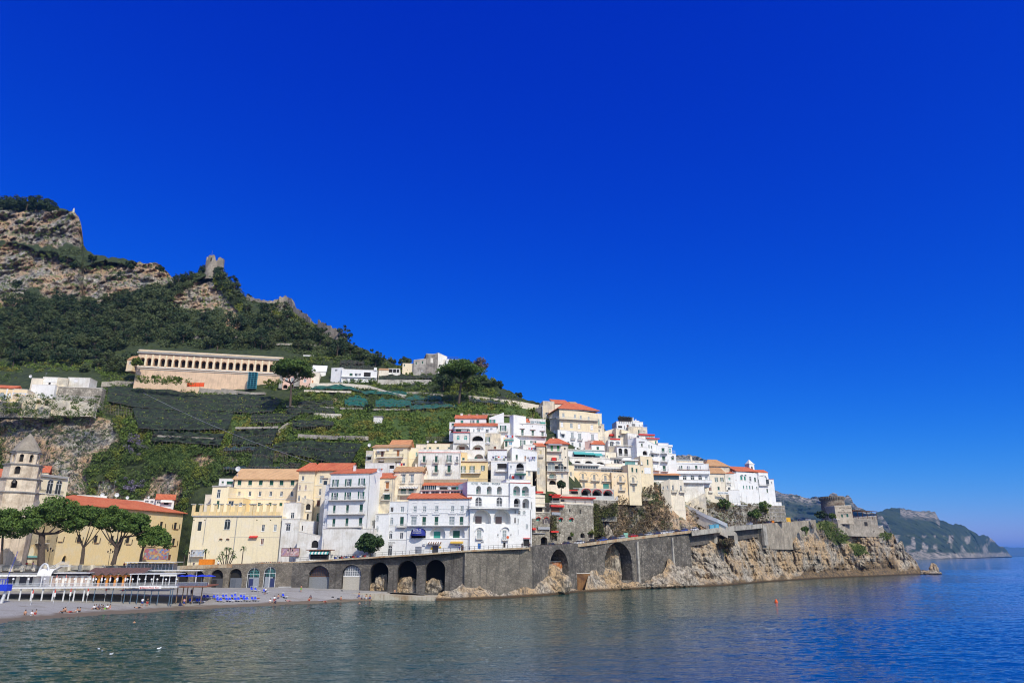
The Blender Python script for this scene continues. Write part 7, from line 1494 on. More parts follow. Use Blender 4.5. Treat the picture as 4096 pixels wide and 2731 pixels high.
def round_tree(label, Y, px, py, w, h, mat, trunk=.3, name='leafy_tree', cat='tree', n=40, per=70, leaf=.28, seed=0, group=None, base=None, dome=False):
 k = mpp(px,py,Y); W, Hh = w*k*.82, h*k*.42; c = P(px,py,Y); rng = np.random.default_rng(seed+200); b = P(px,base,Y) if base else c-Vector((0,0,Hh+1.))
 r = empty(name,b,0,label,cat,group); o = c-b
 MB().tube((0,0,-1),(o.x,0,max(.5,o.z)),trunk,trunk*.6,7).build('trunk',BARK,r)
 cs = [(o.x+x,y,o.z+z) for x,y,z in crown_clumps(W,Hh*.85,n,rng,dome)]
 leaves('crown',clumps(cs,rng.uniform(.7,1.2,n)*max(W,Hh)*.16,per,rng,.9),rng.uniform(.7,1.3,n*per)*leaf,mat,r,seed=seed)
round_tree('dense dark camphor tree between the balcony house and the blank white house',211,*ZA(778,1262),112,84,leafmat('camphor_leaves',(.018,.045,.010),(.05,.095,.018)),.5,n=60,per=120,seed=1,base=2218)
round_tree('round dark evergreen standing alone among the terraced vines',300,*ZN(805,1290),56,70,L_DARK,n=34,seed=2)
round_tree('conical dark tree rising above the left of the monastery roof',338,*ZM(780,1090),52,70,L_DARK,n=34,seed=3)
round_tree('bushy tree covering the first arches of the monastery',313,*ZO(1560,560),46,44,L_SCRUB,seed=4)
for i,(lab,Y,Z,x,y,w,h,m) in enumerate([
 ('dark pine growing against the left side of the ruined watchtower',444,ZM,618,288,42,38,L_DARK),('tall dark pine in front of the ruined watchtower',441,ZM,780,340,40,76,L_DARK),
 ('lone tall pine on the spur right of the watchtower',440,ZM,948,420,40,52,L_DARK),('small round tree alone on the ridge saddle',434,ZM,1127,588,24,22,L_DARK),
 ('dark oak crowning the slope left of the watchtower spur',448,ZM,385,400,60,52,L_DARK),('cypress tip on the skyline beside the oak',450,ZM,268,392,12,26,L_DARK),
 ('wide dark bush clinging under the ridge ruins',425,ZM,1480,660,30,24,L_DARK),
 ('oak on the crest just left of the cream wing',352,ZN,1232,722,44,34,L_OLIVE),('dark rounded tree left of that crest oak',360,ZN,1050,735,50,40,L_OLIVE),
 ('dark mass of ilex left under the broad crest pine',322,ZN,1690,930,74,56,L_DARK),('green ilex right under the broad crest pine',324,ZN,2010,950,66,50,L_SCRUB),
 ('rounded tree at the right shoulder of the crest',330,ZN,2200,960,70,56,L_SCRUB),('low dark trees trailing down the right of the crest',332,ZN,2310,1000,50,34,L_DARK),
 ('bare branched pale tree behind the crest pine',338,ZN,2130,760,60,50,leafmat('bare_twigs',(.12,.09,.07),(.16,.12,.09))),
 ('small tree on the skyline left of the big palazzo',330,ZD,1262,100,34,34,L_DARK),
 ('little green tree before the long garden wall',312,ZD,1495,320,16,26,L_SCRUB),
 ('spiky pale tree in front of the convent hotel foot',346,ZF,1600,1080,42,52,L_LEMON),('dark bush below the spiky tree',344,ZF,1440,1190,50,36,L_SCRUB),
 ('creeper cushion hanging over the cliff below the beige house',334,ZF,960,1050,48,42,L_SCRUB),('dark leafy shrub under the tall beige house arches',251,ZB,1685,465,34,32,L_DARK),
 ('bright green shrub beside the stone retaining wall road arch',255,ZI,1560,1055,30,22,L_LEMON),('bright bush over the dark road arch',252,ZI,1140,1100,26,20,L_LEMON),
 ('green bush filling the concrete portal on the cliff',304,ZU,440,590,60,52,L_DRY),('rounded green bush on the bluff left of the tower',372,ZU,1110,460,26,18,L_SCRUB),('dark bushes at the foot of the round tower',384,ZP,360,455,44,24,L_DARK),('low green bush between tower and restaurant',384,ZP,545,480,26,20,L_SCRUB)]):
 px_, py_ = Z(x,y); round_tree(lab,Y,px_,py_,w*1.25,h*1.25,m,.22,n=26 if w > 24 else 14,per=60,leaf=.34 if Y > 300 else .2,seed=30+i)
GP = 'dark pines on top of the high cliff'
for i,(x,y,w,h) in enumerate([(-150,822,110,60),(-60,815,100,60),(20,812,80,62),(70,815,70,60),(112,810,62,60),(150,812,66,64),(190,822,60,56),(212,838,40,40)]):
 round_tree('dark spreading pine in the clump crowning the high cliff',500-i,x,y,w*1.2,h*1.15,L_DARK,.4,'pine_tree','pine tree',30,70,.5,70+i,GP)
for i,(x,y,w,h) in enumerate([(295,1060,34,30),(250,1040,26,22),(370,1030,30,24),(520,1060,36,30),(465,1110,62,60),(560,1165,60,40),(85,1150,60,90),(150,1160,30,80),(640,1075,30,24)]):
 round_tree(['round oak on the ledge below the cliff brow','low shrub under the cliff brow','bush on the skyline of the lower cliff','dark bush in the notch of the lower cliff','big ilex growing in the cleft of the lower cliff','oak at the foot of the lower cliff','tall dark pine against the orange cliff face','narrow pine right of the tall cliff pine','bush at the end of the lower cliff'][i],455-i,x,y,w*1.2,h*1.2,L_DARK,.3,n=22,per=60,leaf=.45,seed=90+i)
# ground cover that nobody could count
def cover(name, n, polys, mat, smin, smax, per, seed, off=.4, avoid=(), leaf=.3, S=None, bbox=None, label=None, cat='scrub'):
 rng = np.random.default_rng(seed); xs = []; ys = []
 if bbox is None: allp = [q for p in polys for q in p]; bbox = (min(q[0] for q in allp),max(q[0] for q in allp),min(q[1] for q in allp),max(q[1] for q in allp))
 X = rng.uniform(bbox[0],bbox[1],n*9); Y = rng.uniform(bbox[2],bbox[3],n*9); ok = np.zeros(X.shape,bool)
 for p in polys: ok |= inpoly(X,Y,p)
 for p in avoid: ok &= ~inpoly(X,Y,p)
 ok &= Y > interp_arr(X,RIDGE)+3; ok &= vn(X/30.,Y/18.,seed,seed) > -.55
 X, Y = X[ok][:n], Y[ok][:n]; D = TY(X,Y)-off if S is None else S(X,Y)
 d = CY-Y; fw = FPX*cp-d*sp; c = np.stack([(X-CX)/fw*D,D,CAMZ+(d*cp+FPX*sp)/fw*D],-1); r = rng.uniform(smin,smax,len(X))
 dd = rng.normal(size=(len(X),per,3)); dd /= np.linalg.norm(dd,axis=2)[:,:,None]; q = c[:,None]+dd*r[:,None,None]*rng.uniform(.5,1.,(len(X),per,1))*np.array([1,1,.8])
 q = q.reshape(-1,3); o = leaves(name,q,rng.uniform(.6,1.3,len(q))*leaf,mat,seed=seed); tag(o,label,cat,None,'stuff'); return o
LOWER = [(-250,1640),(60,1640),(400,1640),(480,1740),(900,1800),(1330,1840),(1330,1900),(900,1890),(760,1990),(740,2060),(250,2000),(-250,1900)]
MID2 = [(1150,1400),(1300,1400),(1560,1450),(1700,1490),(2000,1560),(2110,1605),(1720,1640),(1300,1600),(1150,1560)]
MID = [(-250,1400),(430,1450),(540,1490),(700,1560),(1140,1600),(1240,1560),(1300,1600),(1720,1640),(2100,1600),(2240,1690),(2050,1700),(1850,1700),(1780,1760),(1450,1860),(1330,1850),(480,1760),(420,1600),(380,1500),(-250,1500)]
cover('scrub',4600,[[(-250,790),(330,850),(330,1020),(700,1100),(900,1080),(1170,1200),(1600,1460),(1560,1470),(1100,1400),(520,1380),(-250,1430)]],L_OLIVE,.8,2.2,26,11,.6,ROCKP[:3]+[NOGO[0]],.42,label='dark scrub between the trees on the high slope',bbox=(-250,1600,1000,1440))
cover('ledge_scrub',900,ROCKP[:3],L_SCRUB,.5,1.5,20,12,3.,(),.36,label='green tufts growing on ledges of the high cliff')
cover('bright_scrub',380,[[(850,1100),(900,1120),(960,1200),(990,1230),(960,1250),(900,1170),(860,1140)],[(1080,1230),(1200,1260),(1300,1330),(1150,1330)]],leafmat('spurge',(.12,.15,.015),(.22,.24,.02)),.7,1.6,24,13,1.,(),.36,label='yellow green spurge bushes under the watchtower')
cover('crest_scrub',1500,[MID2],L_SCRUB,.6,1.6,26,31,.8,[NOGO[1]],.32,label='green shrubs on the shoulder of the hill right of the monastery')
cover('lemon_grove',4200,[MID],L_LEMON,.8,1.9,26,14,.9,NOGO,.32,label='bright green terraced vines and lemon trees',bbox=(-250,2250,1400,1870))
cover('cliff_scrub',1900,[LOWER],L_SCRUB,.6,1.8,26,15,1.5,[ROCKP[3],ROCKP[4],ROCKP[5]],.28,label='green bushes clinging to the lower cliff',bbox=(-250,1340,1640,2080))
cover('sparse_cliff_scrub',420,[ROCKP[3],ROCKP[4],ROCKP[5]],L_OLIVE,.5,1.3,20,16,3.5,(),.26,label='grey green tufts on the pale lower cliff')
cover('purple_blossom',40,[[(500,1730),(570,1740),(600,1790),(560,1830),(500,1800)],[(500,1900),(580,1920),(570,1960),(500,1960)]],L_PURP,.8,1.5,40,17,2.,(),.25,label='patch of purple flowering bushes on the lower cliff',cat='bushes')
cover('dry_creeper',1000,[DRYP[0]],L_DRY,.5,1.5,26,18,2.,(),.24,label='brown and green creeper hanging over the road cliff',cat='creeper')
cover('wall_creeper',1300,[[(2375,2015),(2465,2012),(2470,2062),(2375,2070)],[(2205,2060),(2290,2060),(2300,2150),(2210,2160)],[(2290,2060),(2390,2040),(2420,2140),(2300,2150)]],leafmat('spring_creeper',(.09,.08,.04),(.13,.15,.03),(.12,.09,.05)),.4,1.1,24,19,0,(),.2,S=lambda X,Y: np.interp(X,[2190,2375,2465],[245.5,266,267.5])-.6,label='straggling creeper over the rubble retaining wall',cat='creeper')
cover('cliff_tufts',300,[[(2760,2010),(3060,2015),(3140,2070),(3060,2090),(2780,2110)]],L_DRY,.4,1.,20,20,2.,(),.24,label='small tufts on the cliff under the convent')
cover('headland_grass',420,[[(3270,2085),(3330,2085),(3400,2150),(3370,2170),(3300,2130)],[(3520,2132),(3575,2130),(3560,2155),(3510,2160)],[(3400,2175),(3460,2185),(3470,2215),(3420,2220)]],leafmat('spring_grass',(.07,.12,.02),(.13,.17,.03)),.4,1.1,20,21,0,(),.24,S=lambda X,Y: head_depth(X[None],Y[None])[0]-1.,label='bright grass and flowers on the headland ledges',cat='grass')
cover('garden_scrub',330,[[(-100,1600),(100,1575),(420,1585),(440,1660),(-100,1690)],[(0,1500),(90,1480),(120,1500),(0,1530)]],L_SCRUB,.5,1.5,26,24,0,(),.24,S=lambda X,Y: 281+0*X,label='garden bushes below the hillside houses')
cover('monastery_garden',150,[[(540,1500),(760,1512),(770,1535),(560,1530)],[(1060,1520),(1130,1520),(1100,1560),(1060,1550)]],L_LEMON,.6,1.5,26,25,0,(),.28,S=lambda X,Y: 311+0*X,label='citrus trees against the monastery base')
o = cover('bougainvillea',10,[[(335,1565),(385,1562),(380,1582),(340,1582)]],L_MAG,.4,.8,60,22,6.,(),.2,label='magenta bougainvillea spilling over the garden wall',cat='bougainvillea')
# terrace walls
def gwall(label, Z, pts, h, off=2.5, mat=None, th=.8, name='terrace_wall', cat='terrace wall'):
 P0 = [Z(*p) for p in pts]; r0 = P(P0[0][0],P0[0][1],float(TY(*P0[0]))-off); r = empty(name,r0,0,label,cat); mb = MB(); prev = None
 for (x0,y0),(x1,y1) in zip(P0,P0[1:]):
  n = max(2,int((x1-x0)/12))
  for i in range(n+1):
   f = i/n; x, y = x0+(x1-x0)*f, y0+(y1-y0)*f; Yd = float(TY(x,y))-off; p = P(x,y,Yd)-r0; hh = h/Z.k*mpp(x,y,Yd); cur = p
   if prev is not None: a, b = prev, cur; mb.add([(a.x,a.y,a.z-hh),(b.x,b.y,b.z-hh),b,a,(a.x,a.y+th+2,a.z-hh),(b.x,b.y+th+2,b.z-hh),(b.x,b.y+th+2,b.z),(a.x,a.y+th+2,a.z)],[(0,1,2,3),(3,2,6,7),(0,3,7,4),(1,5,6,2)])
   prev = cur
 mb.build('masonry',mat or STONE(9),r)
WS = masonry('terrace_stone',(.40,.36,.29),(.52,.47,.38),(.32,.29,.24),.7,21)
gwall('long pale terrace wall below the monastery garden',ZS,[(430,165),(850,185),(1300,225),(1880,290),(2352,330)],85,4,WS)
gwall('continuation of the pale wall under the scaffolding tower',ZT,[(-60,205),(400,270),(620,265)],40,4.2,WS)
gwall('white capped wall under the first teal net',ZT,[(1240,232),(1620,240),(1980,250)],30,3,BEIGE(50))
gwall('dry stone wall behind the trunk of the tall pine',ZT,[(960,482),(1250,490),(1700,495)],25,3,WS)
gwall('sandy square terrace wall among the black nets',ZT,[(1400,592),(1600,600),(1815,608)],100,4,BEIGE(51))
gwall('stone wall under the left middle net',ZT,[(165,812),(500,808),(830,798)],32,3.4,WS)
gwall('leaning stone buttress wall between two nets',ZT,[(830,860),(900,790),(985,740)],90,3.2,WS)
gwall('long rough wall of the lower lemon terraces',ZT,[(1145,922),(1500,940),(2240,958)],62,3.4,WS)
gwall('high grey wall with hanging plants under the villas',ZN,[(915,935),(1200,938),(1540,935)],125,4,stucco('high_terrace_wall',(.50,.47,.40),(.28,.25,.20),.8,13))
gwall('sloping sandy wall descending from the white gabled house',ZN,[(120,978),(480,975),(800,1000),(1100,1090),(1250,1115)],58,4.5,BEIGE(52))
gwall('curved wall with a little arch right of the teal nets',ZN,[(1250,1080),(1400,1080),(1680,1108)],50,3,WS)
gwall('big sandy garden wall running right towards the palazzo',ZD,[(490,82),(800,115),(1300,180),(1660,245)],110,4,BEIGE(53))
gwall('long upper terrace wall above the monastery roof',ZM,[(290,1042),(580,1035),(860,1010),(1300,1068)],34,4,WS)
gwall('upper right terrace wall under a vine trellis',ZM,[(1300,1118),(1620,1120),(1890,1128)],24,4,WS)
gwall('short bleached wall among the olive trees',ZM,[(245,942),(330,945)],60,4,WS)
gwall('garden wall at the very left of the middle terraces',ZO,[(1160,790),(1330,780)],60,5,WS)
gwall('low stone wall above the white houses on the right terraces',ZD,[(700,360),(1100,385),(1500,430)],30,3.5,WS)
gwall('broken wall under the vines at the middle right',ZN,[(470,1260),(880,1275),(1290,1275)],22,3,WS)
gwall('crumbling lower wall above the cream palace roof',ZS,[(1040,1010),(1500,1040),(1980,1060)],30,3.5,WS)
# shade nets
def net(label, Z, top, bot, teal=False, off=3.2, name='shade_net', poles=True):
 m = {0:M_NETB,1:M_NETT,2:M_NETN}[int(teal)]; nu, nv = 36, 12; T = [Z(*p) for p in top]; B = [Z(*p) for p in bot]
 def L_(pl,t):
  xs = [p[0] for p in pl]; x = xs[0]+(xs[-1]-xs[0])*t; return x, float(np.interp(x,xs,[p[1] for p in pl]))
 r0 = P(T[0][0],T[0][1],float(TY(*T[0]))-off); V = []; sd = len(label)
 for j in range(nv):
  for i in range(nu):
   (xt,yt),(xb,yb) = L_(T,i/(nu-1)),L_(B,i/(nu-1)); f = j/(nv-1); x, y = xb+(xt-xb)*f, yb+(yt-yb)*f
   y += 4.5*float(vn(i*.4,sd,0,3))*f+3.*float(vn(i*.5,sd,5,6))*(1-f); Yd = float(TY(x,y))-off+1.1*float(vn(x/16.,y/5.,sd,2))+.5*float(vn(x/5.,y/3.,sd,4)); V.append(P(x,y,Yd)-r0)
 r = empty(name,r0,0,label,'netting'); g = grid_mesh('net_cloth',np.array(V),nu,nv,m,smooth=True); g.parent = r
 if poles:
  mb = MB()
  for j in (0,4,8) if len(label) % 2 else (0,6):
   for i in range(0,nu,2):
    q = V[j*nu+i]; mb.tube((q[0],q[1]-.35,q[2]-1.3),(q[0]+random.uniform(-.15,.15),q[1]-.35,q[2]+.25),.05,n=4)
    if i+2 < nu: q2 = V[j*nu+i+2]; mb.tube((q[0],q[1]-.38,q[2]+.05),(q2[0],q2[1]-.38,q2[2]+.05),.04,n=4)
  mb.build('chestnut_poles',M_WOODP,r)
def netmat(name, a, b, c, f=.5):
 m, nt, bs = newmat(name); bs.inputs['Roughness'].default_value = .9; p = pos(nt)
 col = mixc(nt, ramp(nt, noise(nt,p,.5,5,.7), [(f-.06,0.),(f+.1,1.)]), a, b); col = mixc(nt, ramp(nt, noise(nt,p,.9,4,.7), [(.54,0.),(.64,.8)]), col, c); L(nt,col,bs.inputs['Base Color']); bump(nt,bs,noise(nt,p,1.4,3),.6,.3); return m
M_NETB = netmat('black_net',(.007,.010,.008),(.018,.034,.013),(.055,.085,.02)); M_NETT = netmat('teal_net',(.003,.07,.055),(.006,.12,.085),(.003,.06,.05)); M_NETN = netmat('navy_net',(.006,.03,.04),(.012,.055,.06),(.02,.05,.03))
for lab,Z,t,b,k in [
 ('upper left black shade net, widest strip right under the pale wall',ZS,[(330,262),(1000,292),(1850,372),(2352,382)],[(300,475),(700,565),(1500,640),(2300,640)],0),
 ('large black shade net in the middle of the left terraces',ZS,[(700,585),(1500,640),(2300,640)],[(800,915),(1400,930),(2200,930)],0),
 ('black net strip hung with oranges above the purple blossom',ZS,[(1040,940),(1500,960),(2150,1000)],[(1000,1110),(1500,1130),(2080,1190)],0),
 ('black net right of the widest one, behind the tall pine trunk',ZT,[(-20,302),(400,300),(900,372)],[(-20,570),(400,600),(760,562)],0),
 ('black net over the terrace with the low stone wall',ZT,[(150,872),(500,838),(830,842)],[(100,1082),(400,1085),(740,1080)],0),
 ('dark net with a row of slender poles left of the sandy wall',ZT,[(420,622),(800,590),(1160,600)],[(400,742),(700,745),(900,750)],0),
 ('black net between the pine trunk wall and the sandy wall',ZT,[(1000,500),(1350,480),(1720,520)],[(950,598),(1350,590),(1730,600)],0),
 ('thin black net just under the bald brown patch',ZT,[(1150,402),(1700,398)],[(1150,472),(1690,475)],0),
 ('wide black net above the red tiled palace roof',ZT,[(750,1075),(1300,1025),(1700,1040),(2150,1070)],[(770,1180),(1300,1280),(1700,1380),(1960,1390)],0),
 ('steep black net falling to the cream palace roof',ZT,[(480,1110),(600,1100),(780,1160)],[(370,1430),(560,1450),(740,1450)],0),
 ('small black net touching the red roof ridge',ZT,[(870,1372),(1200,1368)],[(870,1475),(1130,1475)],0),
 ('grey black net under the sandy square wall',ZT,[(1050,720),(1400,700),(1710,712)],[(1080,835),(1400,800),(1700,795)],0),
 ('straight black net fence on the high grey wall',ZN,[(930,872),(1570,880)],[(930,936),(1570,916)],0),
 ('black netted plot above the white villa',ZN,[(490,752),(900,778)],[(490,808),(905,822)],0),
 ('black net strip among the olives on the right slope',ZN,[(480,700),(760,720)],[(480,745),(760,752)],0),
 ('longest teal net waving under the white villas',ZN,[(118,1035),(200,995),(330,1012),(470,988),(620,1030),(760,1062),(860,1048),(980,1075),(1180,1062),(1255,1085)],[(120,1048),(350,1042),(600,1045),(760,1100),(1000,1112),(1255,1118)],1),
 ('peaked teal net left of the lone round evergreen',ZN,[(520,1165),(600,1150),(680,1118),(790,1170)],[(530,1240),(700,1250),(800,1250)],1),
 ('wide teal net right of the lone round evergreen',ZN,[(888,1180),(970,1152),(1100,1165),(1300,1185)],[(890,1250),(1100,1258),(1310,1238)],1),
 ('upper right teal net with a humped edge',ZN,[(1240,1155),(1330,1112),(1500,1130),(1640,1118),(1670,1150)],[(1245,1178),(1400,1168),(1660,1168)],1),
 ('lowest teal net ending beside the stone block',ZN,[(1285,1235),(1480,1222),(1840,1225)],[(1300,1290),(1500,1270),(1845,1258)],1),
 ('dull teal net between the humped and the lowest nets',ZN,[(1300,1190),(1700,1185)],[(1320,1222),(1720,1215)],2),
 ('narrow teal strip net along the big sandy garden wall',ZD,[(500,138),(1052,192)],[(500,172),(1050,218)],2),
 ('black net fence along the top of the big garden wall',ZD,[(920,95),(1320,135)],[(920,130),(1320,186)],0),
 ('navy net strip hung under the orange tree terrace',ZT,[(-10,1130),(500,1112)],[(-10,1185),(470,1168)],2),
 ('navy net strip directly above the tan palace roof',ZT,[(-20,1435),(860,1422)],[(-20,1478),(860,1462)],2)]:
 net(lab,Z,t,b,k)
def shed(label, Z, a, b, c, d, col, name='garden_hut'):
 x0, y0 = Z(a,c); x1, y1 = Z(b,d); Yd = float(TY((x0+x1)/2,y1))-5; p = P(x0,y1,Yd); q = P(x1,y1,Yd); h = P(x0,y0,Yd).z-p.z; r = empty(name,p,0,label,'hut'); w_ = q.x-p.x
 MB().box(0,w_,0,3,-2,h*.86).build('hut_wall',col,r); MB().box(-.3,w_+.3,-.3,3.3,h*.861,h).build('roof',M_TEAL if 'green' in label else M_GTRIM,r)
shed('yellow garden hut with a green net roof left of the monastery base',ZS,925,1112,82,205,PALEY(20))
shed('low rubble hut among the vines',ZN,865,965,1365,1400,WOLD(98))
def orange_fence():
 Z = ZS; a = P(*Z(1560,260),313); b = P(*Z(1840,268),314); r = empty('orange_fence',a,0,'bright orange plastic mesh fence on the monastery garden wall','fence'); w_ = b.x-a.x; h = P(*Z(1560,198),313).z-a.z
 MB().box(0,w_,-.05,.05,0,h).build('mesh_panel',plain('orange_mesh',(.80,.10,.02),.8),r)
 mb = MB()
 for k in range(5): mb.tube((w_*k/4,-.1,-.3),(w_*k/4,-.1,h+.2),.05)
 mb.build('post',M_RUST,r)
orange_fence()
def cable():
 a = P(*ZS(880,360),306); b = P(*ZT(1380,1378),262); r = MB(); n = 24; prev = None
 for k in range(n+1):
  f = k/n; p = a.lerp(b,f)-a+Vector((0,0,-1.6*math.sin(math.pi*f)))
  if prev is not None: r.tube(prev,p,.06,n=4)
  prev = p
 o = r.build('cable',M_GREYM,None,a); tag(o,'long grey ropeway cable slanting down across the terraces','cable')
cable()
def trellis2(label, Z, quads):
 x0, y0 = Z(*quads[0]); r0 = P(x0,y0,float(TY(x0,y0))-4); r = empty('vine_trellis',r0,0,label,'trellis'); mb = MB(); n = 14
 for i in range(n+1):
  f = i/n; pt = [Vector(P(*Z(quads[0][0]+(quads[1][0]-quads[0][0])*f,quads[0][1]+(quads[1][1]-quads[0][1])*f),float(TY(x0,y0))-4))-r0, Vector(P(*Z(quads[2][0]+(quads[3][0]-quads[2][0])*f,quads[2][1]+(quads[3][1]-quads[2][1])*f),float(TY(x0,y0))-5))-r0]
  mb.tube(pt[0],pt[1],.07,n=4)
 for j in range(4):
  g = j/3; a = [Vector(P(*Z(quads[k][0],quads[k][1]),float(TY(x0,y0))-4.5))-r0 for k in range(4)]; mb.tube(a[0].lerp(a[2],g),a[1].lerp(a[3],g),.07,n=4)
 mb.build('chestnut_poles',M_WOODP,r)
trellis2('bare brown pole trellis beside the lattice balustrade',ZS,[(110,520),(700,600),(110,630),(690,760)])
trellis2('pale pole trellis with orange trees above the red palace roof',ZT,[(770,1225),(980,1225),(770,1350),(980,1360)])
trellis2('flat pole pergola behind the low yellow house',ZC,[(1235,208),(1700,212),(1260,280),(1700,285)])
# beach restaurant on its stilts
def DY(px): return 158+7*px/700.
def dp(px, py, back=0): return P(px,py,DY(px)+back)
D0 = dp(0,2350); ZD0 = D0.z
def droot(name, label, px, cat, back=0, py=2347):
 p = dp(px,py,back); r = empty(name,p,0,label,cat); return r, p
def dbox(mb, r0, xa, xb, ya, yb, b0, b1):
 """box between pixel columns, heights given by pixels on the deck's front plane, b0..b1 metres back"""
 A, B = dp(xa,(ya+yb)/2,b0), dp(xb,(ya+yb)/2,b0); z1 = dp((xa+xb)/2,ya,0).z; z0 = dp((xa+xb)/2,yb,0).z; d = (B-A); d.z = 0; n = Vector((-d.y,d.x,0)).normalized()*(b1-b0); A.z = B.z = 0
 c = [A,B,B+n,A+n]; r = Vector((r0.x,r0.y,0)); mb.add([(*(q-r).xy,z0-r0.z) for q in c]+[(*(q-r).xy,z1-r0.z) for q in c],[(0,3,2,1),(4,5,6,7),(0,1,5,4),(1,2,6,5),(2,3,7,6),(3,0,4,7)])
r, r0 = droot('beach_platform','long white stilted restaurant platform with slatted railing over the pebble beach',0,'platform')
mb = MB(); dbox(mb,r0,-120,707,2347,2352,0,16); mb.build('deck',M_WMET,r)
for x in (-50,-5,40,86,131,174,217,260,301,340,382,454,503,529,555,582,609,637,684,693):
 mb = MB(); f = on_beach(x,2386+max(0,x-400)*.06); t = dp(x,2351,.4)-r0; b = Vector((t.x,t.y,f.z-.5-r0.z)); mb.tube(b,t,.16 if x < 360 else .1,n=6); mb.build('post',M_WMET if x < 360 else plain('blue_grey_post',(.08,.13,.18)),r)
mb = MB()
for x in np.arange(-110,706,3.4): dbox(mb,r0,x,x+.9,2332.5,2346.9,0.1,.16)
dbox(mb,r0,-110,706,2331,2332.4,.05,.2); mb.build('railing',M_WMET,r)
r, r0 = droot('cafe_front','left cafe section with white piers, dark windows and scalloped awning',20,'cafe front',4)
mb = MB(); dbox(mb,r0,-110,160,2299,2346.5,4.2,9); mb.build('wall',WOLD(101),r); mb = MB()
for a,b in ((28,60),(77,104),(117,128)): dbox(mb,r0,a,b,2307,2342,4.05,4.19)
for a,b in ((-100,-70),(-55,-20)): dbox(mb,r0,a,b,2307,2342,4.05,4.19)
mb.build('window',M_GLASS,r); mb = MB(); dbox(mb,r0,-110,150,2294.5,2297,2.,9.5); mb.build('roof',M_GTRIM,r); mb = MB()
for k in range(28):
 x = -100+k*8.8; dbox(mb,r0,x,x+8.6,2298,2305+(k%2),2.,2.08)
mb.build('awning',M_AWNW,r)
r, r0 = droot('domed_entrance','white barrel vaulted canopy with a round white hoop over the entrance',172,'canopy',1); c0, c1 = dp(143,2303,1)-r0, dp(206,2303,1)-r0; w_ = (c1-c0).length; mb = MB()
for j in range(8):
 a, b = math.pi*j/8, math.pi*(j+1)/8; h = 1.6; y0 = 0
 mb.add([(c0.x,y0+1.5-1.5*math.cos(a),c0.z+h*math.sin(a)),(c0.x+w_,y0+1.5-1.5*math.cos(a),c0.z+h*math.sin(a)*.9),(c0.x+w_,y0+1.5-1.5*math.cos(b),c0.z+h*math.sin(b)*.9),(c0.x,y0+1.5-1.5*math.cos(b),c0.z+h*math.sin(b))],[(0,1,2,3)])
mb.build('canopy_cloth',M_AWNW,r); mb = MB(); prev = None
for j in range(13):
 t = math.pi*j/12; p = Vector((c0.x+w_*.32-w_*.36*math.cos(t),.6,c0.z+2.5*math.sin(t)+.1));
 if prev is not None: mb.tube(prev,p,.2)
 prev = p
mb.build('hoop',M_WMET,r)
for x in (163,203): mb = MB(); dbox(mb,r0,x,x+3,2303,2347,.8,1.1); mb.build('post',M_WMET,r)
r, r0 = droot('beach_cabins','row of pale striped beach cabins with slatted panels under a flat roof',280,'cabins',3); mb = MB(); dbox(mb,r0,206,358,2304,2346,3.,6); mb.build('wall',WOLD(102),r); mb = MB()
for k in range(48):
 if k % 8 < 5: dbox(mb,r0,208+k*3.1,209.3+k*3.1,2306,2345,2.9,2.99)
mb.build('slats',plain('rosy_slats',(.36,.22,.18)),r); mb = MB(); dbox(mb,r0,204,360,2290,2293,2.,7); mb.build('roof',M_WMET,r); mb = MB(); dbox(mb,r0,206,358,2293.5,2302,3.2,3.4); mb.build('window_band',M_GLASS,r)
r, r0 = droot('orange_arcade','orange plastered arcade pavilion with five dark arches and a wavy brown roof',440,'pavilion',4); org = plain('orange_render',(.62,.24,.03),.8)
a0, a1 = dp(357,2342,4)-r0, dp(522,2342,4)-r0; W_ = (a1-a0).length; h_ = dp(440,2300,0).z-dp(440,2346,0).z; an = math.atan2(a1.y-a0.y,a1.x-a0.x); zf = dp(440,2346,0).z-r0.z
wl_ = []; ok = [(W_*(k+.12)/5,W_*(k+.88)/5) for k in range(5)]; loops = [[Vector(p) for p in ((0,0,0),(W_,0,0),(W_,h_,0),(0,h_,0))]]+[[Vector((u,z,0)) for u,z in arc(a,b,.02,h_*.86,(b-a)*.38)] for a,b in ok]; flat = [p for l in loops for p in l]
mb = MB().add([(p.x,0,p.y) for p in flat],tessellate_polygon(loops))
for l in loops[1:]: n = len(l); mb.add([(p.x,0,p.y) for p in l]+[(p.x,.5,p.y) for p in l],[(i,(i+1)%n,n+(i+1)%n,n+i) for i in range(n)])
o = mb.build('arcade_wall',org,r,(a0.x,a0.y,zf)); o.rotation_euler = (0,0,an)
o = MB().box(0,W_,3,3.2,0,h_).build('back_wall',M_DARK,r,(a0.x,a0.y,zf)); o.rotation_euler = (0,0,an)
vs = []; n = 60
for k in range(n+1):
 u = -1.2+(W_+4)*k/n; s_ = .3*math.sin(2*math.pi*u/(W_/5)-1.57); vs += [(u,-1.1,h_+.15+s_),(u,5.,h_+1.5+s_*.2)]
o = MB().add(vs,[(2*k,2*k+2,2*k+3,2*k+1) for k in range(n)]).build('wavy_roof',plain('brown_shingle',(.13,.07,.055),.9,0,.3),r,(a0.x,a0.y,zf)); o.rotation_euler = (0,0,an)
r, r0 = droot('dining_terrace','white framed dining terrace with dark interior right of the orange arcade',610,'terrace',1)
for x in (520,550,581,613,651,677,703): mb = MB(); dbox(mb,r0,x-1.6,x+1.6,2296,2347,.6,.85); mb.build('post',M_WMET,r)
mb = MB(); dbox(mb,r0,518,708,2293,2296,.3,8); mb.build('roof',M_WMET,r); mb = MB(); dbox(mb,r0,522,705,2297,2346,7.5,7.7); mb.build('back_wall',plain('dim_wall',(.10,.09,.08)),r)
mb = MB(); dbox(mb,r0,640,706,2297,2303,.1,.18); mb.build('awning',M_AWNW,r)
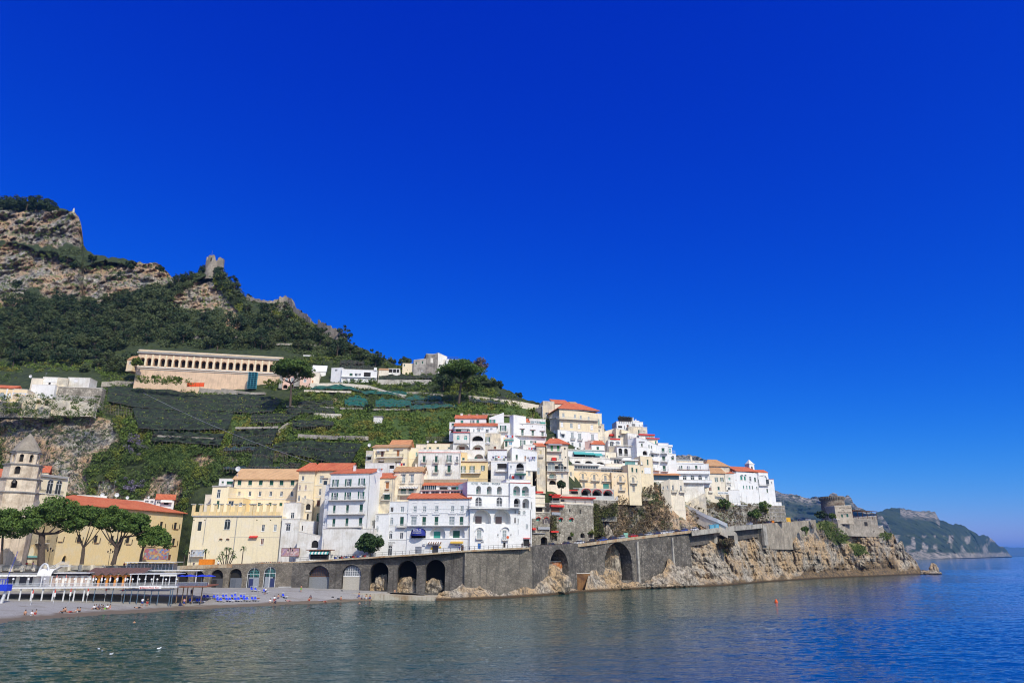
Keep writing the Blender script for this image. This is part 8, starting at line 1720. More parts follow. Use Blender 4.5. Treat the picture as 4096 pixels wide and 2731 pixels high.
r, r0 = droot('glass_pavilion','white framed glass pavilion with cream curtains above the dining terrace',600,'pavilion',22); mb = MB(); dbox(mb,r0,505,690,2256,2292,22,26); mb.build('glass_wall',M_CURT,r); mb = MB()
for k in range(14): dbox(mb,r0,505+k*14.1,507+k*14.1,2252,2292,21.6,21.9)
dbox(mb,r0,505,690,2262,2263.5,21.5,21.59); mb.build('frame',M_WFR,r); mb = MB(); dbox(mb,r0,498,698,2249,2251.8,19,27); mb.build('roof',M_TRIM,r)
r, r0 = droot('terrace_canopy','long thin white sunshade slab running past the dining terrace',680,'canopy',9); mb = MB(); dbox(mb,r0,550,800,2283,2286,9,12); mb.build('slab',M_AWNW,r); mb = MB(); dbox(mb,r0,781,784.5,2286,2346,10,10.3); mb.build('post',M_WMET,r)
r, r0 = droot('side_deck','brown timber side deck with planters and dark blue drapes at the right end',770,'deck',2); mb = MB(); dbox(mb,r0,707,830,2345,2348.5,2,14); mb.build('deck',plain('red_timber',(.28,.09,.04)),r); mb = MB()
for x in np.arange(709,829,3.): dbox(mb,r0,x,x+1,2329,2344.9,2.1,2.2)
dbox(mb,r0,708,829,2328,2329.5,2.05,2.25); mb.build('railing',M_GREYM,r)
for x in (712,735,752,773,810): f = on_beach(x,2388); t = dp(x,2348,4)-r0; MB().tube((t.x,t.y,f.z-.6-r0.z),t,.12,n=5).build('post',plain('timber_post',(.24,.15,.08)),r)
mb = MB(); rs = random.Random(4)
for k in range(70):
 x = rs.uniform(710,826); q = dp(x,2334+rs.uniform(-3,8),3+rs.uniform(0,3))-r0; mb.box(q.x-.2,q.x+.2,q.y,q.y+.2,q.z-.25,q.z+.2)
mb.build('cushions',plain('indigo_cloth',(.05,.05,.16)),r)
r, r0 = droot('menu_sign','long white banner lettered in red script on the platform edge',600,'sign',-.2); mb = MB(); dbox(mb,r0,556,645,2341,2354,-.25,-.15); mb.build('sign_board',M_WFR,r); f = House.letters.__get__(type('T',(),{'root':r})())
q = dp(559,2352,-.3)-r0; o_ = f('Bar Ristorante Pizzeria  Resort',q.x,q.z,.34,(dp(642,2350)-dp(559,2350)).length,M_RED,q.y)
def globe(p):
 r = empty('globe_lamp',p,0,'white globe lamp on a short post along the platform railing','lamp','globe lamps along the platform railing'); MB().tube((0,0,0),(0,0,1.5),.035).build('post',M_WMET,r); MB().ball((0,0,1.62),.22,10).build('globe',plain('opal_glass',(.8,.8,.78),.3),r); return r
g0 = globe(dp(47,2346,.5))
for x in (108,173,234,293,338,355,379,416,462,505,526,553,577,602,625,660,703): copy_tree(g0,dp(x,2346,.5))
def parasol(name, h, red, open_=False):
 r = empty(name,(0,0,0),0,'','parasol'); MB().tube((0,0,-.3),(0,0,h),.035).build('pole',M_WFR,r)
 if open_: MB().lathe([(1.55,h*.86),(1.2,h*.92),(.05,h+.05)],10,caps=False).build('canopy',M_BLUE,r)
 else: mb = MB().mat(M_AWNW).lathe([(.05,h*.42),(.2,h*.5),(.16,h*.75)],7).mat(red).lathe([(.165,h*.7),(.03,h)],7); mb.build('folded_canopy',None,r)
 return r
pa = parasol('folded_parasol',3.1,M_RED); pa['label'] = 'folded red and white parasol planted in the pebbles before the platform'; pa['group'] = 'folded parasols on the beach'
for i,(x,y) in enumerate(((122,2419),(212,2415),(275,2411),(345,2408),(417,2405),(484,2406))):
 p = on_beach(x,y); (setattr(pa,'location',p) if i == 0 else copy_tree(pa,p))
pb = parasol('folded_parasol',2.6,plain('rosy_canvas',(.6,.2,.15))); pb['label'] = 'folded pink and white parasol standing behind the platform railing'; pb['group'] = 'folded parasols on the platform'
for i,x in enumerate((220,258,368,402,436,465,497)): p = dp(x,2346,1.6); (setattr(pb,'location',p) if i == 0 else copy_tree(pb,p))
pc = parasol('blue_parasol',2.6,M_BLUE,True); pc['label'] = 'open cobalt blue parasol on the side deck'; pc['group'] = 'blue parasols on the side deck'
for i,(x,b) in enumerate(((712,5),(755,5),(803,5),(832,7))): p = dp(x,2344,b); (setattr(pc,'location',p) if i == 0 else copy_tree(pc,p))
p = on_beach(4,2412); r = empty('lifeguard_tower',p,0,'bright blue lifeguard platform on a white post at the left frame edge','lifeguard tower'); H_ = CAMZ+ray(4,2362)[1]*p.y-p.z; MB().tube((0,0,0),(.5,0,H_),.32,.28).build('post',M_WMET,r); MB().box(-1.2,1.1,-.8,.8,H_,H_+1.3).build('platform',M_BLUE,r); MB().tube((0,0,H_+1.3),(1.3,0,H_+8),.04).build('flagpole',M_BLUE,r)
mb = MB()
for k in range(5): mb.box(-1.2+k*.55,-1.1+k*.55,-.85,-.78,H_+1.3,H_+2.3)
mb.box(-1.2,1.1,-.86,-.77,H_+2.25,H_+2.35); mb.build('railing',M_BLUE,r)
r, r0 = droot('white_staircase','white steel staircase rising from the platform roof to the promenade',230,'staircase',18); mb = MB()
for k in range(14): q = dp(195+k*3.2,2290-k*1.9,16)-r0; mb.box(q.x-.3,q.x+.3,q.y,q.y+1.2,q.z-.06,q.z)
for s_ in (0,1.2):
 a, b = dp(195,2288,16)-r0, dp(238,2264,16)-r0; mb.tube((a.x,a.y+s_,a.z+1),(b.x,b.y+s_,b.z+1),.06).tube((a.x,a.y+s_,a.z-.1),(b.x,b.y+s_,b.z-.1),.1)
b = dp(238,2264,16)-r0; mb.box(b.x,b.x+2.2,b.y,b.y+2,b.z-.1,b.z)
for k in range(9): mb.box(b.x+k*.27,b.x+k*.27+.06,b.y-.05,b.y,b.z,b.z+1.2)
mb.build('stair_flight',M_WMET,r)
# sun loungers
def lounger():
 r = empty('sun_lounger',(0,0,0),0,'blue sun lounger with white frame and raised back on the pebbles','sun lounger','blue sun loungers in rows on the beach')
 MB().box(-.3,.3,-1.,.35,.3,.36).build('seat',M_BLUE,r); MB().add([(-.3,.35,.34),(.3,.35,.34),(.3,.8,.92),(-.3,.8,.92),(-.3,.37,.30),(.3,.37,.30),(.3,.82,.88),(-.3,.82,.88)],[(0,1,2,3),(4,7,6,5),(0,3,7,4),(1,5,6,2),(3,2,6,7)]).build('backrest',M_BLUE,r)
 MB().box(-.36,-.301,-1.05,.4,.28,.38).box(.301,.36,-1.05,.4,.28,.38).box(-.36,.36,-1.12,-1.051,.28,.38).build('frame',M_WMET,r)
 for sx in (-.32,.32):
  for sy in (-.9,.3): MB().tube((sx,sy,-.1),(sx,sy,.28),.03,n=5).build('leg',M_WMET,r)
 MB().box(-.34,.34,.5,.9,1.25,1.29).box(-.34,-.31,.62,.66,.8,1.25).box(.31,.34,.62,.66,.8,1.25).build('sunshade',M_WMET,r); return r
lg = lounger(); first = True
LP = [(190,360),(262,360),(408,365),(480,365),(610,355),(680,355),(808,350),(885,335),(1015,355),(1080,352)]+[(485,428),(560,428),(690,420),(760,420),(885,415),(955,412),(1075,408),(1145,408),(1265,405),(1335,403)]+[(30,445),(100,445),(-118,448),(1250,185),(1340,195),(1535,225),(1960,330),(320-2,-1)][:-1]
for x,y in LP:
 p = on_beach(*ZW(x+40,y)); rz = math.radians(52+random.uniform(-3,3))
 lab = 'blue sun lounger '+('lying apart high on the beach near the store fronts' if y < 240 and x > 1200 else 'between the platform posts and the front row' if x < 150 and y > 440 else 'in the front row nearest the water' if y > 400 else 'in the middle of the beach beside a sunbather' if x > 1900 else 'in the back row')
 if first: lg.location = p; lg.rotation_euler = (0,0,rz); first = False; lg['label'] = lab
 else: copy_tree(lg,p,rz,lab)
# people
def skin(name, V, E, R, mat, parent=None):
 me = bpy.data.meshes.new(name); me.from_pydata(V,E,[]); o = bpy.data.objects.new(name,me); COL.objects.link(o); m = o.modifiers.new('s','SKIN'); sv = me.skin_vertices[0].data
 for i,q in enumerate(R): sv[i].radius = (q,q)
 sv[0].use_root = True; o.modifiers.new('u','SUBSURF').levels = 1; dg = bpy.context.evaluated_depsgraph_get(); ne = bpy.data.meshes.new_from_object(o.evaluated_get(dg)); bpy.data.objects.remove(o)
 ne.materials.clear(); ne.materials.append(mat); ne.polygons.foreach_set('use_smooth',[True]*len(ne.polygons)); o = bpy.data.objects.new(name,ne); COL.objects.link(o); o.parent = parent; return o
SK = plain('tanned_skin',(.42,.22,.13),.7,0,0); HAIR = plain('dark_hair',(.03,.02,.015),.8,0,0)
POSE = {  # pelvis, chest, neck, head top | shoulders, elbows, hands | hips, knees, feet, toes
 'stand':[(0,0,.95),(0,.02,1.35),(0,0,1.5),(0,0,1.74),(-.19,0,1.42),(-.26,.02,1.13),(-.22,-.12,.88),(.19,0,1.42),(.25,.03,1.12),(.2,-.14,.9),(-.1,0,.9),(-.11,-.02,.5),(-.11,0,.06),(-.12,-.14,.03),(.1,0,.9),(.13,-.04,.5),(.14,.03,.06),(.15,-.12,.03)],
 'sit':[(0,0,.14),(0,.08,.52),(0,.06,.68),(0,.02,.92),(-.19,.08,.6),(-.24,-.08,.36),(-.14,-.32,.36),(.19,.08,.6),(.25,.0,.33),(.16,-.3,.4),(-.1,0,.14),(-.14,-.36,.46),(-.12,-.6,.06),(-.12,-.72,.04),(.1,0,.14),(.14,-.38,.44),(.12,-.64,.06),(.12,-.76,.04)],
 'lie':[(0,0,.14),(0,.42,.17),(0,.58,.18),(0,.82,.2),(-.19,.48,.17),(-.3,.25,.1),(-.28,0,.08),(.19,.48,.17),(.32,.3,.1),(.24,.08,.1),(-.1,-.02,.13),(-.12,-.42,.34),(-.11,-.8,.08),(-.11,-.84,.2),(.1,-.02,.13),(.12,-.45,.12),(.12,-.9,.08),(.12,-.94,.2)]}
ED = [(0,1),(1,2),(2,3),(1,4),(4,5),(5,6),(1,7),(7,8),(8,9),(0,10),(10,11),(11,12),(12,13),(0,14),(14,15),(15,16),(16,17)]; RD = [.13,.14,.055,.105,.07,.045,.035,.07,.045,.035,.1,.065,.042,.04,.1,.065,.042,.04]
PROT = {}
def mkperson(pose):
 V = POSE[pose]; r = empty('person',(0,0,-40),0,'','person'); b = skin('body',V,ED,RD,SK,r)
 skin('top',[V[0],V[1],V[4],V[7],V[5],V[8]],[(0,1),(1,2),(1,3),(2,4),(3,5)],[.15,.165,.09,.09,.06,.06],SK,r); skin('bottoms',[V[0],V[10],V[11],V[14],V[15]],[(0,1),(1,2),(0,3),(3,4)],[.15,.12,.085,.12,.085],SK,r)
 h = Vector(V[3]); n = Vector(V[2]); c = h.lerp(n,.22); MB().ball((c.x,c.y+.03,c.z+.03),.125,9).build('hair',HAIR,r,smooth=True)
 for ob in kids(r):
  if ob.name.startswith(('top','bottoms','hair')): ob.material_slots[0].link = 'OBJECT'
 return r
def person(pose, loc, rz, top, bot, label, hair=None, s=1.):
 if pose not in PROT: r = PROT[pose] = mkperson(pose); r.location = loc; r.rotation_euler = (0,0,rz); r['label'] = label; r.scale = (s,)*3
 else: r = copy_tree(PROT[pose],loc,rz,label,None,s)
 for ob in bpy.data.objects if False else r.children:
  b = ob.name.split('.')[0]
  if b in ('top','bottoms','hair'): ob.material_slots[0].link = 'OBJECT'; ob.material_slots[0].material = {'top':top,'bottoms':bot,'hair':hair or HAIR}[b]
 return r
cl = lambda n,c: plain(n+'_cloth',c,.85,0,0)
cW, cK, cB, cR, cP, cG, cN, cY = cl('white',(.7,.7,.7)),cl('black',(.02,.02,.025)),cl('blue',(.03,.07,.3)),cl('red',(.45,.03,.03)),cl('pink',(.6,.3,.32)),cl('grey',(.25,.25,.26)),cl('navy',(.015,.02,.07)),cl('lime',(.2,.5,.05))
for pz,Z,x,y,rz,t,b,lab in [
 ('stand',ZV,1570,672,200,cW,cB,'woman in white top and jeans standing beside a man in black'),('stand',ZV,1626,675,10,cK,cR,'man in black with dark red trousers standing near the platform'),
 ('stand',ZV,2033,672,170,cP,cB,'person in pink shirt and jeans between lounger rows'),('sit',ZV,275,770,30,SK,cK,'bather sitting alone far left with dark shorts'),('sit',ZV,350,778,60,cW,cW,'child in white sitting on the far left pebbles'),
 ('sit',ZV,390,765,320,SK,cR,'bather in red sitting beside the child in white'),('sit',ZV,690,748,300,SK,cK,'bather leaning back in the left sunbathing pair'),('sit',ZV,718,735,40,SK,cK,'bather sitting behind the leaning one'),
 ('lie',ZV,770,742,90,SK,cR,'bather lying in dark red between two groups'),('sit',ZV,850,740,350,SK,cW,'bather in white shorts sitting right of the lying one'),('sit',ZV,880,738,300,SK,cK,'bather with dark shorts at the right of that group'),
 ('sit',ZV,1035,708,0,cW,cG,'leftmost clothed person of the big seated group'),('sit',ZV,1062,705,60,cG,cN,'person in grey seated in the big group'),('sit',ZV,1090,708,20,cN,cK,'dark dressed person at the middle of the big group'),('sit',ZV,1115,702,320,cG,cG,'person in grey top right of the group middle'),('sit',ZV,1135,710,30,cK,cG,'person with black top beside the lime bag'),
 ('sit',ZV,1185,706,40,cW,cK,'person in white seated right of the lime bag'),('sit',ZV,1212,704,330,SK,cP,'rightmost bather of the big seated group'),('lie',ZV,1532,695,100,SK,cK,'bather lying near the standing couple'),
 ('sit',ZW,1680,440,20,cW,cW,'person in white seated by the water'),('stand',ZW,1770,455,200,cW,cR,'person in white shirt bending beside the seated one'),('sit',ZW,1800,455,300,cN,cN,'dark clothed person seated right of them'),
 ('lie',ZW,2090,412,75,SK,cP,'sunbather with raised knee lying by the water'),('stand',ZW,1572,262,180,cW,cN,'person walking past the upper loungers'),('sit',ZW,1865,340,20,SK,cB,'bather sitting on the right upper lounger'),('stand',ZX,120,186,160,SK,cY,'slim bather standing high on the beach below the arcade'),
 ('sit',ZX,290,365,340,SK,cR,'bather with red shorts on a towel by the water'),('sit',ZX,320,325,30,cN,cN,'person under the small navy parasol'),('lie',ZX,610,395,60,SK,cR,'sunbather lying across the slope near the water'),('sit',ZX,938,345,20,SK,cR,'lone red haired bather sitting by the swash'),
 ('stand',ZX,1305,330,180,SK,cB,'bather with blue shorts in the group of four'),('sit',ZX,1365,335,320,cG,cN,'person in grey bending in the group of four'),('stand',ZX,1452,375,190,SK,cW,'bather in white shorts at the water line'),('stand',ZX,1530,370,170,SK,cB,'bather in blue trousers at the water line'),
 ('sit',ZX,2035,240,10,SK,SK,'bather sitting on the ledge end'),('stand',ZL,1945,870,180,cN,cN,'person in dark blue standing under the side deck')]:
 p = on_beach(*Z(x,y)); p.z -= .02; person(pz,p,math.radians(rz),t,b,lab)
for x,y,lab in ((537,2489,'swimmer wading with only head and shoulders above water'),(1438,2412,'swimmer close to the group of four')):
 a, b = ray(x,y); Y = -CAMZ/b; person('stand',(a*Y,Y,-1.35),0,SK,cK,lab)
for i,(Z,x,y,t) in enumerate([(ZL,515,110,cR),(ZL,585,105,cK),(ZL,640,115,cN),(ZL,1138,100,cN),(ZL,2000,90,cN),(ZB,300,1360,cB),(ZB,345,1362,cK),(ZB,1155,1318,cK),(ZB,1255,1316,cK),(ZK,735,120,cP),(ZK,590,125,cR),(ZG,580,1470,cW)]):
 px, py = Z(x,y); p = wall_pt(px); p.x *= (p.y+1.2)/p.y; p.y += 1.2; p.z -= .25 if px > 1160 else .85
 person('stand',p,math.radians(170*(i%2)+20),t,cN,['person in red leaning on the parapet above the glass pavilion','person in black at the parapet above the glass pavilion','stout figure in navy at the same parapet','figure in front of the tiled mural','person standing by the orange container','blue shirted walker on the road by the white hotel','dark walker with backpack by the white hotel','dark figure passing the hotel garage','figure at the right edge of the hotel garage','person in pink near the left shop sign','person in red left of the thick pine trunk','person in white near the palms'][i])
def bag(label, Z, x, y, m, s=(.35,.25,.3)):
 p = on_beach(*Z(x,y)); o = MB().add([(-s[0],-s[1],0),(s[0],-s[1],0),(s[0],s[1],0),(-s[0],s[1],0),(-s[0]*.6,-s[1]*.6,s[2]),(s[0]*.7,-s[1]*.6,s[2]),(s[0]*.5,s[1]*.6,s[2]*.9),(-s[0]*.7,s[1]*.6,s[2]*.8)],[(0,3,2,1),(4,5,6,7),(0,1,5,4),(1,2,6,5),(2,3,7,6),(3,0,4,7)]).build('beach_bag' if s[2] > .1 else 'beach_towel',m,None,p); tag(o,label,'bag' if s[2] > .1 else 'towel')
bag('lime green bag in the big seated group',ZV,1155,705,cY); bag('dark navy bag beside the person in pink',ZV,1993,668,cN,(.3,.3,.6)); bag('black rucksack on the upper beach',ZX,770,300,cK); bag('dark bag near the lone bather',ZX,880,335,cK); bag('black bag on the ledge below the white shop',ZX,958,172,cK); bag('lilac towel spread by the water',ZX,490,358,cl('lilac',(.4,.35,.6)),(1.2,.4,.03)); bag('white towel near the black rucksack',ZX,850,305,cW,(.9,.35,.03)); bag('brown bag at the end of the front lounger row',ZW,1415,378,cl('brown',(.2,.08,.04)),(.4,.3,.5))
# cars, scooters
def car():
 r = empty('parked_car',(0,0,-60),0,'','car','cars parked along the coast road'); L_ = 4.1
 lo = [(-2.05,.3),(2.05,.3),(2.05,.62),(1.95,.78),(.95,.92),(-1.75,.98),(-2.0,.85),(-2.05,.6)]; MB().prism(lo,-.82,.82).build('body',M_WMET,r)
 cab = [(.95,.93),(.35,1.40),(-1.15,1.45),(-1.75,.99)]; vs = [(x,-.76,z) if z < 1.2 else (x,-.6,z) for x,z in cab]+[(x,.76,z) if z < 1.2 else (x,.6,z) for x,z in cab]; MB().add(vs,[(0,3,2,1),(4,5,6,7),(0,1,5,4),(1,2,6,5),(2,3,7,6)]).build('window',M_GLASS,r)
 MB().add([(.3,-.62,1.41),(-1.1,-.62,1.46),(-1.1,.62,1.46),(.3,.62,1.41),(.3,-.62,1.45),(-1.1,-.62,1.5),(-1.1,.62,1.5),(.3,.62,1.45)],[(0,3,2,1),(4,5,6,7),(0,1,5,4),(1,2,6,5),(2,3,7,6),(3,0,4,7)]).build('roof',M_WMET,r)
 for x in (-1.25,1.28):
  for y in (-.84,.7): wh = MB().tube((x,y,.3),(x,y+.16,.3),.31,n=14).build('wheel',M_BLK,r); MB().tube((x,y-.01,.3),(x,y+.17,.3),.17,n=10).build('rim',M_GREYM,wh)
 for y in (-.62,.45): MB().box(2.0,2.07,y,y+.2,.6,.74).build('headlight',M_WFR,r); MB().box(-2.07,-1.98,y,y+.18,.68,.8).build('tail_light',M_RED,r)
 for ob in kids(r):
  if ob.name.startswith(('body','roof')): ob.material_slots[0].link = 'OBJECT'
 return r
PCAR = None
def rp(px, d): p = wall_pt(px); k = (p.y+d)/p.y; return Vector((p.x*k,p.y+d,p.z-.22))
def park(px, d, col, label, flip=0):
 global PCAR
 a, b = rp(px-8,d), rp(px+8,d); ang = math.atan2(b.y-a.y,b.x-a.x)+flip*math.pi; loc = rp(px,d)
 if PCAR is None: c = PCAR = car(); c.location = loc; c.rotation_euler = (0,0,ang); c['label'] = label
 else: c = copy_tree(PCAR,loc,ang,label)
 c.rotation_euler[1] = -math.asin(max(-.2,min(.2,(b.z-a.z)/(b-a).length)))*(1 if not flip else -1)
 for ob in c.children:
  if ob.name.startswith(('body','roof')): ob.material_slots[0].link = 'OBJECT'; ob.material_slots[0].material = col
pt = lambda n,c: plain(n+'_car_paint',c,.25,.1,0)
qW,qN,qB,qR,qS,qK = pt('white',(.75,.75,.75)),pt('navy',(.015,.025,.09)),pt('blue',(.03,.08,.35)),pt('red',(.6,.015,.01)),pt('silver',(.42,.45,.50)),pt('black',(.02,.02,.025))
for px,d,c,lab,fl in [(2208,3,qK,'black car at the foot of the rubble wall, first on the road',0),(2268,3.2,qN,'dark navy van parked before the first dark road arch',0),(2315,2.4,qW,'white estate car, the brightest near the smaller great arch',1),(2342,5,qN,'dark car half hidden behind the white estate',0),(2363,3,qK,'dark maroon car in front of the second road arch',1),
 (2409,3,qB,'bright blue estate car above the smaller great arch',1),(2447,3,qN,'dark blue car right of the bright blue estate',1),(2486,3,qS,'silver grey car with its boot open',1),(2532,2.6,qR,'bright red car parked above the largest arch',0),(2563,3,qK,'black car right of the red one',0),(2594,3,qS,'silver blue car, second right of the red one',1),(2624,3,qN,'dark blue car, third right of the red one',1),
 (2652,2.6,qW,'white car between dark blue and grey cars',1),(2679,3,qS,'grey car right of the small white one',1),(2705,3,qK,'black hatchback before the long cliff wall',0),(2735,3,qB,'dull blue car beside the white one at the bridge',1),(2777,3,qW,'white car parked where the bridge begins',1),
 (2998,3,qS,'silver hatchback above the middle of the bridge',1),(3075,4,qN,'dark car half hidden by the bushes near the orange skip',0),(3120,4,qS,'grey car left of the yellow skip',0),(3163,4,qK,'dark car right of the yellow skip',0),(3200,4,qN,'navy car near the round tower',1),(3232,4,qS,'grey car nearest the round tower',0)]: park(px,d,c,lab,fl)
def scooter(px, d, m, grp, lab, first=[None]):
 p = rp(px,d); p.z += .22-.27 if px > 1160 else .22-.85
 if first[0] is None:
  r = empty('scooter',p,1.2,lab,'scooter',grp); MB().prism([(-.75,.35),(-.2,.3),(.35,.28),(.55,.95),(.45,.98),(.2,.42),(-.15,.45),(-.3,.72),(-.85,.78)],-.16,.16).build('body',m,r); MB().box(-.8,-.15,-.15,.15,.781,.87).build('seat',M_BLK,r); MB().tube((.5,-.32,1.03),(.5,.32,1.03),.03).tube((.5,0,.9),(.5,0,1.03),.04).build('handlebar',M_BLK,r)
  for x in (-.6,.62): MB().tube((x,-.06,.22),(x,.06,.22),.22,n=12).build('wheel',M_BLK,r)
  first[0] = r
 else: r = copy_tree(first[0],p,random.uniform(1.,1.5),lab); r['group'] = grp
 for ob in r.children:
  if ob.name.startswith('body'): ob.material_slots[0].link = 'OBJECT'; ob.material_slots[0].material = m
for k in range(13): scooter(1018+k*8.6,2.5+random.uniform(-.4,.6),[cK,cN,cG,cR][k%4],'scooters below the yellow palace','scooter parked in the row below the pale yellow palace')
for k in range(15): scooter(1345+k*9,2.2+random.uniform(-.3,.5),[cB,cW,cK,cR,cG][k%5],'scooters by the balcony house','scooter in the row between kiosk and camphor tree')
# promenade things
def lamp(px, d, h, label, r_=None):
 p = rp(px,d); p.z -= .6; r = empty('street_lamp',p,0,label,'street lamp'); MB().lathe([(.22,0),(.1,.5),(.06,1.),(.05,h)],8).tube((-.65,0,h-.5),(.65,0,h-.5),.035).build('post',M_IRON,r)
 for x,z in ((-.65,h-.5),(.65,h-.5),(0,h)): MB().lathe([(.09,z),(.2,z+.4),(.24,z+.42),(.05,z+.65)],6,(x,0)).build('lantern',M_IRON,r)
for i,(px,h,d,lab) in enumerate(((190,4.6,1.5,'three armed street lamp right of the thick pine trunk'),(432,4.6,1.5,'three armed street lamp before the leaning pine'),(760,4.4,4,'three armed street lamp left of the orange container'),(1157,4.2,3,'lamp post in front of the big tiled panel'))): lamp(px,d,h,lab)
def palm(label, px, d, h, kind='palm_tree', crowns=((0,0,1.),), fl=1.3):
 p = rp(px,d); p.z -= .6; r = empty(kind,p,0,label,'palm'); mb = MB(); lv = MB(); rs = random.Random(int(px))
 for cx,cy,hh in crowns:
  mb.tube((cx*.3,cy*.3,-.3),(cx,cy,h*hh),.16,.12,7)
  for k in range(26):
   t = rs.uniform(0,6.28); e = rs.uniform(-.5,1.1); d0 = Vector((math.cos(t)*math.cos(e),math.sin(t)*math.cos(e),math.sin(e))); s = Vector((-math.sin(t),math.cos(t),0))*.11; a = Vector((cx,cy,h*hh)); m_ = a+d0*fl*.6; b = a+d0*fl+Vector((0,0,-fl*.45)); lv.add([a-s*.3,a+s*.3,m_+s,m_-s,b],[(0,1,2,3),(3,2,4)])
 mb.build('trunk',BARK,r); lv.build('fronds',plain('palm_green',(.05,.10,.02),.8),r)
palm('slim palm at the left of the yellow palace front',817,5,4.6); palm('taller palm right of the yucca clump',967,5,5.); palm('small palm beside the tall lamp near the building corner',734,5,4.6)
palm('many headed yucca clump before the yellow palace',905,5,5.,'yucca',((-1.6,0,.75),(-.5,.3,1.),(.6,-.2,.95),(1.5,.2,.8),(-.2,0,.55),(2.1,0,.6),(-2.3,0,.5)),1.2)
palm('thick palm trunk among the umbrella pines',448,6,6.5,fl=2.2)
def panel(name, label, Z, xa, xb, ya, yb, Y, yaw, m, fr=None):
 a = P(*Z(xa,yb),Y); w_ = P(*Z(xb,yb),Y).x-a.x; h = P(*Z(xa,ya),Y).z-a.z; r = empty(name,a,math.radians(yaw),label,name.replace('_',' ')); MB().box(0,w_,0,.1,0,h).build('panel',m,r); f = MB().box(-.12,0,-.06,.12,-.12,h+.12).box(w_,w_+.12,-.06,.12,-.12,h+.12).box(-.001,w_+.001,-.061,.121,h,h+.119).box(-.001,w_+.001,-.061,.121,-.119,0); f.build('border',fr or M_BROWN,r)
def mural(name, cs, sc_):
 m, nt, b = newmat(name); v = N(nt,'ShaderNodeTexVoronoi'); v.inputs['Scale'].default_value = sc_; L(nt,pos(nt),v.inputs[0]); s = N(nt,'ShaderNodeSeparateColor'); L(nt,v.outputs['Color'],s.inputs[0]); L(nt,ramp(nt,s.outputs[0],[(i/len(cs),c) for i,c in enumerate(cs)]),b.inputs['Base Color']); return m
panel('tiled_mural','large pink and blue tiled panel in a dark frame on the white wall',ZG,1428,1664,1318,1420,219.5,0,mural('tile_panel',[(.50,.36,.34),(.60,.48,.42),(.30,.20,.30),(.45,.25,.22)],2.2)); panel('tiled_mural','pale blue and white tiled map panel behind the lamp',ZG,205,385,1340,1425,226.5,0,mural('tile_map',[(.55,.58,.60),(.35,.42,.52),(.62,.60,.55),(.5,.45,.42)],2.5),M_TRIM)
q0 = 574; Yq = FY(q0)-1.2; panel('painted_mural','colourful painted mural with blue and red bands under the smallest pine',ZH,1800,2075,1388,1525,Yq,math.degrees(math.atan2(FB.y-FA.y,FB.x-FA.x))*.35,mural('painted_scene',[(.08,.16,.42),(.35,.10,.06),(.45,.30,.12),(.10,.22,.30),(.30,.08,.10)],1.6))
H('kiosk','kiosk with a green striped awning and a dark open front by the road',ZG,1800,2085,1345,1475,214.5,0,4,WOLD(110),'kiosk',sink=1,roofmat=M_BROWN,items=[('d',[1942],1385,1468,250,M_DARK),('awn',1805,2075,1345,1392,1.3,M_AWNW,M_AWNG),('box',1780,2150,1334,1345,1.2,M_BROWN,'roof_edge')])
def skip(label, p, w_, h, m, n='container'):
 r = empty(n,p,0,label,'container'); MB().box(-w_/2,w_/2,-.8,.8,0,h).build('bin_body',m,r); MB().box(-w_/2-.05,w_/2+.05,-.85,.85,h+.003,h+.12).build('lid',m,r)
skip('bright orange container beside the slim palm',rp(826,3)-Vector((0,0,.6)),4.,2.2,plain('orange_paint',(.75,.22,.01))); skip('yellow skip parked among the cars before the round tower',rp(3143,3),4.6,2.3,plain('yellow_paint',(.70,.38,.02))); skip('small orange bin left of the yellow skip',rp(3090,2),1.2,1.3,plain('orange_paint',(.75,.22,.01))); skip('pale green bottle bank beside the red car',rp(2503,2.5),1.6,2.,plain('mint_paint',(.25,.50,.38)))
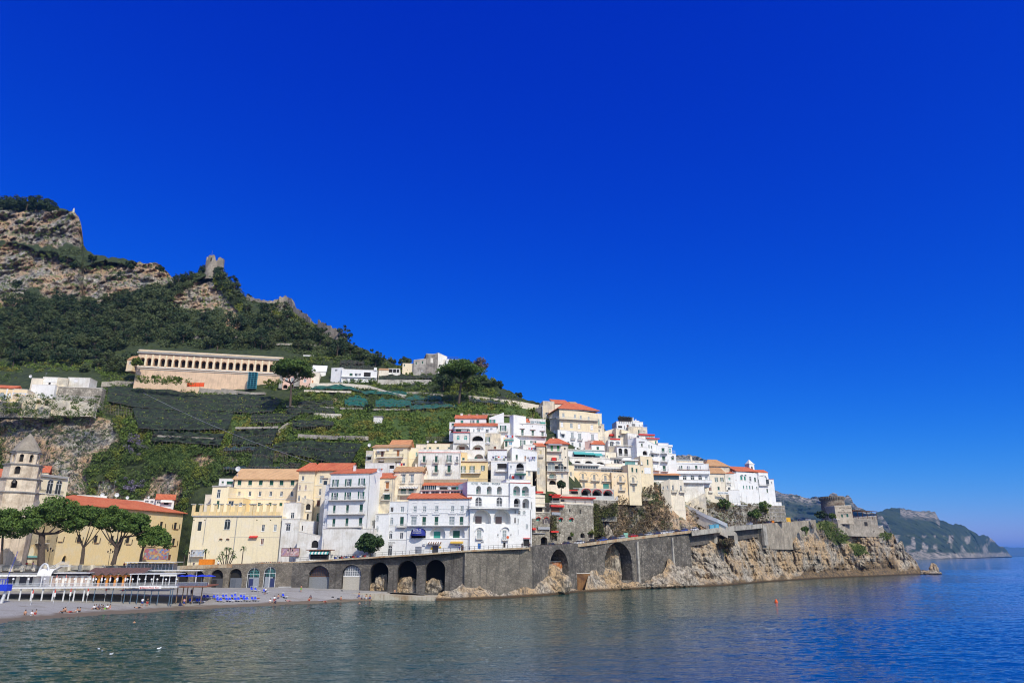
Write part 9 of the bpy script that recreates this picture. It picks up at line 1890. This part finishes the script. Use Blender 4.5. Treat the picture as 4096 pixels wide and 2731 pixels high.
for i,px in enumerate((2846,2865,2884,2899)): skip(['first pale blue recycling bin on the bridge, leftmost','second pale blue recycling bin on the bridge','third pale blue recycling bin on the bridge','last pale blue recycling bin, beside the ramp foot'][i],rp(px,1.),1.9,1.5,plain('sky_blue_bin',(.10,.36,.50)),'recycling_bin')
p = rp(2031,.8); r = empty('road_sign',p,0,'round orange road sign on a pole in front of the white hotel','sign'); MB().tube((0,0,0),(0,0,3.4),.05).build('pole',M_GREYM,r); MB().tube((0,-.06,3.4),(0,-.02,3.4),.42,n=20).build('disc',plain('sign_orange',(.65,.12,.03)),r)
a, b = ray(3105,2408); Y = -CAMZ/b; r = empty('buoy',(a*Y,Y,0),0,'orange conical buoy floating off the sea wall','buoy'); MB().lathe([(.15,-.3),(.45,.05),(.38,.3),(.1,.8),(.04,.85)],12).build('float',plain('buoy_orange',(.75,.10,.01)),r)
for i,(x,y) in enumerate(((395,2598),(408,2606),(443,2619),(634,2596))):
 a, b = ray(x,y); Y = -CAMZ/b; r = empty('seagull',(a*Y,Y,.02),i*.7,['leftmost white gull of the three swimming together','middle gull of the three swimming together','rightmost gull of the three, slightly nearer','lone white gull swimming apart to the right'][i],'seagull'); skin('body',[(0,.22,.12),(0,0,.1),(0,-.18,.12),(0,-.24,.24),(0,-.34,.24)],[(0,1),(1,2),(2,3),(3,4)],[.05,.11,.08,.06,.02],plain('gull_white',(.8,.8,.8),.7,0,0),r)
# the air between here and the far coast
mh = bpy.data.materials.new('haze'); mh.use_nodes = True; nt = mh.node_tree; nt.nodes.clear(); vo = nt.nodes.new('ShaderNodeVolumePrincipled'); ou = nt.nodes.new('ShaderNodeOutputMaterial'); vo.inputs['Color'].default_value = (.10,.42,1.,1); vo.inputs['Density'].default_value = .000045; vo.inputs['Anisotropy'].default_value = 0; L(nt,vo.outputs[0],ou.inputs['Volume'])
HAZE = MB().box(-9500,32000,-2600,46000,-1.5,335).build('haze',mh); tag(HAZE,'thin blue air in front of the far coast','haze',None,'stuff')
